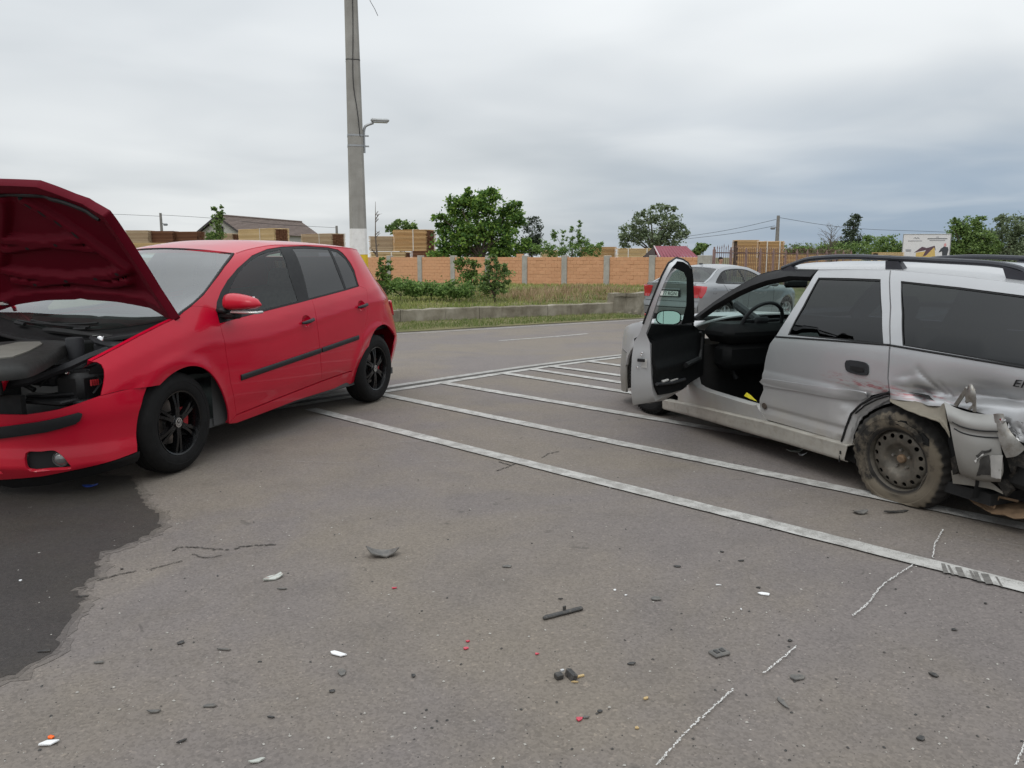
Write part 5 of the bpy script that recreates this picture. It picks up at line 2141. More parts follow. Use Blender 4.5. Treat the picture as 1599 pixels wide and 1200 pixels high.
# dirty panel strips and the fallen rusty tray
loft('splash_panel', [[P3(1486, 735, .80), P3(1503, 742, .80), P3(1525, 748, .80), P3(1545, 752, .79), P3(1566, 768, .78)], [P3(1489, 755, .79), P3(1505, 757, .80), P3(1525, 760, .80), P3(1548, 764, .79), P3(1567, 772, .78)]], M_SILVERD, opel, 4, 3, .004)
loft('rusty_tray', [[P3(1505, 764, .62), P3(1518, 761, .62), P3(1540, 768, .62), P3(1566, 780, .60), P3(1604, 788, .58)],
                    [P3(1507, 770, .66), P3(1520, 774, .68), P3(1541, 785, .69), P3(1566, 795, .68), P3(1606, 798, .66)],
                    [P3(1508, 776, .70), P3(1522, 786, .72), P3(1540, 798, .73), P3(1566, 806, .72), P3(1606, 812, .70)]], M_RUST, opel, 4, 4, .006, label='rust brown tray fallen under the rear corner', jit=.003)
b = MB()
b.tube([tuple(P3(*p)) for p in ((1506, 771, .70), (1530, 782, .735), (1552, 793, .735), (1560, 776, .72), (1590, 783, .70))], .007, 6)
b.build('tray_rim', M_RUST, opel, True)
b = MB()
b.box((-.42, .62, .42), (.55, .3, .34), None, .03)
b.box((-.75, .45, .38), (.3, .6, .3), None, .03)
b.build('rear_cavity', M_DARK, opel)
b = MB()
# dark wheel well
n = 18
V, F = [], []
for i in range(n + 1):
    a = math.pi * (-.15 + 1.25 * i / n)
    for y in (.83, .50):
        V.append((.0 + .40 * math.cos(a), y, .27 + .365 * math.sin(a)))
    V.append((0, .50, .27))
    if i:
        k = 3 * i
        F += [(k - 3, k, k + 1, k - 2), (k - 2, k + 1, k + 2, k - 1)]
b.add(V, F)
b.build('wheel_housing', M_DARK, opel, True)
# crushed liner edge in front of the rear wheel
loft('arch_liner', [[P3(1314, 690, .86), P3(1321, 668, .86), P3(1329, 648, .86), P3(1344, 633, .86), P3(1364, 623, .86), P3(1388, 616, .86)],
                    [P3(1320, 696, .855), P3(1330, 670, .85), P3(1338, 653, .845), P3(1352, 640, .845), P3(1370, 630, .845), P3(1390, 622, .85)],
                    [P3(1330, 694, .83), P3(1338, 668, .83), P3(1346, 655, .83), P3(1358, 644, .83), P3(1374, 634, .83), P3(1390, 628, .83)]], M_SILVER, opel, 4, 4, .005, jit=.0022)
b = MB()
b.tube([tuple(P3(*p)) for p in ((1314, 690, .868), (1321, 668, .868), (1329, 647, .868), (1344, 632, .868), (1364, 621, .868), (1388, 613, .868))], .007, 6)
b.tube([tuple(P3(*p)) for p in ((1336, 646, .868), (1350, 634, .868), (1370, 624, .868), (1389, 618, .868))], .005, 6)
b.build('arch_seal', M_BLACKP, opel, True)

# lettering on the flank
def text_mesh(name, cu, mat, parent):
    tmp = bpy.data.objects.new(name, cu)
    me = bpy.data.meshes.new_from_object(tmp)
    bpy.data.objects.remove(tmp)
    me.materials.clear()
    me.materials.append(mat)
    o = bpy.data.objects.new(name, me)
    COL.objects.link(o)
    o.parent = parent
    return o


t_ = bpy.data.curves.new('lettering', 'FONT')
t_.body = 'EF'
t_.size = .062
t_.extrude = .0015
t_.shear = .25
lt = text_mesh('lettering', t_, M_BLACKP, opel)
pL = OO.solve(o_sided, 1582.5, 603, (-.58, .78))
P = o_sided(np.array([pL[0]]), np.array([pL[1]]))[0]
lt.location = P + [0, .012, 0]
lt.rotation_euler = (R(90), 0, R(180))
lt.scale = (1.25, .8, 1)


# ---- wheels
def steel_wheel(parent, loc, steer, camber, flat=0.0, flip=False, dirty=True, torn=False, k=.92):
    e = wheel_base(parent, loc, steer, camber, 'wheel', flip)
    b = MB().lathe([(r * k if r > .2 else r * k * .97, y * .95) for r, y in TYRE_PROF], 144)
    b.V = [(x * q, y, z * q) for (x, y, z), q in ((v, 1 - (.034 if (abs(v[1]) > .045 and math.hypot(v[0], v[2]) > .27 and int((math.degrees(math.atan2(v[2], v[0])) + 360.1) / 5) % 2) else 0)) for v in b.V)]
    V = []
    Mx = Matrix.Rotation(camber, 4, 'X')
    for v in b.V:
        x, y, z = v
        if flat:
            wz = (Mx @ Vector(v)).z + loc[2]
            if wz < .012:
                over = .012 - wz
                z += over
                y += (1 if y > 0 else -1) * over * .45
            # sagging sidewall
            r = math.hypot(x, z)
            if torn:
                a = math.degrees(math.atan2(z, -x))       # clockwise seen from outside, rearwards = +
                w_ = math.exp(-((a + 0) / 999) ** 2)
                y += .006 * math.sin(5 * math.radians(a)) * (r > .2)
        V.append((x, y, z))
    b.V = V
    # tread blocks: notched shoulders
    tm = MB()
    for i in range(60):
        a = 2 * math.pi * i / 60
        M = Matrix.Rotation(a, 4, 'Y')
        for s in (1, -1):
            tm.box((.3085 * k * 1.04 - .012, s * .072, 0), (.016, .030, .0085), M)
    ty = b.build('tyre', M_TYRED if dirty else M_TYRE, e, True)
    if flat:
        tm.V = [v for v in tm.V]
    else:
        tm.build('tread', M_TYRE, e)
    rr = .170
    outl = [np.array([rr * math.cos(a), rr * math.sin(a)]) for a in np.linspace(0, 2 * math.pi, 49)[:-1]]
    hol = []
    for i in range(16):
        a = 2 * math.pi * (i + .3) / 16
        c = np.array([.139 * math.cos(a), .139 * math.sin(a)])
        hol.append([c + np.array([.0135 * math.cos(q), .0135 * math.sin(q)]) for q in np.linspace(0, 2 * math.pi, 11)[:-1]])
    prof = pchip([0, .030, .045, .075, .095, .12, .155, .170], [.028, .028, .026, .040, .062, .066, .060, .038])

    def face(a, b_):
        r = np.hypot(a, b_)
        return np.stack([a, prof(r), b_], -1)
    rim = patch('rim', face, outl, M_RIMD, e, .014, holes=hol, thick=.006)
    rb = MB().lathe([(.170, .040), (.176, .062), (.187, .082), (.196, .090), (.199, .086), (.193, .07), (.183, .0), (.192, -.085)], 48)
    if torn:
        rb.V = [(x, y - .035 * math.exp(-((math.degrees(math.atan2(z, -x)) - 38) / 22) ** 2) * (y > .05), z) if True else (x, y, z) for x, y, z in rb.V]
        rb.V = [(x * (1 - .07 * math.exp(-((math.degrees(math.atan2(z, -x)) + 25) / 14) ** 2)), y, z * (1 - .07 * math.exp(-((math.degrees(math.atan2(z, -x)) + 25) / 14) ** 2))) for x, y, z in rb.V]
    rb.build('rim_edge', M_RIMD, e, True)
    hb = MB().lathe([(0, .050), (.018, .050), (.024, .044), (.026, .02)], 20)
    hb.build('hub', M_RUST, e, True)
    for i in range(5):
        a = 2 * math.pi * (i + .2) / 5
        MB().lathe([(0, .046), (.007, .046), (.009, .040), (.009, .02)], 6, Matrix.Translation((.052 * math.cos(a), 0, .052 * math.sin(a)))).build('wheel_bolt', M_BARE, e)
    if torn:
        # shredded opening in the sidewall above the rim
        M_HOLE = simple('tyre tear', (.006, .006, .006), .95)

        def tp(a, r, y=.1015):
            t = R(a)
            return (-r * math.cos(t), y, r * math.sin(t))
        for pts in ([(88, .215), (84, .245), (74, .255), (70, .238), (62, .242), (56, .232), (64, .222), (76, .218)], [(52, .225), (50, .255), (40, .262), (33, .245), (38, .222)]):
            V = [tp(a, r) for a, r in pts]
            V2 = [tp(a, r, .08) for a, r in pts]
            m = len(V)
            obj('tear', V + V2, [tuple(range(m))] + [(i, (i + 1) % m, (i + 1) % m + m, i + m) for i in range(m)], M_HOLE, e)
        loft('rubber_flap', [[np.array(tp(86, .236, .108)), np.array(tp(70, .250, .112)), np.array(tp(54, .246, .108)), np.array(tp(40, .235, .100))],
                             [np.array(tp(84, .226, .112)), np.array(tp(70, .228, .120)), np.array(tp(54, .224, .112)), np.array(tp(40, .214, .104))]], M_TYRED, e, 4, 3, .005, jit=.002)
    return e


def dirty_tyre():
    t = NT('dirty tyre')
    v = t.coord(1)
    sx = t.n('ShaderNodeSeparateXYZ')
    t.L.new(v, sx.inputs[0])
    n = t.noise(v, 11, 5, .65)
    # mud clings to the sidewall (high |y|), the tread stays dark
    k = t.mrange(t.math('ABSOLUTE', sx.outputs[1]), .080, .093, 0, 1)
    r = t.math('SQRT', t.math('ADD', t.math('POWER', sx.outputs[0], 2.0), t.math('POWER', sx.outputs[2], 2.0)))
    k = t.math('MULTIPLY', k, t.mrange(t.math('ADD', n, t.math('MULTIPLY', t.noise(v, 3.2, 3, .5), .9)), .76, 1.0, 0, 1))
    c = t.mix(k, t.ramp(n, [(.3, (.016, .015, .014)), (.7, (.04, .037, .034))]), (.135, .114, .086))
    t.p(base=c, rough=.9, spec=.2)
    t.bump(n, .3, .004)
    return t.m


M_TYRED = dirty_tyre()
M_RIMD = simple('dirty steel rim', (.10, .09, .074), .55, metal=.35, var=.35, scale=11, dirt=.5, bump=.1)
hub = OO.plane(1397, 719, 1, .835)
steel_wheel(opel, (hub[0] - .01, .765, hub[2] + .012), R(7), R(-6), flat=1, torn=True)
steel_wheel(opel, (2.76, .75, .293), R(6), 0, dirty=False)
steel_wheel(opel, (0, -.75, .293), 0, 0, flip=True)
steel_wheel(opel, (2.76, -.75, .293), 0, 0, flip=True)

M_INT = simple('cabin plastic', (.0055, .006, .0065), .7, var=.2, spec=.14)
# ---- open driver door
HXo, HYo = 2.125, .815
PH = R(56)
odoor = bpy.data.objects.new('front_door', None)
COL.objects.link(odoor)
odoor.parent = opel
odoor.location = (HXo, HYo, 0)
odoor.rotation_euler = (0, 0, -PH)
odoor['label'] = 'driver door standing wide open'
dF = Frame((0, 0), (1, 0), 0)
hw = OO.wld(np.array([HXo, HYo, 0]))
dF.o = hw
dF.rz = OO.rz - PH
dF.ax = np.array([math.cos(dF.rz), math.sin(dF.rz), 0])
dF.ay = np.array([-math.sin(dF.rz), math.cos(dF.rz), 0])


def d_prof(z):
    """Distance of the door skin from its hinge plane: leans in above the belt."""
    return np.where(z > .82, -(np.asarray(z) - .82) * .42 - .01, .02 - .06 * np.clip((.35 - z) / .2, 0, 1) ** 2)


def d_skin(x, z):
    x, z = np.asarray(x, float), np.asarray(z, float)
    return np.stack([x, d_prof(z), z], -1)


def d_in(x, z):
    x, z = np.asarray(x, float), np.asarray(z, float)
    return np.stack([x, d_prof(z) - np.where(z > .80, .045, .115), z], -1)


ds = lambda *pts, g=(-.9, .5), f=d_skin: dF.trace(f, pts, g)
OUT_S = [(988, 633), (985.5, 610), (985.5, 583), (986.7, 557.4), (990.2, 534), (1004.2, 506), (1019.3, 466.3), (1033.3, 431.3), (1044, 411), (1056, 403), (1066, 405.5), (1074, 411), (1079.5, 420), (1081.5, 440), (1082.5, 470), (1083, 500), (1084, 540), (1083, 580), (1072, 605), (1036, 626)]
OUT_I = [(1023, 627), (1018, 606), (1016.5, 585), (1015.5, 560), (1014.5, 535), (1014, 507), (1027, 467), (1040, 435), (1049, 418), (1058, 408.5), (1066, 409.5), (1073.5, 414), (1079, 422), (1081.5, 441), (1082.7, 470), (1083.2, 500), (1084, 540), (1083, 575), (1073, 600), (1045, 617)]
WP = [(1016.5, 506), (1028.7, 466.3), (1038, 440.7), (1046, 427), (1055, 419.5), (1067, 424), (1072, 434), (1072.5, 455), (1071.5, 477), (1066, 499), (1058, 508)]
sk_s, sk_i = ds(*OUT_S, g=(-1.0, .3)), ds(*OUT_I, g=(-.9, .4), f=d_in)
win_s, win_i = ds(*WP, g=(-.9, .85)), ds(*WP, g=(-.9, .85), f=d_in)
rear = sk_s
topz = max(p[1] for p in sk_s)
d_out = lambda P: np.tile([0, 1.0, 0], (len(P), 1))
d_inn = lambda P: np.tile([0, -1.0, 0], (len(P), 1))
patch('door_skin', d_skin, sk_s, M_SILVER, odoor, .025, holes=[win_s], out=d_out, thick=.0)
patch('door_inner', d_in, sk_i, M_SILVER, odoor, .025, holes=[win_i], out=d_inn, thick=-.0)
cv = lambda L_, f: (lambda R_: f(R_[:, 0], R_[:, 1]))(np.array([np.array(L_[i]) * (1 - t) + np.array(L_[(i + 1) % len(L_)]) * t for i in range(len(L_)) for t in (0, .5)]))


def band(name, A1, A2, mat):
    n = len(A1)
    return obj(name, list(A1) + list(A2), [(i, (i + 1) % n, n + (i + 1) % n, n + i) for i in range(n)], mat, odoor, True)


band('door_edge', cv(sk_s, d_skin), cv(sk_i, d_in), M_SILVER)
band('window_reveal', cv(win_s, d_skin), cv(win_i, d_in), M_BLACKP)
patch('window', lambda x, z: d_skin(x, z) - np.array([0, .02, 0]), inset(win_s, -.005), glass('door glass', (.56, .72, .66), .6), odoor, .08, out=d_out, thick=0)
# inner trim
trm = ds((1017, 507), (1017.5, 535), (1017, 566.7), (1018.5, 590), (1020.5, 604), (1026.3, 616.9), g=(-.85, .8), f=d_in)
tr_o = trm + ds((1045, 613.5), (1062, 608.5), (1075, 597), g=(-.5, .3), f=d_in) + [np.array(p) for p in ((-.06, .45), (-.05, .80), (-.2, .845))]


def d_trim(x, z):
    P = d_in(x, z)
    P[:, 1] -= .018 + .02 * np.exp(-((z - .60) / .04) ** 2) * sstep(x, -.15, -.3) + .03 * sstep(z, .36, .30) * sstep(z, .19, .23)
    return P


patch('door_trim', d_trim, tr_o, M_INT, odoor, .03, out=d_inn, thick=.018)
b = MB()
b.tube([tuple(d_trim(np.array([x]), np.array([z]))[0] + [0, -.02, 0]) for x, z in ((-.20, .80), (-.16, .76), (-.17, .66), (-.22, .60), (-.5, .58))], [.010, .014, .012, .02, .02], 8)
b.build('door_pull', M_BLACKP, odoor, True)
kp = dF.trace(d_trim, [(1023, 600), (1036, 599), (1050, 597), (1067, 592)], (-.8, .4))
Pk = d_trim(np.array([p[0] for p in kp]), np.array([p[1] for p in kp]))
MB().tube([tuple(p - np.array([0, .012, 0])) for p in Pk], .012, 6).build('door_pocket', M_GREYP, odoor, True)
MB().box(tuple(Pk[1] + [0, -.012, .02]), (.10, .02, .018), None, .006).build('pocket_clutter', M_WHITE, odoor)
MB().box(tuple(Pk[2] + [0, -.012, .018]), (.12, .012, .007)).build('pocket_paper', M_WHITE, odoor)
# window frame seal
k_f = ds((1057, 407.8), (1066, 409), (1074, 414), (1079.5, 422), (1081.8, 441), (1083, 470), (1083.5, 503), (1064, 506), (1071.2, 478), (1071.8, 455), (1071.5, 435), (1067, 425), (1055, 420), (1050, 418), g=(-.8, 1.3), f=d_in)
patch('frame_trim', d_in, k_f, M_INT, odoor, .03, out=d_inn, thick=.004, lift=.006)
sl2 = sk_s[5:14]
MB().tube([tuple(p) for p in d_skin(np.array([p[0] for p in sl2]), np.array([p[1] for p in sl2]))], .008, 6).build('door_seal', M_BLACKP, odoor, True)
# latch, lock hardware on the shut face
lp = dF.solve(d_in, 1010, 564, (-.95, .5))
b = MB()
b.box((rear[3][0] - .0, -.05, lp[1]), (.012, .055, .022), None, .003)
b.build('door_latch', M_BLACKP, odoor)
b = MB()
for dz in (-.05, .035, .05):
    b.lathe([(0, .008), (.007, .006), (.008, 0)], 8, Matrix.Translation((rear[3][0] + .004, -.04 - dz * .3, lp[1] + dz)) @ Matrix.Rotation(R(90), 4, 'Z'))
b.build('latch_screws', M_CHROME, odoor)
lab_ = MB().box((rear[4][0] + .0, -.055, .645), (.004, .05, .06)).build('door_sticker', M_WHITE, odoor)
# mirror outside the glass
mc = dF.solve(d_skin, 1044, 497, (-.3, .9))
b = MB()
e = bpy.data.objects.new('wing_mirror', None)
COL.objects.link(e)
e.parent = odoor
mm = dF.plane(1044, 496.5, 1, .12)
e.location = mm
e.rotation_euler = (0, R(10), R(26))
V, F = [], []
n1, n2 = 8, 20
for i in range(n1 + 1):
    u = i / n1
    r_ = math.sqrt(max(0, 1 - u ** 2.4))
    for k_ in range(n2):
        a = 2 * math.pi * k_ / n2
        ex = 2.6
        cx, sx_ = math.cos(a), math.sin(a)
        V.append((u * .085, math.copysign(abs(cx) ** (2 / ex), cx) * .098 * (.35 + .65 * r_ if u < 1 else .3), math.copysign(abs(sx_) ** (2 / ex), sx_) * .058 * (.35 + .65 * r_ if u < 1 else .3)))
for i in range(n1):
    for k_ in range(n2):
        k2 = (k_ + 1) % n2
        F.append((i * n2 + k_, i * n2 + k2, (i + 1) * n2 + k2, (i + 1) * n2 + k_))
F.append(tuple(n1 * n2 + i for i in range(n2)))
obj('mirror_housing', V, F, M_BLACKP, e, True)
M_MIRR = simple('mirror silvering', (.86, .88, .87), .02, metal=1.0, var=.01)
gv = [(.006, .090 * math.copysign(abs(math.cos(a)) ** .77, math.cos(a)), .051 * math.copysign(abs(math.sin(a)) ** .77, math.sin(a))) for a in np.linspace(0, 2 * math.pi, 25)[:-1]]
obj('mirror_glass', [(v[0] - .010, v[1], v[2]) for v in gv], [tuple(range(24))[::-1]], M_MIRR, e)
MB().box((-.0045, .040, 0), (.002, .004, .095)).build('glass_split', M_BLACKP, e)
MB().tube([(.03, -.06, -.03), (.06, -.12, -.04)], .025, 8).build('mirror_arm', M_BLACKP, e, True)

# ---- interior
b = MB()
b.box((1.98, 0, .78), (.36, 1.46, .15), None, .06)
b.box((1.95, 0, .60), (.20, 1.40, .22), None, .05)
b.build('dashboard', M_INT, opel, True)
MB().box((1.62, 0, .40), (.7, .22, .26), None, .04).build('centre_console', M_DARK, opel, True)
cw = OO.plane(1189, 506, 1, .37)
M = Matrix.Translation(cw) @ Matrix.Rotation(R(-25), 4, 'Y')
b = MB()
b.tube([(0, .185 * math.cos(a), .185 * math.sin(a)) for a in np.linspace(0, 2 * math.pi, 33)], .0145, 8, False, M)
b.box((.02, 0, -.01), (.05, .15, .12), M, .025)
for a in (10, 170, 270):
    b.box((.02, .10 * math.cos(R(a)), .10 * math.sin(R(a))), (.02, .16 if a != 270 else .05, .03 if a != 270 else .16), M, .008)
b.tube([(.05, 0, 0), (.35, 0, -.02)], .035, 8, True, M)
b.build('steering_wheel', M_GREYP, opel, True)
for sy in (.37, -.37):
    b = MB()
    b.box((1.02, sy, .42), (.50, .50, .16), None, .05)
    M = Matrix.Translation((.70, sy, .70)) @ Matrix.Rotation(R(-20), 4, 'Y')
    b.box((0, 0, 0), (.14, .50, .58), M, .05)
    b.box((-.01, 0, .37), (.10, .26, .16), M, .04)
    b.build('seat', M_CLOTH, opel, True)
b = MB()
b.box((.05, 0, .42), (.5, 1.2, .14), None, .04)
b.box((-.22, 0, .68), (.14, 1.2, .46), None, .05)
b.build('rear_seat', M_CLOTH, opel, True)
b = MB()
b.box((.85, 0, .165), (2.6, 1.56, .06))
b.box((2.13, 0, .42), (.04, 1.5, .5))
b.box((-.62, 0, .40), (.5, 1.1, .25))
b.add([(1.15, -.82, .18), (-.8, -.80, .18), (-.8, -.80, .86), (1.15, -.81, .83)], [(0, 1, 2, 3)])
b.add([(2.15, -.82, .18), (1.15, -.82, .18), (1.15, -.81, .83), (2.15, -.81, .78)], [(0, 1, 2, 3)])
b.add([(1.15, .80, .2), (.42, .80, .2), (.42, .80, .83), (1.15, .80, .81)], [(0, 1, 2, 3)])
b.add([(.42, .70, .5), (-.85, .70, .5), (-.85, .72, .86), (.42, .75, .85)], [(0, 1, 2, 3)])
b.build('cabin_lining', M_DARK, opel)
mr = OO.plane(1243, 443, 1, .02)
MB().box(tuple(mr), (.04, .22, .065), None, .015).build('rear_view_mirror', M_BLACKP, opel, True)
MB().tube([tuple(OO.plane(1136, 560, 1, .55)), tuple(OO.plane(1150, 592, 1, .5))], .02, 8).tube([tuple(OO.plane(1120, 560, 1, .45)), tuple(OO.plane(1122, 590, 1, .45))], .03, 8).build('pedals', M_GREYP, opel, True)
M_YEL = simple('yellow card', (.62, .52, .02), .6, var=.06)
yp = [OO.wld(OO.plane(x, y, 1, yy)) for x, y, yy in ((1166, 613, .66), (1173, 618, .68), (1182, 627, .74), (1171, 623, .74), (1162, 618.5, .70))]
V = [tuple(p) for p in yp] + [tuple(p + np.array([0, .004, -.002])) for p in yp]
obj('yellow_card', V, [(0, 1, 2, 3, 4), (9, 8, 7, 6, 5)] + [(i, i + 5, (i + 1) % 5 + 5, (i + 1) % 5) for i in range(5)], M_YEL,
    label='yellow folded card lying on the door sill of the silver estate car', cat='card')
# ================================================================== GREY SEDAN ON THE ROAD
_a = math.atan2(ed[1], ed[0]) - R(6)
vh = np.array([math.cos(_a), math.sin(_a)])
vD = 17.7
pc = at_depth(1045, 470, vD)
vo = pc[:2] + vh * .93
vz = float(H(*vo))
VO = Frame(vo, vh, vz)
volvo = empty('silver_sedan', (VO.o[0], VO.o[1], vz), VO.rz, label='silver grey sedan seen from behind beyond the open door of the estate car', cat='car')
M_SIL2 = car_paint('grey metallic paint', (.27, .28, .29), .70, .38, .7, dustz=.4, dust=.35, flake=True)
vW = pchip([-.95, -.88, -.75, -.5, 0, .8, 1.6, 2.3, 2.8, 3.1, 3.3, 3.42], [.70, .76, .82, .858, .878, .884, .884, .876, .855, .80, .70, .58])
vZB = pchip([-1, -.4, .4, 1.8, 2.3, 2.8, 3.4], [1.005, 1.0, .97, .93, .92, .87, .74])
vT = pchip([-.9, -.75, -.55, -.3, -.12, -.05, 0, .05, .12, .2, .3, .36, .40, .44, .48], [-.10, -.045, -.012, 0, .004, -.01, -.04, -.09, -.135, -.18, -.24, -.285, -.325, -.38, -.46])
vHub = [(0, .32), (2.64, .32)]


def v_y(x, z):
    t = sstep(x, -.3, -.95)
    return vW(x) + vT(z - vZB(x)) + arch_bump(x, z, vHub, .38, .05, .012) - .10 * t * np.maximum(0, z - .75)


def v_side(x, z):
    x, z = np.asarray(x, float), np.asarray(z, float)
    return np.stack([x, v_y(x, z), z], -1)


def archp(hx, a0=-10, a1=190, r=.365):
    return [np.array([hx + r * math.cos(R(a)), .32 + r * math.sin(R(a))]) for a in np.linspace(a0, a1, 20)]


jt = [np.array(p) for p in spl([(1.42, 1.345), (1.1, 1.388), (.7, 1.40), (.35, 1.385), (.08, 1.345)], 6)]
cpil = [np.array(p) for p in spl([(.08, 1.345), (-.14, 1.26), (-.38, 1.14), (-.62, 1.045)], 5)]
apil = [np.array(p) for p in spl([(2.18, .965), (1.95, 1.10), (1.70, 1.235), (1.42, 1.345)], 5)]
hoodl = [np.array([x, float(vZB(x)) + .025]) for x in (3.32, 3.1, 2.8, 2.5, 2.3)]
bootl = [np.array([x, float(vZB(x)) + .03]) for x in (-.72, -.85, -.93)]
vXr = pchip([.2, .35, .5, .62, .8, .95, 1.03], [-.86, -.92, -.95, -.93, -.915, -.94, -.95])
redge = [np.array([float(vXr(z)) + .06, z]) for z in (.98, .85, .7, .55, .4, .24)]
vout = apil[::1] + jt[1:] + cpil[1:] + bootl + redge + [np.array([-.45, .22])] + archp(0, 190, -10)[::1] + [np.array([.45, .20]), np.array([2.2, .20])] + archp(2.64, 190, -10) + [np.array([3.1, .20]), np.array([3.34, .25]), np.array([3.42, .5]), np.array([3.38, .68])] + hoodl
dlo = [np.array(p) for p in spl([(-.30, 1.045), (-.12, 1.16), (.10, 1.27), (.35, 1.325), (.75, 1.345), (1.15, 1.325), (1.45, 1.245), (1.72, 1.12), (1.92, 1.0)], 4)] + [np.array(p) for p in ((1.9, .965), (.9, .98), (0, 1.01), (-.22, 1.02))]
body, body2 = patch('body_side', v_side, vout, M_SIL2, volvo, .045, holes=[dlo], mirror=True, thick=.03)
w1 = [np.array(p) for p in ((-.17, 1.045), (-.02, 1.045), (.02, 1.225), (-.05, 1.185))]
w2 = [np.array(p) for p in ((.02, 1.035), (.86, 1.005), (.84, 1.322), (.38, 1.305), (.06, 1.232))]
w3 = [np.array(p) for p in ((.92, 1.003), (1.80, .985), (1.66, 1.13), (1.42, 1.235), (1.14, 1.305), (.92, 1.318))]
wins = patch('window_surround', v_side, dlo, M_BLACKP, volvo, .05, holes=[w2, w3], lift=-.004, mirror=True, thick=0)
G_V = glass('sedan glass', (.40, .47, .455), .6)
for w_ in (w2, w3):
    patch('window', offset_map(v_side, -.006, side_out), inset(w_, -.008), G_V, volvo, .08, thick=0, mirror=True)
# door shut lines and handles
M_GAP = simple('panel gap', (.012, .012, .012), .9)
for s in (1, -1):
    for ln in ([(1.98, .95), (1.98, .6), (1.93, .25)], [(.90, .98), (.90, .6), (.88, .25)], [(-.05, 1.0), (.05, .85), (.36, .62), (.42, .25)]):
        P = v_side(np.array([p[0] for p in spl(ln, 5)]), np.array([p[1] for p in spl(ln, 5)]))
        MB().tube([(p[0], s * (p[1] - .001), p[2]) for p in P], .004, 4).build('door_seam', M_GAP, volvo)
    for hx, hz in ((1.12, .875), (.22, .90)):
        y = float(v_y(hx, hz))
        MB().tube([(hx - .09, s * y, hz), (hx - .06, s * (y + .028), hz + .004), (hx + .06, s * (y + .028), hz), (hx + .09, s * y, hz - .006)], .011, 6).build('door_handle', M_SIL2, volvo, True)
    q = [np.array([-.42 + .08 * math.cos(a), .86 + .08 * math.sin(a)]) for a in np.linspace(0, 2 * math.pi, 5)[:-1] + .78]
    if s < 0:
        P = v_side(np.array([p[0] for p in q + q[:1]]), np.array([p[1] for p in q + q[:1]]))
        MB().tube([(p[0], -p[1], p[2]) for p in P], .0025, 4).build('fuel_flap', M_GAP, volvo)
    MB().box((1.83, s * .99, .985), (.10, .20, .13), None, .04).box((1.85, s * .90, .95), (.06, .12, .04), None, .01).build('wing_mirror', M_SIL2, volvo, True)


def edge_curves(pts):
    P = v_side(np.array([p[0] for p in pts]), np.array([p[1] for p in pts]))
    t = np.linspace(0, 1, len(pts))
    return [pchip(t, P[:, k]) for k in range(3)]


ce, ae = edge_curves(cpil[::-1]), edge_curves(apil)


def v_rwin(t, s):
    k = 1 - np.asarray(s) ** 2
    return np.stack([ce[0](t) - k * (.10 - .05 * t), s * (ce[1](t) - .01), ce[2](t) + k * (.01 + .045 * t)], -1)


def v_fwin(t, s):
    k = 1 - np.asarray(s) ** 2
    return np.stack([ae[0](t) + k * (.15 - .06 * t), s * (ae[1](t) - .01), ae[2](t) + k * (.0 + .05 * t)], -1)


sq2 = [np.array(p, float) for p in ((.03, -.93), (.03, .93), (.96, .93), (.96, -.93))]
patch('rear_pillar', v_rwin, sq, M_SIL2, volvo, .08, holes=[sq2], out=up_out, thick=.0)
patch('rear_window', lambda t, s: v_rwin(t, s) + np.array([0, 0, -.004]), sq2, glass('sedan rear glass', (.25, .29, .29), .75), volvo, .08, out=up_out, thick=0)
patch('windscreen', v_fwin, sq, G_V, volvo, .08, out=front_out, thick=0)
jx, jz = np.array([p[0] for p in jt]), np.array([p[1] for p in jt])
vJ = pchip(jx, jz)


def v_roof(x, s):
    x, s = np.asarray(x, float), np.asarray(s, float)
    xc = np.clip(x, .08, 1.42)
    z0 = vJ(xc)
    return np.stack([x, s * v_y(xc, z0), z0 + .05 * (1 - np.abs(s) ** 2.8)], -1)


patch('roof', v_roof, [np.array([1.42 + .09 * (1 - s * s), s]) for s in np.linspace(1, -1, 13)] + [np.array([.08 - .05 * (1 - s * s), s]) for s in np.linspace(-1, 1, 13)], M_SIL2, volvo, .06, out=up_out, thick=.02)
MB().box((.22, 0, 1.455), (.12, .05, .035), None, .015).build('roof_aerial', M_GREYP, volvo, True)


def v_deck(x, s):
    x, s = np.asarray(x, float), np.asarray(s, float)
    z0 = vZB(x) + .03
    return np.stack([x, s * (v_y(x, z0) - .002), z0 + .030 * (1 - np.abs(s) ** 3)], -1)


patch('boot_lid', v_deck, [np.array([-.60 - .10 * (1 - s * s), s]) for s in np.linspace(1, -1, 13)] + [np.array([-.885 - .07 * (1 - s * s), s]) for s in np.linspace(-1, 1, 13)], M_SIL2, volvo, .06, out=up_out)
patch('bonnet', v_deck, [np.array([2.20 + .15 * (1 - s * s), s]) for s in np.linspace(-1, 1, 13)] + [np.array([3.25 + .22 * (1 - s * s), s]) for s in np.linspace(1, -1, 13)], M_SIL2, volvo, .08, out=up_out)


def v_tail(y, z):
    y, z = np.asarray(y, float), np.asarray(z, float)
    yb = v_y(vXr(z) + .06, z)
    return np.stack([vXr(z) + .07 * np.abs(y / yb) ** 4 - .01, y, z], -1)


def vtl(z0, z1, f=1.0):
    L_ = [np.array([float(v_y(float(vXr(z)) + .06, z)) * f, z]) for z in np.linspace(z0, z1, 10)]
    return L_ + [np.array([-p[0], p[1]]) for p in L_[::-1]]


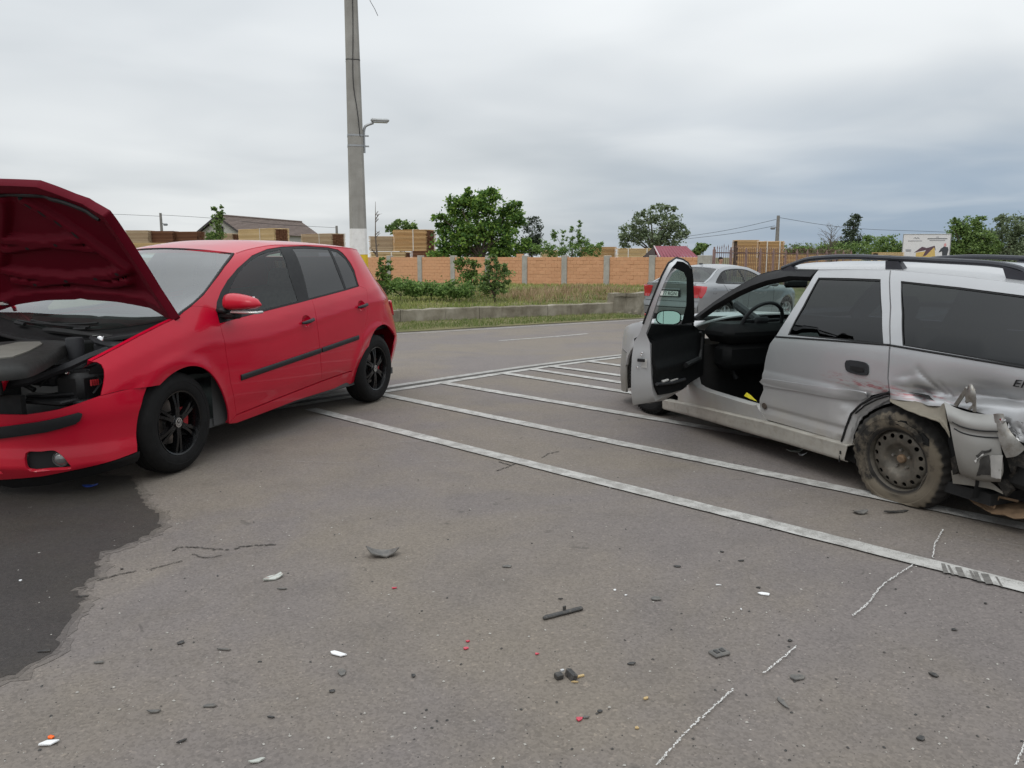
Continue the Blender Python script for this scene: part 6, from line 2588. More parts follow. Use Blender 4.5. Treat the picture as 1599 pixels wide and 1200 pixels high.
patch('tail_panel', v_tail, vtl(.64, 1.03), M_SIL2, volvo, .05, out=back_out, gap=.002)
patch('rear_bumper', v_tail, vtl(.34, .635), M_SIL2, volvo, .05, out=back_out, gap=.002, lift=.025)
patch('bumper_skirt', v_tail, vtl(.20, .335), M_GREYP, volvo, .06, out=back_out, lift=.015)
patch('bumper_groove', v_tail, vtl(.495, .51, .98), M_GAP, volvo, .08, out=back_out, lift=.027, thick=0)
MB().tube([tuple(p) for p in v_tail(np.linspace(-.68, .68, 14), np.full(14, 1.032))], .010, 6).build('boot_edge', M_SIL2, volvo, True)
for s in (1, -1):
    lo_ = [np.array([s * a, z]) for a, z in ((.47, .97), (.70, .985), (.80, .98), (.78, .86), (.74, .72), (.60, .72), (.53, .84))]
    patch('tail_light', v_tail, lo_, M_REDLENS, volvo, .03, out=back_out, thick=.03, lift=.012)
    so = [np.array(p) for p in ((-.875, .98), (-.66, .965), (-.72, .84), (-.82, .715), (-.87, .72))]
    a = patch('tail_light_side', (lambda x, z: v_side(x, z)) if s > 0 else (lambda x, z: v_side(x, z) * np.array([1, -1, 1])), so, M_REDLENS, volvo, .03, out=side_out if s > 0 else (lambda P: -side_out(P)), thick=.02, lift=.008)
    MB().box((-.955, s * .60, .29), (.02, .16, .05), None, .008).build('reflector', M_REDLENS, volvo)
# number plate in its recess
MB().box((-.948, 0, .80), (.01, .60, .15)).build('plate_recess', M_GREYP, volvo)
pb = MB().box((-.957, 0, .80), (.008, .52, .112), None, .003).build('number_plate', simple('plate white', (.62, .62, .60), .4, var=.04), volvo)
t_ = bpy.data.curves.new('plate_text', 'FONT')
t_.body = '77 RGN'
t_.size = .115
t_.align_x = 'CENTER'
t_.align_y = 'CENTER'
t_.extrude = .001
to = text_mesh('plate_text', t_, M_BLACKP, pb)
to.location = (-.9625, -.03, .80)
to.rotation_euler = (R(90), 0, R(-90))
MB().box((-.955, 0, .90), (.02, .62, .025), None, .006).build('boot_handle', M_SIL2, volvo)
b = MB()
b.box((1.0, 0, .24), (3.4, 1.5, .06))
b.box((1.95, 0, .80), (.4, 1.4, .18), None, .05)
b.box((-.3, 0, .93), (.5, 1.35, .04))
b.build('cabin_floor', M_DARK, volvo)
for sy in (.37, -.37):
    b = MB()
    b.box((.95, sy, .45), (.5, .5, .16), None, .05)
    M = Matrix.Translation((.66, sy, .76)) @ Matrix.Rotation(R(-16), 4, 'Y')
    b.box((0, 0, 0), (.14, .5, .6), M, .05)
    b.box((0, 0, .42), (.09, .26, .18), M, .04)
    b.build('seat', M_CLOTH, volvo, True)
MB().box((-.08, 0, .78), (.14, 1.25, .5), None, .05).build('rear_seat', M_CLOTH, volvo, True)
M_ALLOY = simple('silver alloy', (.45, .45, .45), .35, metal=.8, var=.1)
for hx in (0, 2.64):
    for s in (1, -1):
        alloy_wheel(volvo, (hx, s * .775, .322), 0, s < 0, detail=True, rim_m=M_ALLOY)
        b = MB()
        b.lathe([(.37, .04), (.37, -.2), (0, -.2)], 20, Matrix.Translation((hx, s * .78, .32)) if s > 0 else Matrix.Translation((hx, s * .78, .32)) @ Matrix.Rotation(math.pi, 4, 'Z'))
        b.build('wheel_housing', M_DARK, volvo)
# ================================================================== VERGE, WALLS, FENCE
M_VERGE = NT('verge earth')
v_ = M_VERGE.coord(1)
c_ = M_VERGE.ramp(M_VERGE.noise(v_, 1.1, 6, .65), [(.3, (.075, .085, .032)), (.5, (.15, .14, .07)), (.72, (.22, .18, .11))])
M_VERGE.p(base=c_, rough=.95, spec=.1)
M_VERGE.bump(M_VERGE.noise(v_, 20, 5, .7), .6, .04)
M_VERGE = M_VERGE.m

# low retaining wall along the road
lwA, lwB = gp(600, 506)[:2], gp(958, 491.5)[:2]
ld = (lwB - lwA) / np.linalg.norm(lwB - lwA)
ln_ = np.array([-ld[1], ld[0]])
if ln_[1] < 0:
    ln_ = -ln_
TOPZ = .085
lw = empty('low_concrete_wall', (lwA[0], lwA[1], -.25), math.atan2(ld[1], ld[0]), label='low stained concrete retaining wall beyond the road below the grass verge', cat='wall')
L0 = float(np.linalg.norm(lwB - lwA))
s = -13.0
while s < L0:
    e_ = min(s + rnd.uniform(1.7, 2.3), L0)
    if L0 - e_ < .8:
        e_ = L0
    n = 10
    V, F = [], []
    for i in range(n + 1):
        x = s + .006 + (e_ - s - .012) * i / n
        zt_ = TOPZ + .25 + rnd.uniform(-.018, .012)
        for y, z in ((0, -.1), (rnd.uniform(-.006, .006), zt_ - .02), (.02, zt_), (.20, zt_ + rnd.uniform(-.01, .01)), (.22, -.1)):
            V.append((x, y, z))
        if i:
            k = 5 * i
            for j in range(4):
                F.append((k - 5 + j, k + j, k + j + 1, k - 4 + j))
    F += [(4, 3, 2, 1, 0), tuple(n * 5 + j for j in range(5))]
    o = obj('concrete_block', V, F, M_CONC, lw, False)
    s = e_
# the taller broken piece to its right
lw2 = empty('broken_concrete_wall', (lwB[0], lwB[1], -.25), math.atan2(ld[1], ld[0]) + R(6), label='taller cracked piece of concrete wall just left of the silver sedan', cat='wall')
b = MB()
n = 14
V, F = [], []
for i in range(n + 1):
    x = -.02 + 3.6 * i / n
    zt_ = .60 + rnd.uniform(-.03, .02)
    for y, z in ((rnd.uniform(-.05, .02), -.1), (rnd.uniform(-.04, .03), .2), (rnd.uniform(-.03, .02), zt_ - .10), (-.02, zt_ - .095), (-.02, zt_), (.25, zt_), (.3, -.1)):
        V.append((x, y, z))
    if i:
        k = 7 * i
        for j in range(6):
            F.append((k - 7 + j, k + j, k + j + 1, k - 6 + j))
F += [(6, 5, 4, 3, 2, 1, 0), tuple(n * 7 + j for j in range(7))]
obj('wall_body', V, F, M_CONC, lw2, False)
for i in range(9):
    c = (rnd.uniform(.1, 3), rnd.uniform(-.25, -.08), rnd.uniform(.0, .05))
    MB().box(c, (rnd.uniform(.06, .18), rnd.uniform(.05, .12), rnd.uniform(.04, .12)), Matrix.Identity(4), .01, rnd.uniform(0, 3)).build('rubble', M_CONC, lw2)

# brick boundary wall
BW0 = 37.5


def bw_x(i):
    return (657 + 30.6 * i) / (1 - .0293 * i)


bA, bB = at_depth(bw_x(0), 402, BW0), at_depth(bw_x(7), 402, BW0 * (1 - .0293 * 7))
bd = (bB - bA)[:2]
BL = np.linalg.norm(bd) / 7
bd = bd / np.linalg.norm(bd)
bn = np.array([bd[1], -bd[0]])          # towards the road
if bn[1] > 0:
    bn = -bn


def terrain_h(x, y):
    """Terrace height between the low wall and the brick wall."""
    t = np.clip(((np.array([x, y]) - lwA) @ ln_ - .3) / 12, 0, 1)
    rt = np.clip(((np.array([x, y]) - lwA) @ ld - (L0 - 3.0)) / 4.0, 0, 1)
    return TOPZ - .06 + .07 * t + .28 * rt * (1 - .7 * t) * min(1, max(0, t * 12 / 1.2)) + .05 * math.sin(x * .9) * math.sin(y * .7) * t


rows = []
for k in np.linspace(0, 1, 16):
    row = []
    for s in np.concatenate([np.linspace(-45, -9, 10), np.linspace(-8, L0 + 14, 44)]):
        p = lwA + ld * s + ln_ * .12
        # reach to the brick wall line
        den = ld[0] * 0 + ln_ @ np.array([bn[0], bn[1]])
        tt = ((bA[:2] - p) @ bn) / den
        q = p + ln_ * min(tt, 60) * k
        row.append((q[0], q[1], terrain_h(q[0], q[1]) - float(H(q[0], q[1]))))
    rows.append(row)
sheet('verge', rows, M_VERGE)
rows = []
for k in np.linspace(0, 1, 5):
    row = []
    for s in np.linspace(-45, L0 + .3, 50):
        a = lwA + ld * s
        tt = ((a - fA) @ fn_)
        p = a - ln_ * abs(tt) * 1.05 * (1 - k)
        row.append((p[0], p[1], .012 + .02 * k))
    rows.append(row)
sheet('grass_strip', rows, M_VERGE)

wall = empty('brick_wall', (bA[0], bA[1], 0), math.atan2(bd[1], bd[0]), label='long orange brick wall with grey concrete posts beyond the verge', cat='wall')
M_BRICK = NT('orange brick')
v_ = M_BRICK.coord(1)
oi = M_BRICK.n('ShaderNodeObjectInfo')
c_ = M_BRICK.ramp(oi.outputs['Random'], [(0, (.54, .285, .155)), (.5, (.57, .305, .168)), (1, (.60, .325, .18))])
c_ = M_BRICK.mix(M_BRICK.mrange(M_BRICK.noise(v_, 6, 5, .65), .45, .8, 0, .35), c_, (.48, .29, .18))
M_BRICK.p(base=c_, rough=.9, spec=.2)
M_BRICK.bump(M_BRICK.noise(v_, 60, 4, .6), .3, .004)
M_BRICK = M_BRICK.m
M_MORTAR = simple('mortar', (.50, .275, .16), .95, var=.2, scale=10)
CH, BLn = .146, .305
NC = 9
z_b = .045
me_b = MB().box((0, 0, 0), (BLn - .012, .14, CH - .011), None, .006)
bm = bpy.data.meshes.new('brick')
bm.from_pydata(me_b.V, [], me_b.F)
bm.materials.append(M_BRICK)
cand = []
for bay in range(-8, 7):
    x0, x1 = bay * BL + .125, (bay + 1) * BL - .125
    for c in range(NC):
        x = x0 - (BLn / 2 if c % 2 else 0)
        while x < x1 - .03:
            a, b_ = max(x, x0), min(x + BLn, x1)
            if b_ - a > .05:
                cand.append(((a + b_) / 2, c, (b_ - a) / BLn))
            x += BLn
cand.sort(key=lambda q: -q[0])
rest = MB()
for i, (x, c, sx_) in enumerate(cand):
    z = z_b + CH * (c + .5)
    y = rnd.uniform(-.006, .006)
    if i < 300:
        o = bpy.data.objects.new('brick', bm)
        COL.objects.link(o)
        o.parent = wall
        o.location = (x, y, z)
        o.scale = (sx_, 1, 1)
        o.rotation_euler = (rnd.uniform(-.01, .01), rnd.uniform(-.006, .006), rnd.uniform(-.01, .01))
    else:
        rest.add(me_b.V, me_b.F, Matrix.Translation((x, y, z)) @ Matrix.Diagonal((sx_, 1, 1, 1)))
rest.build('bricks', M_BRICK, wall, kind='stuff')
for bay in range(-8, 7):
    MB().box(((bay + .5) * BL, 0, z_b + NC * CH / 2), (BL - .24, .122, NC * CH)).build('mortar', M_MORTAR, wall)
for i in range(-8, 8):
    w = .25 if i < 7 else .50
    MB().box((i * BL + (.12 if i == 7 else 0), -.02 if False else 0, z_b + .68 + rnd.uniform(0, .02)), (w, .24, 1.39), None, .012).build('concrete_post', M_WPOST, wall)
# a loose brick left on top
o = bpy.data.objects.new('loose_brick', bm.copy())
COL.objects.link(o)
lbp = wall.matrix_world
o.location = (bA[0] + bd[0] * (3.0 * BL - .3), bA[1] + bd[1] * (3.0 * BL - .3), z_b + NC * CH + CH / 2)
o.rotation_euler = (0, 0, math.atan2(bd[1], bd[0]))
prop(o, 'single loose brick lying on top of the orange wall beside a post', 'brick')

# iron fence right of the wall
FD0 = 30.0


def f_x(i):
    return (1115 + 75.9 * i) / (1 + .0437 * i)


pA = at_depth(1115, 402, FD0)
pB = at_depth(f_x(5), 402, FD0 * (1 + .0437 * 5))
fdv = (pB - pA)[:2]
FL = np.linalg.norm(fdv) / 5
fdv /= np.linalg.norm(fdv)
fence = empty('iron_fence', (pA[0], pA[1], -.25), math.atan2(fdv[1], fdv[0]), label='brown iron picket fence in front of the tall timber stack', cat='fence')
M_IRON = simple('brown iron', (.14, .07, .06), .6, var=.25, scale=10, metal=.1)
for i in range(0, 13):
    MB().box((i * FL - .07, 0, .95), (.05, .05, 1.9)).box((i * FL + .07, 0, .95), (.05, .05, 1.9)).box((i * FL, 0, 1.0), (.10, .03, 2.0)).build('fence_post', simple('pale iron', (.24, .15, .135), .6, var=.2), fence)
pk = MB().box((0, 0, 1.0), (.016, .016, 1.98))
pk.add([(-.03, -.011, 1.99), (.03, -.011, 1.99), (.03, .011, 1.99), (-.03, .011, 1.99), (0, 0, 2.12)], [(0, 1, 4), (1, 2, 4), (2, 3, 4), (3, 0, 4), (3, 2, 1, 0)])
pkm = bpy.data.meshes.new('picket')
pkm.from_pydata(pk.V, [], pk.F)
pkm.materials.append(M_IRON)
for i in range(12):
    for k in range(1, 7):
        o = bpy.data.objects.new('picket', pkm)
        COL.objects.link(o)
        o.parent = fence
        o.location = (i * FL + .07 + k * (FL - .14) / 7, 0, 0)
        o.scale = (1, 1, rnd.uniform(.97, 1.01))
    for z in (.25, 1.78):
        MB().box(((i + .5) * FL, 0, z), (FL - .2, .03, .04)).build('fence_rail', M_IRON, fence)

# ================================================================== CONCRETE LAMP POLE
PD = 17.6
pp = at_depth(560.5, 402, PD)
px0, py0 = pp[0], pp[1]
pole = empty('concrete_pole', (px0, py0, float(H(px0, py0))), R(12), label='tall concrete pole with white and yellow painted base and a small street lamp', cat='lamp post')


def oct_(w, z, ch=.28):
    c = w * ch
    return [(w, -w + c, z), (w, w - c, z), (w - c, w, z), (-w + c, w, z), (-w, w - c, z), (-w, -w + c, z), (-w + c, -w, z), (w - c, -w, z)]


def shaft(name, z0, z1, mat, add=0.0):
    def w(z):
        return .205 - .0095 * z + add
    V, F = [], []
    n = max(1, int((z1 - z0) / .8))
    for i in range(n + 1):
        z = z0 + (z1 - z0) * i / n
        V += oct_(w(z), z)
        if i:
            k = 8 * i
            for j in range(8):
                j2 = (j + 1) % 8
                F.append((k - 8 + j, k - 8 + j2, k + j2, k + j))
    F.append(tuple(range(8))[::-1])
    F.append(tuple(8 * n + j for j in range(8)))
    return obj(name, V, F, mat, pole, False)


shaft('shaft', -.2, 11.5, M_POSTC)
M_WPAINT = simple('white wall paint', (.72, .71, .69), .8, var=.08, scale=5, dirt=.15)
M_YPAINT = simple('yellow wall paint', (.62, .42, .02), .8, var=.1, scale=5, dirt=.15)
shaft('white_band', 1.67, 2.23, M_WPAINT, .004)
shaft('yellow_band', 1.12, 1.668, M_YPAINT, .004)
shaft('white_band', .56, 1.118, M_WPAINT, .004)
shaft('yellow_band', 0, .558, M_YPAINT, .004)
zl = lambda py: 1.36 + (402 - py) * PD / FPX * 1.0 + .25
M_GALV = simple('galvanised steel', (.34, .35, .36), .5, metal=.6, var=.12)
for py in (218, 233):
    z = zl(py) - .06
    b = MB()
    w = .205 - .0095 * z + .006
    V, F = [], []
    for zz in (z - .018, z + .018):
        V += oct_(w, zz)
    F = [(j, (j + 1) % 8, 8 + (j + 1) % 8, 8 + j) for j in range(8)]
    b.add(V, F).box((w + .06, -.05, z), (.12, .03, .03))
    b.build('clamp_band', M_GALV, pole)
z1_, z0_ = zl(205), zl(240)
b = MB()
b.tube(spl([(.185, -.06, z0_ - .1), (.185, -.06, z1_ - .25), (.20, -.06, z1_ - .1), (.25, -.06, z1_ - .03), (.40, -.07, z1_ + .03)], 5), .028, 8)
arm = b.build('lamp_arm', M_GALV, pole, True)
lh = MB()
lh.box((.54, -.075, z1_ + .085), (.40, .16, .075), Matrix.Identity(4), .03)
lh.box((.55, -.075, z1_ + .045), (.30, .12, .02), None, .005)
lh.build('lamp_head', simple('lamp housing', (.40, .41, .41), .45, var=.1), arm, True)
b = MB()
w = lambda z: .205 - .0095 * z
b.tube(spl([(.02, -w(9) - .01, 9.5), (.03, -w(7) - .012, 6.8), (-.01, -w(5.5) - .012, 5.4), (.06, -w(4.6) - .02, 4.7), (.10, -w(4.2) - .012, 4.2)], 5), .008, 5)
b.build('cable', M_GREYP, pole)
z = zl(115)
V = oct_(w(z) + .004, z - .008) + oct_(w(z) + .004, z + .008)
obj('clamp_band', V, [(j, (j + 1) % 8, 8 + (j + 1) % 8, 8 + j) for j in range(8)], M_GREYP, pole)
wire = MB()
wire.tube([tuple(at_depth(x, y, 17)) for x, y in ((572, -30), (578, 2), (585, 14), (590, 25))], .006, 5)
tag_ = wire.build('loose_wire', M_GREYP, None, label='loose dark wire end hanging in the sky at the top beside the concrete pole', cat='wire')

# ================================================================== YARD: TIMBER STACKS, HOUSE, KIOSK
def wood(name, a, b_):
    t = NT(name)
    v = t.coord(1)
    gi = t.n('ShaderNodeNewGeometry')
    c = t.mix(gi.outputs['Random Per Island'], a, b_)
    st = t.noise(t.coord((.8, .8, 30)), 1, 4, .6)
    c = t.mix(t.mrange(st, .35, .75, 0, .5), c, [x * .62 for x in a])
    t.p(base=c, rough=.85, spec=.2)
    return t.m


W_Y = wood('yellow boards', (.62, .43, .21), (.76, .57, .33))
W_T = wood('tan boards', (.46, .33, .21), (.60, .46, .31))
W_B = wood('brown boards', (.15, .065, .036), (.26, .125, .07))
W_O = wood('orange boards', (.52, .31, .14), (.68, .45, .23))
M_STRAP = simple('pale strap', (.62, .58, .52), .6)
M_SHADE = simple('stack gap shade', (.05, .032, .02), .95)


def stack(x0, x1, xe, yt, yb, D, mat, mat_end, label, straps=1, thick=.05, gap=.022, depth=1.2, board=.14):
    """A packed pile of boards: long side between picture x0..x1, end face to xe."""
    P0, P1 = at_depth(x0, 402, D), at_depth(x1, 402, D)
    Lx = P1[0] - P0[0]
    xa = max(0.0, (xe - x1) * D / FPX)
    psi = math.asin(min(.95, xa / depth)) if xe > x1 else 0.0
    Lb = Lx / math.cos(psi)
    zt = 1.36 + (402 - yt) * D / FPX
    zb = 1.36 + (402 - yb) * D / FPX
    zb = max(-.25, min(zb, zt - .3))
    root = empty('timber_stack', (P0[0], P0[1], zb), psi if False else -psi, label=label, cat='timber stack', group='timber stacks in the yard')
    n = max(2, int((zt - zb) / (thick + gap)))
    pitch = (zt - zb) / n
    m = MB()
    me_ = MB()
    for i in range(n):
        z = pitch * (i + .5)
        nb = int(depth / board)
        # the front and back boards and the end grain of each layer
        for k in range(nb):
            y = depth * (k + .5) / nb
            e0, e1 = rnd.uniform(-.03, .03), rnd.uniform(-.03, .03)
            if k in (0, nb - 1) or i == n - 1:
                m.box((Lb / 2 + (e0 + e1) / 2, y, z), (Lb + e1 - e0, board * .96, thick * rnd.uniform(.9, 1.05)))
            else:
                me_.box((Lb - .10 + e1, y, z), (.2, board * .96, thick))
    m.build('boards', mat, root, kind='stuff')
    me_.build('board_ends', mat_end, root, kind='stuff')
    MB().box((Lb / 2, depth / 2, (zt - zb) / 2 - .02), (Lb - .16, depth - .12, zt - zb - .05)).build('shade_core', M_SHADE, root)  # solid dark core; shade in the gaps between layers put into its colour
    for k in range(straps):
        x = Lb * (k + .62) / straps
        MB().box((x, -.012, (zt - zb) / 2), (.06, .006, zt - zb + .03)).box((x, depth / 2, zt - zb + .012), (.06, depth, .006)).build('strap', M_STRAP, root)
    return root


YS = [
    (198, 233, 233, 361, 381, 58, W_T, W_T, 'tan timber stack at the left end of the row, next to the raised bonnet', 0),
    (234, 272, 272, 362, 381, 58.6, W_B, W_B, 'dark brown timber stack under the left utility pole', 0),
    (274, 312, 316, 363, 380, 59, W_B, W_B, 'dark brown timber stack at the left gable of the house', 0),
    (190, 330, 330, 380, 398, 52, W_Y, W_Y, 'long low yellow timber stack showing just above the red car roof edge', 1),
    (322, 368, 374, 366, 392, 57, W_T, W_B, 'tan timber stack standing behind the thin leafy sapling', 0),
    (374, 448, 465, 360, 392, 55, W_Y, W_B, 'pale yellow timber stack in front of the house roof, with a brown end', 1),
    (471, 529, 546, 367, 395, 55, W_T, W_B, 'pale tan timber stack between the house and the concrete pole', 1),
    (577, 613, 613, 370, 393, 50, W_T, W_T, 'weathered tan timber stack just right of the concrete pole', 0),
    (614, 668, 680, 360.5, 393, 48, W_O, W_B, 'tall orange timber stack with one white strap left of the leafy tree', 1),
    (577, 634, 640, 393.5, 404, 46, W_Y, W_B, 'low yellow timber stack lying right behind the left part of the brick wall', 1),
    (642, 694, 702, 392, 404, 45, W_B, W_B, 'low dark brown timber stack behind the wall under the leafy tree', 0),
    (845, 872, 872, 391, 404, 47, W_Y, W_O, 'small yellow timber stack between the two shrubs behind the wall', 0),
    (908, 962, 962, 386, 404, 47, W_O, W_O, 'orange timber stack behind the wall right of the upright shrub', 0),
    (963, 1019, 1026, 388.5, 404, 46, W_Y, W_O, 'yellow timber stack behind the wall next to the maroon roof', 2),
    (1152, 1184, 1184, 375.5, 432, 42, W_B if False else W_O, W_O, 'left half of the tall orange stack pair behind the iron fence', 0),
    (1185, 1222, 1228, 377.5, 432, 43, W_O, W_B, 'right half of the tall orange stack pair, with a double pale strap', 2),
    (1229, 1290, 1290, 398, 425, 52, W_O, W_O, 'low orange timber stack right of the tall pair behind the fence', 0),
    (1372, 1412, 1412, 394.5, 420, 60, W_Y, W_Y, 'yellow timber stack left of the billboard above the roof rail', 0),
    (1310, 1345, 1345, 402, 420, 58, W_Y, W_O, 'low yellow timber stack seen under the roof rail of the estate car', 0),
]
for a in YS:
    stack(*a[:9], straps=a[9])
# pale crates under the rail
for (x, w_, lab) in ((1302, 12, 'small white crate seen under the roof rail beside the yellow stack'), (1352, 14, 'white crate with red base seen under the roof rail')):
    P = at_depth(x, 404, 56)
    b = empty('crate', (P[0], P[1], -.25), 0, label=lab, cat='crate')
    ww = w_ * 56 / FPX
    MB().box((0, 0, .55), (ww, .5, 1.1), None, .02).build('crate_body', M_WPAINT, b)
    MB().box((0, 0, 1.18), (ww + .08, .56, .14), None, .02).build('crate_lid', simple('crate grey', (.5, .5, .5), .6), b)

# house
hA = at_depth(338, 337, 72)
hE = at_depth(361, 364, 70)
hB = at_depth(471, 349.5, 86)
hB[2] = hA[2]
rv = hB - hA
lv = hE - hA
house = empty('house', (hA[0], hA[1], -.25), math.atan2(rv[1], rv[0]), label='grey house with a brown gabled roof behind the timber stacks', cat='house')
Mi = (Matrix.Translation((hA[0], hA[1], -.25)) @ Matrix.Rotation(math.atan2(rv[1], rv[0]), 4, 'Z')).inverted()
LN = float(np.linalg.norm(rv[:2]))
hz = hA[2] + .25
rl = Mi @ Vector(hE)
hw_ = abs(rl.y)
ez = rl.z
M_ROOF = NT('roof tiles')
v_ = M_ROOF.coord((1.5, 6, 6))
c_ = M_ROOF.ramp(M_ROOF.noise(v_, 1.2, 5, .6), [(.3, (.115, .085, .072)), (.7, (.18, .135, .115))])
M_ROOF.p(base=c_, rough=.85)
M_ROOF = M_ROOF.m
M_HWALL = simple('house plaster', (.42, .41, .38), .9, var=.08)
b = MB()
b.prism([(-.4, 0), (0, 0)], 0, 1) if False else None
gw = [(0.35, -hw_ + .3, 0), (0.35, hw_ - .3, 0), (0.35, hw_ - .3, ez + .1), (0.35, 0, hz - .25), (0.35, -hw_ + .3, ez + .1)]
gw2 = [(LN - .35, y, z) for _, y, z in gw]
b.add(gw + gw2, [(0, 1, 2, 3, 4)[::-1], (5, 6, 7, 8, 9), (0, 4, 9, 5), (1, 6, 7, 2)])
b.build('wall', M_HWALL, house)
for s in (1, -1):
    # roof slope built in overlapping courses
    b = MB()
    nC = 12
    for i in range(nC):
        y0, y1 = s * hw_ * i / nC, s * hw_ * (i + 1.12) / nC
        z0, z1 = hz - (hz - ez) * i / nC, hz - (hz - ez) * (i + 1.12) / nC
        b.add([(0, y0, z0 + .02), (LN, y0, z0 + .02), (LN, y1, z1 + .07), (0, y1, z1 + .07), (0, y1, z1 + .02), (LN, y1, z1 + .02)], [(0, 1, 2, 3), (3, 2, 5, 4)])
    b.build('roof', M_ROOF, house)
b = MB()
b.tube([(0, 0, hz + .06), (LN, 0, hz + .06)], .10, 6)
b.build('ridge', M_ROOF, house)
for s in (1, -1):
    b = MB()
    b.add([(-.02, 0, hz + .08), (-.02, s * hw_ * 1.05, ez + .0), (-.02, s * hw_ * 1.05, ez - .22), (-.02, 0, hz - .15)], [(0, 1, 2, 3)])
    b.build('fascia', simple('dark fascia', (.05, .045, .045), .8), house)
MB().box((.32, 0, hz - 1.3), (.05, .8, .7)).build('gable_window', M_BLACKP, house)
MB().box((LN * .5, -hw_ + .28, 1.6), (1.2, .08, 1.2)).build('window', M_BLACKP, house)

# maroon roofed kiosk behind the wall
kA, kB = at_depth(1023.5, 384.5, 40), at_depth(1073, 384.5, 40)
kiosk = empty('kiosk', (kA[0], kA[1], -.25), R(8), label='small shed with a maroon metal roof behind the right end of the brick wall', cat='shed')
kl = float(kB[0] - kA[0])
kz = float(kA[2]) + .25
M_MAROON = simple('maroon sheet', (.20, .035, .055), .5, var=.12, scale=3)
b = MB()
for i in range(12):
    x0, x1 = -.1 + (kl + .1) * i / 12, -.1 + (kl + .1) * (i + 1) / 12
    b.add([(x0, 0, kz), (x1 - .02, 0, kz), (x1 - .02 + .4 * (i / 12), -.75, kz - .56), (x0 + .4 * (i / 12), -.75, kz - .56)], [(3, 2, 1, 0)])
    b.add([(x1 - .02, 0, kz), (x1, 0, kz + .02), (x1 + .4 * (i / 12), -.75, kz - .54), (x1 - .02 + .4 * (i / 12), -.75, kz - .56)], [(3, 2, 1, 0)])
    b.add([(x0, 0, kz), (x1, 0, kz), (x1, .75, kz - .56), (x0, .75, kz - .56)], [(0, 1, 2, 3)])
b.build('roof', M_MAROON, kiosk)
MB().add([(-.08, 0, kz - .01), (-.2, -.72, kz - .56), (-.72, -.2, kz - .55), (-.5, .3, kz - .5), (0, .72, kz - .56)], [(0, 1, 2), (0, 2, 3), (0, 3, 4)]).build('gable', simple('dark gable boards', (.035, .025, .022), .9), kiosk)
MB().tube([(-.08, 0, kz + .01), (-.0, -.75, kz - .55)], .03, 5).build('gable_trim', simple('pale trim', (.55, .5, .5), .7), kiosk)
MB().box((kl / 2, 0, (kz - .56) / 2), (kl - .2, 1.2, kz - .56)).build('wall', M_BRICK, kiosk)

# utility poles and wires
M_UPOLE = simple('utility pole concrete', (.20, .19, .18), .9, var=.2)
def upole(x, yt, D, label, lamp=True, w=.13):
    P = at_depth(x, yt, D)
    r = empty('utility_pole', (P[0], P[1], -.25), 0, label=label, cat='utility pole', group='utility poles behind the yard')
    h_ = P[2] + .25
    MB().tube([(0, 0, 0), (0, 0, h_)], [w * 1.3, w * .8], 8).build('pole', M_UPOLE, r, True)
    if lamp:
        MB().tube([(0, 0, h_ - .8), (-.3 if x > 1000 else .3, -.1, h_ - .9)], .03, 5).build('lamp_arm', M_UPOLE, r)
        MB().box((-.42 if x > 1000 else .42, -.15, h_ - .95), (.34, .2, .18), None, .05).build('lamp_head', simple('old lamp', (.16, .17, .18), .5), r, True)
    return P
u1 = upole(250.5, 333, 66, 'short grey utility pole above the brown timber on the left')
u2 = upole(525.5, 353, 70, 'small utility pole just left of the concrete lamp pole')
u3 = upole(1215.5, 337, 60, 'grey utility pole with a lamp behind the tall timber stack on the right', w=.15)
def wire_(pts, label, sag=.0):
    P = [at_depth(*p) for p in pts]
    b = MB().tube(spl(P, 6), .014, 4)
    o = b.build('overhead_wire', M_GREYP)
    prop(o, label, 'wire', 'overhead wires')
wire_([(1216, 340, 60), (1290, 352, 62), (1360, 358.5, 65), (1480, 363, 70), (1640, 372, 76)], 'dark overhead wire running right from the right utility pole')
wire_([(1212, 343, 60), (1150, 357, 62), (1090, 367, 64), (1020, 376, 66)], 'upper overhead wire running left from the right utility pole')
wire_([(1210, 353, 60), (1150, 364, 62), (1075, 373, 65), (1000, 380, 68)], 'lower overhead wire running left from the right utility pole')
wire_([(250, 338, 66), (180, 335, 68), (90, 333, 72), (0, 333, 76)], 'thin overhead wire running left from the left utility pole')
wire_([(252, 336, 66), (330, 341, 68), (420, 350, 70), (525, 356, 70)], 'thin overhead wire between the two left utility poles')

# billboard
bd_ = at_depth(1445, 402, 62)
bb = empty('billboard', (bd_[0], bd_[1], -.25), R(-10), label='white billboard with a yellow house picture above the estate car roof', cat='billboard')
sc = 62 / FPX
zc_ = lambda y: 1.36 + (402 - y) * sc + .25
bx = lambda x: (x - 1445) * sc
MB().box((0, .06, (zc_(367) + zc_(404)) / 2), (68 * sc, .10, zc_(367) - zc_(404))).build('panel', simple('billboard white', (.66, .65, .66), .6, var=.04), bb)
def flat(name, poly, mat, y=-.002):
    V = [(bx(x), y, zc_(z)) for x, z in poly] + [(bx(x), y + .004, zc_(z)) for x, z in poly]
    n = len(poly)
    return obj(name, V, [tuple(range(n)), tuple(range(2 * n - 1, n - 1, -1))] + [(i, i + n, (i + 1) % n + n, (i + 1) % n) for i in range(n)], mat, bb)
P_Y, P_P, P_G, P_D = simple('print yellow', (.60, .42, .14), .6), simple('print plum', (.10, .055, .075), .6), simple('print grey', (.30, .30, .32), .6), simple('print dark', (.045, .05, .06), .6)
flat('house_print', [(1431, 402), (1431, 395), (1444, 393), (1457, 387), (1459, 402)], P_Y)
flat('roof_print', [(1428, 395), (1439, 386), (1446, 388), (1457, 384.5), (1459, 392), (1456, 387), (1446, 399), (1441, 401), (1445, 391)], P_P, -.004)
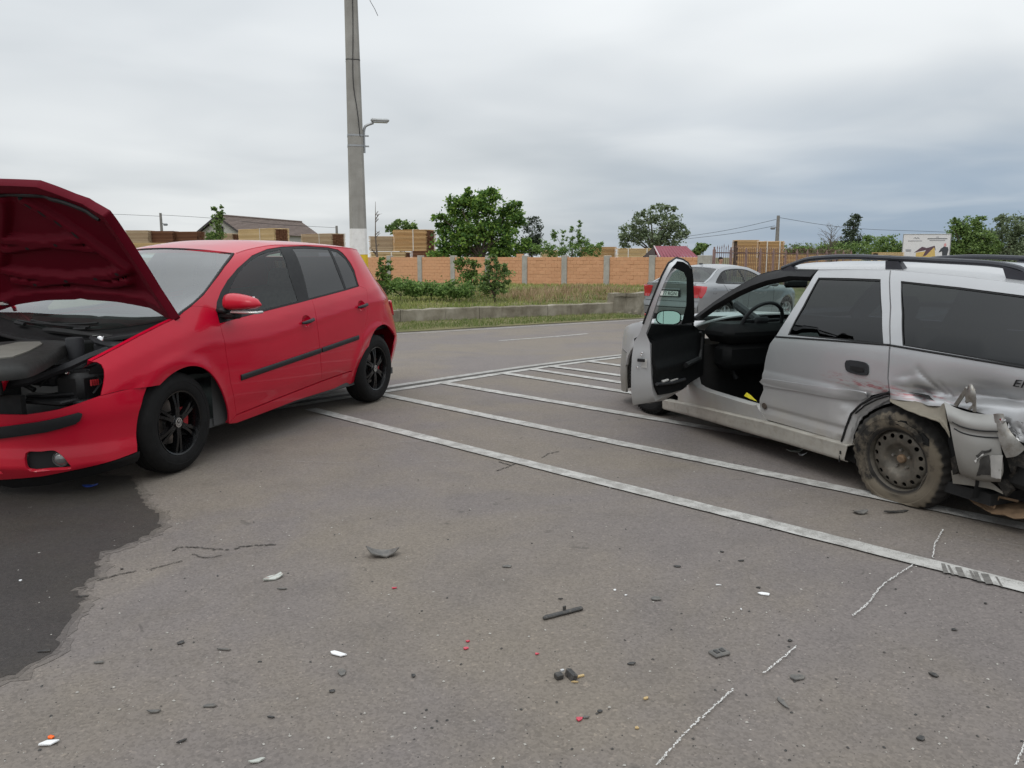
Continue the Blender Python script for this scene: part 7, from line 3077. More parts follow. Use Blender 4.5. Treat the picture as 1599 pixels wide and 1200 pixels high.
flat('figure_print', [(1463, 395), (1466, 389), (1470, 386), (1476, 387), (1477, 391), (1475, 402), (1469, 402), (1468, 393)], P_D)
flat('head_print', [(1470, 385.5), (1470, 382), (1472.5, 380.5), (1473.5, 383), (1473, 386)], simple('print pink', (.62, .30, .30), .6))
flat('logo_print', [(1425, 374), (1428, 371.5), (1430, 373), (1432, 371.5), (1435.5, 374.5), (1432, 373.2), (1430, 374.2), (1428, 373)], P_G)
for x0, x1, y in ((1418, 1438, 377.2), (1446, 1474, 374), (1449, 1471, 376.6), (1458, 1462, 371.5)):
    flat('text_print', [(x0, y - .55), (x1, y - .55), (x1, y + .55), (x0, y + .55)], P_G if y != 374 else P_D)
flat('label_print', [(1416, 390), (1423.5, 390), (1423.5, 393.5), (1416, 393.5)], P_G)
for s in (-1, 1):
    MB().tube([(s * 1.2, .2, 0), (s * 1.2, .2, zc_(367))], .08, 6).build('support_post', M_GALV, bb)
b = MB()
for (x0, z0, x1, z1) in ((1411, 367, 1479, 367), (1411, 404, 1479, 404), (1411, 367, 1411, 404), (1479, 367, 1479, 404)):
    b.tube([(bx(x0), 0, zc_(z0)), (bx(x1), 0, zc_(z1))], .03, 4)
b.build('frame', M_GALV, bb)
# ================================================================== VEGETATION
def leafmat(name, lo, mid, hi, trans=.25):
    t = NT(name)
    gi = t.n('ShaderNodeNewGeometry')
    v = t.coord(1)
    f = t.math('ADD', t.math('MULTIPLY', gi.outputs['Random Per Island'], .6), t.math('MULTIPLY', t.noise(v, 1.3, 4, .6), .55))
    c = t.ramp(f, [(.25, lo), (.55, mid), (.9, hi)])
    t.p(base=c, rough=.6, spec=.25)
    tr = t.n('ShaderNodeBsdfTranslucent')
    t.L.new(c, tr.inputs[0])
    mx = t.n('ShaderNodeMixShader')
    mx.inputs[0].default_value = trans
    t.L.new(t.b.outputs[0], mx.inputs[1])
    t.L.new(tr.outputs[0], mx.inputs[2])
    t.L.new(mx.outputs[0], t.out.inputs['Surface'])
    return t.m


LM_DARK = leafmat('dark leaves', (.042, .095, .028), (.11, .21, .05), (.30, .44, .085), .4)  # leaf colours here are brightened to stand in for background haze
LM_MID = leafmat('mid leaves', (.07, .125, .042), (.14, .215, .064), (.24, .33, .10), .35)
LM_GREY = leafmat('grey green leaves', (.10, .135, .075), (.17, .215, .12), (.24, .29, .165), .35)
LM_CON = leafmat('conifer needles', (.035, .052, .035), (.06, .082, .052), (.09, .12, .07), .15)
LM_YOUNG = leafmat('young leaves', (.055, .10, .022), (.10, .17, .035), (.18, .26, .06))
LM_BRAMBLE = leafmat('bramble leaves', (.07, .135, .038), (.14, .235, .06), (.24, .35, .10), .35)
M_BARK = simple('bark', (.09, .07, .055), .95, var=.35, scale=14, bump=.4)
M_TWIG = simple('twig', (.13, .105, .085), .9, var=.25, scale=14)


def leaf_quads(pts, size, up=.3, aspect=.6):
    """One bent leaf (two triangles-pairs folded) at every point."""
    n = len(pts)
    d = nr.normal(size=(n, 3))
    d[:, 2] *= .7
    d /= np.linalg.norm(d, axis=1)[:, None]
    q = nr.normal(size=(n, 3))
    q[:, 2] += up * 2
    s = np.cross(d, q)
    s /= np.linalg.norm(s, axis=1)[:, None] + 1e-9
    sz = size * nr.uniform(.6, 1.35, n)[:, None]
    a = pts - d * sz * .5
    b = pts + d * sz * .5
    m1 = pts + s * sz * aspect * .5
    m2 = pts - s * sz * aspect * .5
    V = np.stack([a, m1, b, m2], 1).reshape(-1, 3)
    F = [(4 * i, 4 * i + 1, 4 * i + 2, 4 * i + 3) for i in range(n)]
    return V, F


def crown_points(lobes, n, fill=.35, clump=.18, nc=60):
    """Leaf positions clumped through the outer part of a set of ellipsoid lobes."""
    vol = np.array([r[0] * r[1] * r[2] for _, r in lobes]) ** .52
    vol /= vol.sum()
    out = []
    for (c, r), w in zip(lobes, vol):
        k = max(4, int(nc * w))
        d = nr.normal(size=(k, 3))
        d /= np.linalg.norm(d, axis=1)[:, None]
        rad = nr.uniform(fill, 1.0, k) ** .6
        cl = np.array(c) + d * rad[:, None] * np.array(r)
        m = int(n * w)
        idx = nr.randint(0, k, m)
        cs = clump * np.mean(r) * nr.uniform(.6, 1.4, k)
        out.append(cl[idx] + nr.normal(size=(m, 3)) * cs[idx][:, None] * np.array([1, 1, .75]))
    return np.concatenate(out)


def tree(name, px, ybase, D, lobes_px, n, leaf, mat, label, trunk=.10, limbs=7, cat='tree', group=None, clump=.18, nc=60, depth=.8, fill=.35, zbase=None, aspect=.6, leafname='crown'):
    """lobes_px: (x, y, half width, half height) in picture points at distance D, turned into metres here."""
    P = at_depth(px, 402, D)
    zb = float(H(0, P[1])) if zbase is None else zbase
    root = empty(name, (P[0], P[1], zb), 0, label=label, cat=cat, group=group)
    k = D / FPX
    lobes = []
    for (x, y, rx, ry) in lobes_px:
        lobes.append((((x - px) * k, nr.uniform(-.3, .3) * rx * k, 1.36 + (402 - y) * k - zb), (rx * k, rx * k * depth, ry * k)))
    pts = crown_points(lobes, n, fill, clump, nc)
    pts = pts[pts[:, 2] > .05]
    V, F = leaf_quads(pts, leaf, aspect=aspect)
    obj(leafname, V, F, mat, root)
    b = MB()
    cz = min(l[0][2] for l in lobes)
    top = max(l[0][2] for l in lobes)
    fork = max(.25, min(cz - .2, top * .35))
    b.tube([(0, 0, -.1), (rnd.uniform(-.04, .04), 0, fork * .5), (rnd.uniform(-.06, .06), 0, fork)], [trunk, trunk * .85, trunk * .72], 8)
    b.build('trunk', M_BARK, root, True)
    b = MB()
    for i in range(limbs):
        c, r = lobes[i % len(lobes)]
        e = Vector(c) + Vector((rnd.uniform(-.6, .6) * r[0], rnd.uniform(-.6, .6) * r[1], rnd.uniform(-.2, .7) * r[2]))
        m = Vector((0, 0, fork)).lerp(e, .5) + Vector((rnd.uniform(-.1, .1), rnd.uniform(-.1, .1), .1))
        b.tube([(0, 0, fork - .05), tuple(m), tuple(e)], [trunk * .5, trunk * .3, trunk * .08], 5)
    b.build('limbs', M_BARK, root, True)
    return root


tree('leafy_tree', 752, 400, 42, [(750, 345, 42, 34), (712, 340, 24, 22), (755, 318, 32, 20), (795, 345, 26, 22), (722, 318, 20, 14), (745, 378, 56, 26), (800, 330, 16, 16), (700, 372, 24, 22),
                                  (800, 378, 28, 22), (735, 305, 10, 7), (768, 303, 12, 8), (690, 345, 14, 10), (700, 395, 30, 10), (790, 396, 34, 10)], 15000, .19, LM_DARK,
     'large round dark green leafy tree rising behind the middle of the brick wall', trunk=.16, limbs=14, nc=330, clump=.16, fill=.2)
tree('dark_conifer', 829, 400, 44, [(829, 362, 4, 34), (822, 372, 5, 24), (837, 358, 4, 26), (843, 372, 4, 22), (817, 385, 6, 14), (832, 385, 14, 14)], 2800, .16, LM_CON,
     'narrow dark shrub of upright spires right of the leafy tree', trunk=.06, nc=150, clump=.22, aspect=.35)
tree('upright_shrub', 890, 400, 40, [(905, 368, 3, 22), (892, 374, 4, 18), (878, 374, 3, 16), (866, 372, 4, 14), (870, 393, 18, 11), (898, 391, 20, 12), (926, 391, 14, 10), (904, 352, 2.5, 10), (905, 378, 4, 14), (884, 368, 2.5, 9), (866, 362, 2.5, 9), (892, 362, 2.5, 8), (912, 380, 8, 10), (846, 388, 16, 10), (936, 383, 4, 6)], 5600, .12, LM_BRAMBLE,
     'bushy shrub with upright pointed shoots behind the right part of the wall', trunk=.05, nc=200, clump=.2, aspect=.4)
tree('small_tree', 628, 400, 62, [(628, 356, 20, 8), (615, 360, 12, 7), (642, 358, 10, 6), (628, 350, 10, 4)], 1100, .24, LM_MID, 'small green treetop above the tall orange timber stack', trunk=.09, nc=60)
tree('loose_tree', 1020, 395, 66, [(1000, 352, 16, 18), (1024, 340, 18, 20), (1040, 352, 18, 20), (1058, 360, 14, 14), (985, 366, 18, 14), (1015, 372, 30, 16), (1050, 376, 22, 12), (1005, 335, 8, 8), (1044, 328, 8, 8), (975, 380, 12, 10)], 6500, .22, LM_GREY,
     'loose grey green tree standing left of the maroon roof', trunk=.18, limbs=16, nc=150, clump=.20, fill=.25)
tree('thin_sapling', 340, 380, 40, [(340, 365, 10, 16), (343, 345, 7, 10), (337, 378, 14, 8), (352, 328, 3, 4), (340, 328, 4, 5), (346, 336, 6, 6), (332, 370, 8, 8)], 1500, .14, LM_MID,
     'thin leafy sapling in front of the house gable', trunk=.03, nc=70, clump=.3)
tree('tall_conifer', 1328, 398, 90, [(1328, 345, 10, 8), (1327, 358, 14, 10), (1329, 372, 16, 12), (1326, 385, 18, 10), (1333, 340, 6, 5)], 2600, .32, LM_CON,
     'dark dense conifer in the middle of the tree line on the right', trunk=.2, nc=130, clump=.2, aspect=.4)
for (x, D, lobes, lab) in [
    (1300, 88, [(1300, 386, 16, 7), (1285, 390, 14, 5)], 'low grey green bush at the foot of the bare tree'),
    (1362, 84, [(1362, 380, 20, 11), (1345, 388, 24, 9), (1320, 392, 26, 7)], 'green bush just right of the dark conifer'),
    (1388, 80, [(1388, 380, 18, 11), (1372, 388, 20, 10), (1400, 388, 14, 9), (1388, 394, 30, 7)], 'rounded green bush left of the billboard'),
    (1095, 50, [(1096, 386, 9, 6), (1090, 393, 8, 6)], 'small green bush between the maroon roof and the iron fence'),
    (1250, 70, [(1250, 392, 14, 6), (1235, 394, 10, 4)], 'low bush right of the tall timber stacks'),
]:
    tree('bush', x, 400, D, lobes, 2000, .26 if D > 60 else .16, LM_MID, lab, trunk=.05, nc=60, cat='bush', group='bushes along the horizon')
tree('broad_tree', 1508, 400, 66, [(1508, 358, 20, 18), (1495, 372, 22, 22), (1525, 376, 20, 20), (1510, 390, 32, 14), (1480, 392, 16, 12), (1540, 385, 16, 18), (1490, 352, 10, 10), (1520, 346, 10, 9)], 8500, .22, LM_MID,
     'dense green tree standing right beside the billboard', trunk=.2, nc=170, clump=.19)
tree('broad_tree', 1568, 400, 70, [(1568, 360, 24, 20), (1590, 370, 20, 22), (1550, 376, 20, 18), (1580, 390, 36, 14), (1560, 345, 12, 8), (1588, 350, 12, 9), (1612, 378, 20, 20), (1545, 392, 20, 12)], 8500, .22, LM_GREY,
     'lighter loose tree at the right edge of the picture behind the estate car', trunk=.2, nc=140, clump=.2)


P = at_depth(1450, 402, 118)
pts = []
for i in range(46):
    x = 1225 + 460 * (i + rnd.random()) / 46
    c = at_depth(x, 402, 112 + rnd.uniform(0, 14))
    h_ = rnd.uniform(1.6, 2.7) + (1.3 if x > 1470 else 0) + .5 * math.sin(x * .031)
    pts.append(crown_points([((c[0], c[1], 1.0), (rnd.uniform(1.6, 2.6), 1.5, h_))], 420, .3, .2, 26))
pts = np.concatenate(pts)
V, F = leaf_quads(pts[pts[:, 2] > -.2], .42)
obj('far_wood', V, F, LM_GREY, None, kind='stuff', label='low hazy green mass of far trees along the horizon on the right', cat='trees')


def bare_tree(px, yt, D, label, n=30, spread=26):
    P = at_depth(px, 402, D)
    zb = -.25
    root = empty('bare_tree', (P[0], P[1], zb), 0, label=label, cat='tree')
    k = D / FPX
    hgt = (402 - yt) * k + 1.6
    b = MB()
    tk = .05 + hgt * .008
    tr = [(0, 0, -.1), (.05, 0, hgt * .3), (-.03, .02, hgt * .6), (.02, 0, hgt)]
    b.tube(tr, [tk, tk * .75, tk * .4, tk * .1], 6)
    b.build('trunk', M_TWIG, root, True)
    b = MB()
    for i in range(n):
        z0 = hgt * rnd.uniform(.25, .9)
        a = rnd.uniform(0, 6.28)
        L_ = spread * k * rnd.uniform(.5, 1.1) * (1.1 - z0 / hgt * .6)
        d = Vector((math.cos(a), math.sin(a) * .6, rnd.uniform(.5, 1.4)))
        p0 = Vector((0, 0, z0))
        p1 = p0 + d * L_ * .45 + Vector((0, 0, rnd.uniform(-.05, .1) * L_))
        p2 = p0 + d * L_ * .9
        b.tube([tuple(p0), tuple(p1), tuple(p2)], [tk * .3, tk * .2, tk * .07], 4)
        for j in range(4):
            q = p0.lerp(p2, rnd.uniform(.35, .95))
            e = Vector((rnd.gauss(0, 1), rnd.gauss(0, .7), abs(rnd.gauss(0.6, .5)))) * L_ * .25
            b.tube([tuple(q), tuple(q + e * .6), tuple(q + e)], [tk * .14, tk * .09, tk * .05], 3)
    b.build('branches', M_TWIG, root, True)


bare_tree(588, 318, 40, 'thin leafless young tree just right of the concrete pole', 16, 14)
bare_tree(1296, 352, 84, 'leafless tree left of the dark conifer in the distance', 34, 26)

# shrubs on the verge
def vshrub(px, ybase, D, lobes, n, leaf, mat, label, **kw):
    P = at_depth(px, 402, D)
    return tree('shrub', px, ybase, D, lobes, n, leaf, mat, label, cat='shrub', zbase=terrain_h(P[0], P[1]) - .02, leafname='foliage', **kw)


vshrub(772, 462, 22.5, [(772, 430, 16, 18), (765, 410, 8, 10), (780, 412, 10, 9), (785, 435, 14, 16), (760, 440, 16, 18), (772, 452, 18, 14), (790, 420, 7, 8), (772, 402, 5, 5)], 2600, .085, LM_MID,
       'dense green bush growing out of the grass in front of the wall', trunk=.025, limbs=14, nc=90, clump=.2)
vshrub(735, 455, 24, [(728, 420, 14, 14), (715, 412, 8, 10), (742, 414, 8, 9), (735, 438, 20, 14), (722, 405, 6, 5)], 1300, .09, LM_YOUNG,
       'loose light green shrub left of the dense bush in front of the wall', trunk=.02, limbs=12, nc=50, clump=.25)
vshrub(600, 440, 21, [(600, 425, 10, 14), (596, 408, 5, 7), (606, 415, 6, 8), (600, 438, 14, 8), (592, 430, 8, 10)], 1000, .075, LM_YOUNG,
       'light green sapling in front of the wall beside the concrete pole', trunk=.02, limbs=10, nc=45, clump=.25)
P_ = at_depth(1, 1, 1)
for (x, D, lobes, lab) in [(625, 23, [(625, 446, 24, 12), (605, 450, 20, 10), (645, 450, 20, 10)], 'low bramble patch at the left end of the verge'),
                           (672, 23.5, [(672, 449, 22, 9), (655, 452, 20, 8), (690, 452, 18, 8)], 'low bramble patch in front of the second concrete post'),
                           (715, 23, [(712, 450, 20, 12), (730, 452, 16, 11), (700, 456, 16, 8)], 'bramble patch left of the dense bush')]:
    vshrub(x, 465, D, lobes, 2300, .08, LM_BRAMBLE, lab, trunk=.012, limbs=8, nc=80, clump=.22, group='brambles on the verge')
P = gp(940, 490)
root = empty('weed_clump', (P[0], P[1], P[2]), 0, label='bright green weed clump at the foot of the low wall near its right end', cat='weeds')
pts = crown_points([((0, .1, .12), (.42, .2, .13)), ((.35, .1, .09), (.3, .2, .1))], 900, .2, .25, 30)
V, F = leaf_quads(pts[pts[:, 2] > 0], .06)
obj('foliage', V, F, LM_YOUNG, root)


# grass: blades on the verge and along the road
def gmat(name, a, b_, c_):
    t = NT(name)
    gi = t.n('ShaderNodeNewGeometry')
    v = t.coord(1)
    f = t.math('ADD', t.math('MULTIPLY', gi.outputs['Random Per Island'], .45), t.math('MULTIPLY', t.noise(v, .55, 4, .6), .75))
    t.p(base=t.ramp(f, [(.3, a), (.55, b_), (.85, c_)]), rough=.75, spec=.15)
    return t.m


GM_DRY = gmat('dry grass', (.11, .18, .04), (.22, .26, .075), (.38, .37, .15))
GM_RED = gmat('reddish grass', (.22, .19, .09), (.33, .23, .14), (.42, .31, .20))
GM_GREEN = gmat('green grass', (.07, .115, .03), (.14, .19, .055), (.26, .26, .11))


def blades(name, base, hmin, hmax, w, mat, label):
    n = len(base)
    a = nr.uniform(0, 6.28, n)
    hgt = nr.uniform(hmin, hmax, n)
    lean = nr.normal(0, .32, (n, 2)) * hgt[:, None]
    s = np.stack([np.cos(a), np.sin(a), np.zeros(n)], 1) * (w * nr.uniform(.6, 1.4, n))[:, None]
    mid = base + np.stack([lean[:, 0] * .35, lean[:, 1] * .35, hgt * .6], 1)
    tip = base + np.stack([lean[:, 0], lean[:, 1], hgt], 1)
    V = np.stack([base - s, base + s, mid + s * .7, tip, mid - s * .7], 1).reshape(-1, 3)
    F = [(5 * i, 5 * i + 1, 5 * i + 2, 5 * i + 3, 5 * i + 4) for i in range(n)]
    return obj(name, V, F, mat, None, kind='stuff', label=label, cat='grass')


def verge_pts(n, s0, s1, d0, d1, clump=True):
    s = nr.uniform(s0, s1, n)
    d = nr.uniform(d0, d1, n)
    if clump:
        k = nr.uniform(0, 1, n)
        s = s + .12 * np.sin(s * 9 + d * 5)
        d = d + .12 * np.sin(s * 5 + d * 8)
    xy = lwA[None] + ld[None] * s[:, None] + ln_[None] * d[:, None]
    z = np.array([terrain_h(p[0], p[1]) for p in xy])
    return np.concatenate([xy, z[:, None]], 1)


blades('dry_grass', verge_pts(16000, -3.5, L0 + 3, .24, 6), .03, .13, .008, GM_DRY, 'dry yellow green grass on the verge above the low wall')
blades('dry_grass', verge_pts(9000, -1, L0 + 6, 5, 13), .03, .14, .010, GM_DRY, 'thin dry grass towards the brick wall')
blades('reddish_grass', verge_pts(2600, L0 - 2.2, L0 + 2.0, .6, 5), .10, .28, .007, GM_RED, 'reddish brown seeding grass at the right end of the verge')
s = nr.uniform(-4, L0 + .1, 9000)
u = nr.uniform(0, 1, 9000) ** .8
xy = []
for s_, u_ in zip(s, u):
    a = lwA + ld * s_
    tt = abs((a - fA) @ fn_)
    xy.append(a - ln_ * tt * (u_ * .93 + .02 * math.sin(s_ * 7)))
xy = np.array(xy)
z = np.array([float(H(p[0], p[1])) for p in xy]) + .01
blades('roadside_grass', np.concatenate([xy, z[:, None]], 1), .02, .10, .006, GM_GREEN, 'short green grass strip between the road and the low wall')

# ================================================================== PERSON BEHIND THE SEDAN
PX_, PY_ = None, None
pd = at_depth(1125.5, 402, 28.3)
per = empty('person', (pd[0], pd[1], -.25), R(200), label='dark haired person in dark clothes whose head shows above the sedan roof', cat='person')


def skin_mesh(name, joints, edges, mat, parent, sub=2):
    me = bpy.data.meshes.new(name)
    me.from_pydata([j[0] for j in joints], edges, [])
    o = bpy.data.objects.new(name, me)
    COL.objects.link(o)
    o.parent = parent
    me.materials.append(mat)
    sk_ = o.modifiers.new('skin', 'SKIN')
    for i, j in enumerate(joints):
        r = j[1]
        me.skin_vertices[0].data[i].radius = (r, r) if not hasattr(r, '__len__') else r
    me.skin_vertices[0].data[0].use_root = True
    ss = o.modifiers.new('smooth', 'SUBSURF')
    ss.levels = ss.render_levels = sub
    sk_.use_smooth_shade = True
    return o


hgt = 1.60
J = [((0, 0, .84), (.15, .11)), ((0, 0, 1.00), (.125, .095)), ((0, .0, 1.18), (.15, .10)), ((0, 0, 1.30), (.10, .08)), ((0, .01, 1.37), .048), ((0, .015, 1.44), (.060, .072)), ((0, .02, 1.52), (.068, .085)), ((0, .015, 1.57), (.05, .062)),
     ((-.16, 0, 1.27), .05), ((-.20, .01, 1.02), .038), ((-.21, .06, .80), .028), ((-.21, .08, .70), .03), ((.16, 0, 1.27), .05), ((.20, .01, 1.02), .038), ((.21, .06, .80), .028), ((.21, .08, .70), .03),
     ((-.09, 0, .78), .085), ((-.10, .01, .44), .058), ((-.10, -.01, .09), .042), ((-.10, .11, .04), .035), ((.09, 0, .78), .085), ((.10, .01, .44), .058), ((.10, -.01, .09), .042), ((.10, .11, .04), .035)]
E2 = [(0, 1), (1, 2), (2, 3), (3, 4), (4, 5), (5, 6), (6, 7), (3, 8), (8, 9), (9, 10), (10, 11), (3, 12), (12, 13), (13, 14), (14, 15), (0, 16), (16, 17), (17, 18), (18, 19), (0, 20), (20, 21), (21, 22), (22, 23)]
M_SKIN = NT('skin and clothes')
v_ = M_SKIN.coord(1)
sx_ = M_SKIN.n('ShaderNodeSeparateXYZ')
M_SKIN.L.new(v_, sx_.inputs[0])
c_ = M_SKIN.mix(M_SKIN.mrange(sx_.outputs[2], 1.355, 1.365, 0, 1), (.04, .045, .06), (.42, .24, .17))
c_ = M_SKIN.mix(M_SKIN.mrange(sx_.outputs[2], .83, .84, 1, 0), c_, (.03, .035, .06))
M_SKIN.p(base=c_, rough=.7)
skin_mesh('body', J, E2, M_SKIN.m, per)
hb = MB()
for (c, r) in (((0, -.005, 1.565), (.080, .098, .062)), ((0, -.035, 1.51), (.076, .075, .075))):
    V, F = [], []
    for i in range(9):
        for k in range(14):
            th_, ph_ = math.pi * i / 8, 2 * math.pi * k / 14
            V.append((c[0] + r[0] * math.sin(th_) * math.cos(ph_), c[1] + r[1] * math.sin(th_) * math.sin(ph_), c[2] + r[2] * math.cos(th_)))
    for i in range(8):
        for k in range(14):
            k2 = (k + 1) % 14
            F.append((i * 14 + k, (i + 1) * 14 + k, (i + 1) * 14 + k2, i * 14 + k2))
    hb.add(V, F)
hb.build('hair', simple('dark hair', (.02, .015, .012), .8), per, True)
fb = MB()
fb.add([(-.012, .098, 1.49), (.012, .098, 1.49), (0, .118, 1.475), (0, .095, 1.515)], [(0, 2, 3), (2, 1, 3), (0, 1, 2)])
fb.build('nose', M_SKIN.m, per, True)
for s in (1, -1):
    MB().box((s * .03, .097, 1.512), (.022, .008, .010), None, .003).build('eye', M_BLACKP, per)
    MB().box((s * .074, .015, 1.50), (.016, .035, .055), None, .007).build('ear', M_SKIN.m, per, True)
MB().box((0, .094, 1.452), (.045, .008, .010), None, .003).build('mouth', simple('lips', (.30, .12, .10), .6), per)
# ================================================================== DEBRIS ON THE ASPHALT
M_PB = simple('broken black plastic', (.03, .029, .028), .55, var=.3, scale=30, dirt=.3)
M_PG = simple('broken grey plastic', (.10, .095, .088), .6, var=.3, scale=30, dirt=.3)
M_PW = simple('white plastic shard', (.72, .72, .72), .35, var=.05)
M_PR = simple('red plastic shard', (.46, .02, .05), .35, coat=.5, var=.15)
M_PS = simple('silver shard', (.55, .55, .55), .35, metal=.5, var=.1)
M_PT = simple('tan plastic chip', (.42, .30, .14), .6, var=.2)
M_PC = simple('clear plastic shard', (.36, .37, .33), .15, coat=1, var=.1)
M_PO = simple('orange plastic ring', (.75, .12, .01), .4)
M_BLUE = simple('blue plastic', (.015, .05, .30), .45, var=.15)
M_STONE = simple('pebble', (.36, .34, .31), .9, var=.2, scale=30)


def shard(px, py, L_, W_, rot, mat, label, curl=.0, th=.004, seed=0, name='plastic_shard', cat='debris', jag=.3, n=9, lift=.002):
    """Irregular broken flake, curled, with ragged edges and a real thickness."""
    r = random.Random(int(px * 7 + py * 13 + seed))
    P = gp(px, py)
    out = []
    for i in range(n):
        a = 2 * math.pi * (i + r.uniform(-.25, .25)) / n
        k = 1 - r.uniform(0, jag)
        out.append((math.cos(a) * L_ / 2 * k, math.sin(a) * W_ / 2 * k))
    V, F = [], []
    zz = lambda x, y: curl * (abs(x) / (L_ / 2)) ** 2 + r.uniform(0, th * .4)
    rings = []
    for k in (1.0, .55):
        rings.append([(x * k, y * k, zz(x * k, y * k) + th) for x, y in out])
    bot = [(x, y, p[2] - th) for (x, y), p in zip(out, rings[0])]
    V = rings[0] + rings[1] + [(0, 0, th + r.uniform(0, th))] + bot
    for i in range(n):
        j = (i + 1) % n
        F += [(i, j, n + j, n + i), (n + i, n + j, 2 * n), (2 * n + 1 + i, 2 * n + 1 + j, j, i)]
    F.append(tuple(2 * n + 1 + i for i in range(n))[::-1])
    o = obj(name, V, F, mat, None, False, label=label, cat=cat)
    o.location = (P[0], P[1], P[2] + lift)
    o.rotation_euler = (r.uniform(-.08, .08), r.uniform(-.08, .08), R(rot))
    return o


shard(597, 868, .17, .09, 10, M_PG, 'curved broken grey plastic piece in mid lot, its ends curling up', curl=.045, th=.006, jag=.15)
# clip strip
P = gp(848, 969)
P2 = gp(910, 953)
e = empty('trim_strip', (P[0], P[1], P[2]), math.atan2(P2[1] - P[1], P2[0] - P[0]), label='long thin black plastic trim strip lying in the middle foreground', cat='debris')
ll = float(np.linalg.norm((P2 - P)[:2]))
MB().box((ll / 2, 0, .008), (ll, .016, .012), None, .004).box((ll / 2 + .01, .014, .006), (ll * .94, .010, .008), None, .003).build('strip', M_PB, e)
MB().box((ll * .6, .02, .015), (.012, .006, .02)).build('clip', M_PB, e)
for (x, y, s_, m_, lab) in [(884, 1060, 1.0, M_PB, 'black broken plastic clip with a pale tip in the foreground'), (1123, 1022, 1.0, M_PG, 'small grey hollow plastic cap lying on the asphalt at lower right')]:
    P = gp(x, y)
    e = empty('plastic_clip', (P[0], P[1], P[2]), R(25), label=lab, cat='debris')
    if m_ is M_PB:
        MB().box((.015, 0, .014), (.022, .05, .026), Matrix.Rotation(R(20), 4, 'Y'), .004).box((-.022, .01, .01), (.026, .024, .018), None, .003).build('clip_body', M_PB, e)
        MB().box((-.006, .016, .022), (.012, .008, .006)).build('clip_tip', M_PS, e)
        MB().box((.045, -.012, .004), (.03, .008, .005)).build('clip_tail', M_PT, e)
    else:
        MB().box((0, 0, .006), (.065, .045, .012), None, .004).build('cap_body', M_PG, e)
        for k in (-.012, .012):
            MB().box((k, 0, .0125), (.014, .020, .004)).build('cap_slot', M_PB, e)
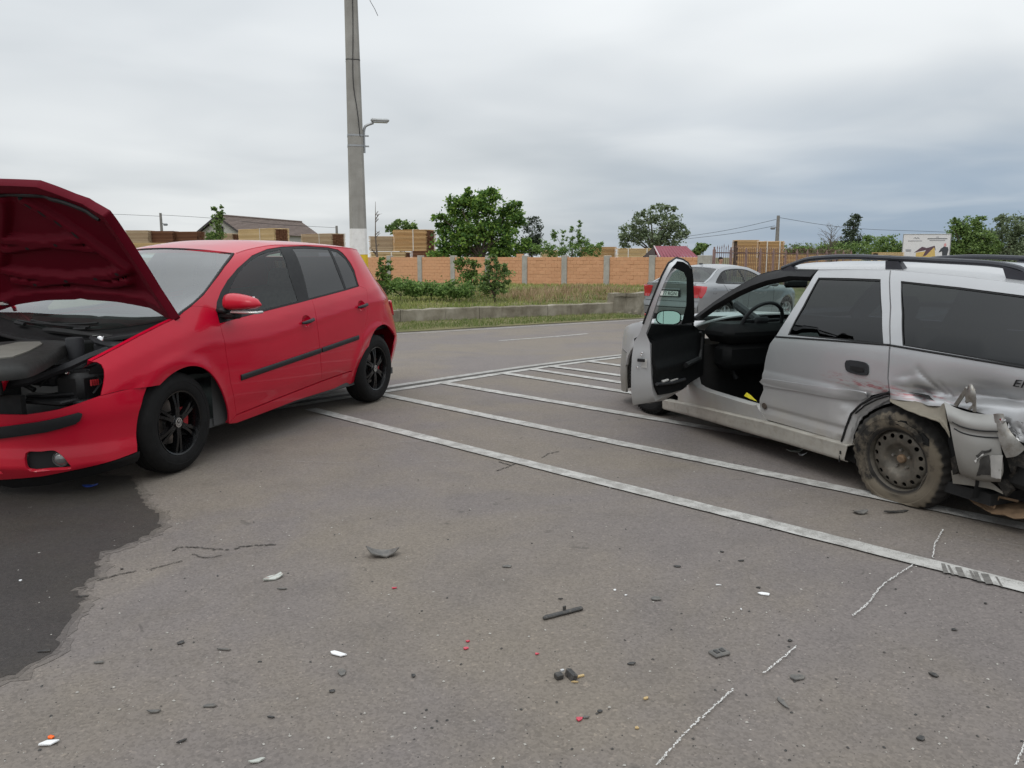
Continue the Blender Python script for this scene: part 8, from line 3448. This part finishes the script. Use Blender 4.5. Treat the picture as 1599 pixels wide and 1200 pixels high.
items = [
    (792, 886, .05, .035, 20, M_PG, 'small flat grey chip right of centre near the stripe', 0), (1023, 936, .055, .045, -30, M_PG, 'grey pentagon shaped chip above the lower right corner', 0),
    (526, 1023, .085, .04, -15, M_PW, 'bright white pointed shard in the lower left foreground', .006), (1194, 929, .075, .032, -18, M_PW, 'bright white pointed shard on the right of the lot', .004),
    (76, 1163, .085, .035, 8, M_PW, 'white shard with an orange ring beside it at the bottom left', .008),
    (80, 1153, .028, .022, 0, M_PO, 'orange plastic ring piece beside the white shard at bottom left', 0),
    (427, 904, .11, .05, 40, M_PC, 'thin clear plastic shard left of the curved grey piece', .01), (441, 921, .05, .016, 0, M_PG, 'narrow grey splinter under the clear shard', 0),
    (284, 1005, .034, .036, 0, M_PB, 'small black cube like fragment on the left', 0), (350, 1016, .065, .018, -5, M_PG, 'narrow dark splinter right of the black fragment', 0),
    (156, 1036, .045, .018, 0, M_PG, 'small grey splinter near the wet stain edge', 0), (129, 933, .055, .022, 10, M_PB, 'black wet fragment on the edge of the wet stain', 0),
    (70, 1019, .07, .018, 8, M_PB, 'thin black splinter lying in the wet stain', .006), (32, 908, .018, .014, 0, M_PW, 'tiny white crumb in the wet stain', 0),
    (534, 1053, .035, .06, 30, M_PG, 'flat grey flake below the white shard', 0), (518, 1081, .03, .022, 0, M_PB, 'small black crumb below the grey flake', 0),
    (646, 1057, .022, .03, 20, M_PB, 'tiny dark crumb left of the black clip', 0), (328, 1104, .06, .022, 0, M_PR if False else M_PG, 'reddish grey sliver at the lower left', 0),
    (242, 1113, .05, .022, 10, M_PG, 'dark lump with a pale edge at the lower left', .004), (731, 1003, .022, .018, 0, M_PR, 'tiny pink red chip, upper one of a close pair', 0),
    (728, 1014, .028, .022, 30, M_PR, 'tiny red chip with dark foot, lower one of a close pair', .004), (838, 1023, .018, .014, 0, M_PR, 'lone tiny red chip left of the black clip', 0),
    (616, 920, .032, .014, 20, M_PR, 'small red and black splinter near the curved grey piece', .003), (905, 1125, .035, .024, 20, M_PR, 'red fragment with a dark half at the bottom of the picture', .004),
    (915, 1122, .028, .022, 0, M_PG, 'grey half of the broken red fragment at the bottom', 0), (937, 1113, .022, .018, 0, M_PB, 'dark crumb right of the red fragment', 0),
    (1009, 1092, .026, .022, 20, M_PT, 'pale tan chip in the lower right foreground', 0), (994, 1139, .018, .016, 0, M_PT, 'tiny orange tan chip at the bottom', 0),
    (898, 1067, .03, .01, 0, M_PT, 'thin tan splinter beside the black clip', 0), (986, 1038, .035, .022, 0, M_PB, 'flat dark stain like chip between clip and cap', 0),
    (1158, 877, .04, .016, 0, M_PB, 'small black chip left of the white shard on the right', 0), (1127, 863, .024, .016, 0, M_PB, 'tiny black chip near the nearest stripe', 0),
    (1059, 886, .045, .018, -5, M_PB, 'black sliver left of the two tiny chips', 0), (1184, 919, .022, .016, 0, M_PB, 'black crumb just above the white shard on the right', 0),
    (1457, 1056, .03, .05, 20, M_PB, 'small hooked black fragment at the lower right', .004), (1438, 1156, .04, .03, 30, M_PB, 'dark lump near the bottom right corner', .005),
    (1490, 985, .025, .022, 0, M_PB, 'tiny black fragment right of the long chalk line', 0), (1539, 944, .018, .016, 0, M_PB, 'tiny black crumb under the striped end of the white line', 0),
    (1233, 1002, .022, .018, 0, M_PB, 'tiny black crumb above the short chalk dash', 0), (875, 937, .024, .012, 0, M_PB, 'tiny black curl above the trim strip', 0),
    (960, 923, .018, .014, 0, M_PW, 'tiny white crumb near the grey pentagon chip', 0), (977, 931, .014, .010, 0, M_PW, 'tiny white crumb right of its twin', 0),
    (1121, 915, .03, .008, 0, M_PW, 'thin white splinter left of the white shard on the right', 0), (1157, 953, .008, .02, 0, M_PW, 'tiny white sliver under the white shard on the right', 0),
    (400, 1191, .06, .02, 20, M_PC, 'clear bent shard cut by the bottom edge', .006), (283, 1160, .045, .014, 40, M_PB, 'thin dark curl at the bottom left', .003),
    (424, 1122, .03, .012, 0, M_PB, 'thin black sliver below the white shard on the left', 0), (190, 890, .022, .018, 0, M_PB, 'black crumb between the wet stain and the cracks', 0),
    (1220, 1098, .022, .10, 8, M_PT if False else M_PG, 'flattened greyish stick in the lower right', .003), (1245, 1060, .07, .05, 10, M_PG, 'flat dark leaf like piece above the stick', .002),
    (1343, 802, .10, .065, 10, M_PG, 'torn grey plastic piece in front of the flat tyre', .02), (1398, 801, .17, .03, 12, M_PB, 'long dark ragged strip in front of the flat tyre', .008),
    (1240, 706, .16, .06, 15, M_PC, 'pale broken piece lying under the sill of the silver estate car', .02), (1252, 712, .07, .05, -30, M_PW, 'second pale fragment under the sill of the silver estate car', .02),
    (142, 760, .10, .05, 5, M_BLUE, 'blue plastic piece under the bumper of the red car', .01),
]
for it in items:
    big = it[2] > .09
    shard(it[0], it[1], it[2], it[3], it[4], it[5], it[6], curl=it[7], th=.005 if big else .0035, n=11 if big else 6, jag=.3 if big else .5)
# crumbs and grit nobody could count
g = MB()
for i in range(1300):
    x, y = rnd.uniform(0, 1599), 640 + 560 * rnd.random() ** .7
    if x < 260 and y < 800:
        continue
    if x > 1300 and y < 800:
        continue
    P = gp(x, y)
    s_ = rnd.choice([.0012, .0015, .002, .002, .0025, .003, .005])
    a = rnd.uniform(0, 6.28)
    M = Matrix.Translation((P[0], P[1], P[2] + s_ * .3)) @ Matrix.Rotation(a, 4, 'Z')
    g.add([(-s_, -s_ * .6, 0), (s_ * .8, -s_ * .7, 0), (s_, s_ * .6, 0), (-s_ * .7, s_ * .7, 0), (0, 0, s_ * .8)], [(0, 1, 4), (1, 2, 4), (2, 3, 4), (3, 0, 4)], M)
nn = len(g.F) // 4
gA, gB = MB(), MB()
for i in range(nn):
    t = gA if i % 2 else gB
    t.add(g.V[5 * i:5 * i + 5], [(0, 1, 4), (1, 2, 4), (2, 3, 4), (3, 0, 4)])
gA.build('dark_grit', M_PB, None, kind='stuff', label='tiny dark crumbs of broken plastic scattered over the lot', cat='grit')
gB.build('pale_grit', M_STONE, None, kind='stuff', label='tiny pale stones scattered over the lot', cat='grit')
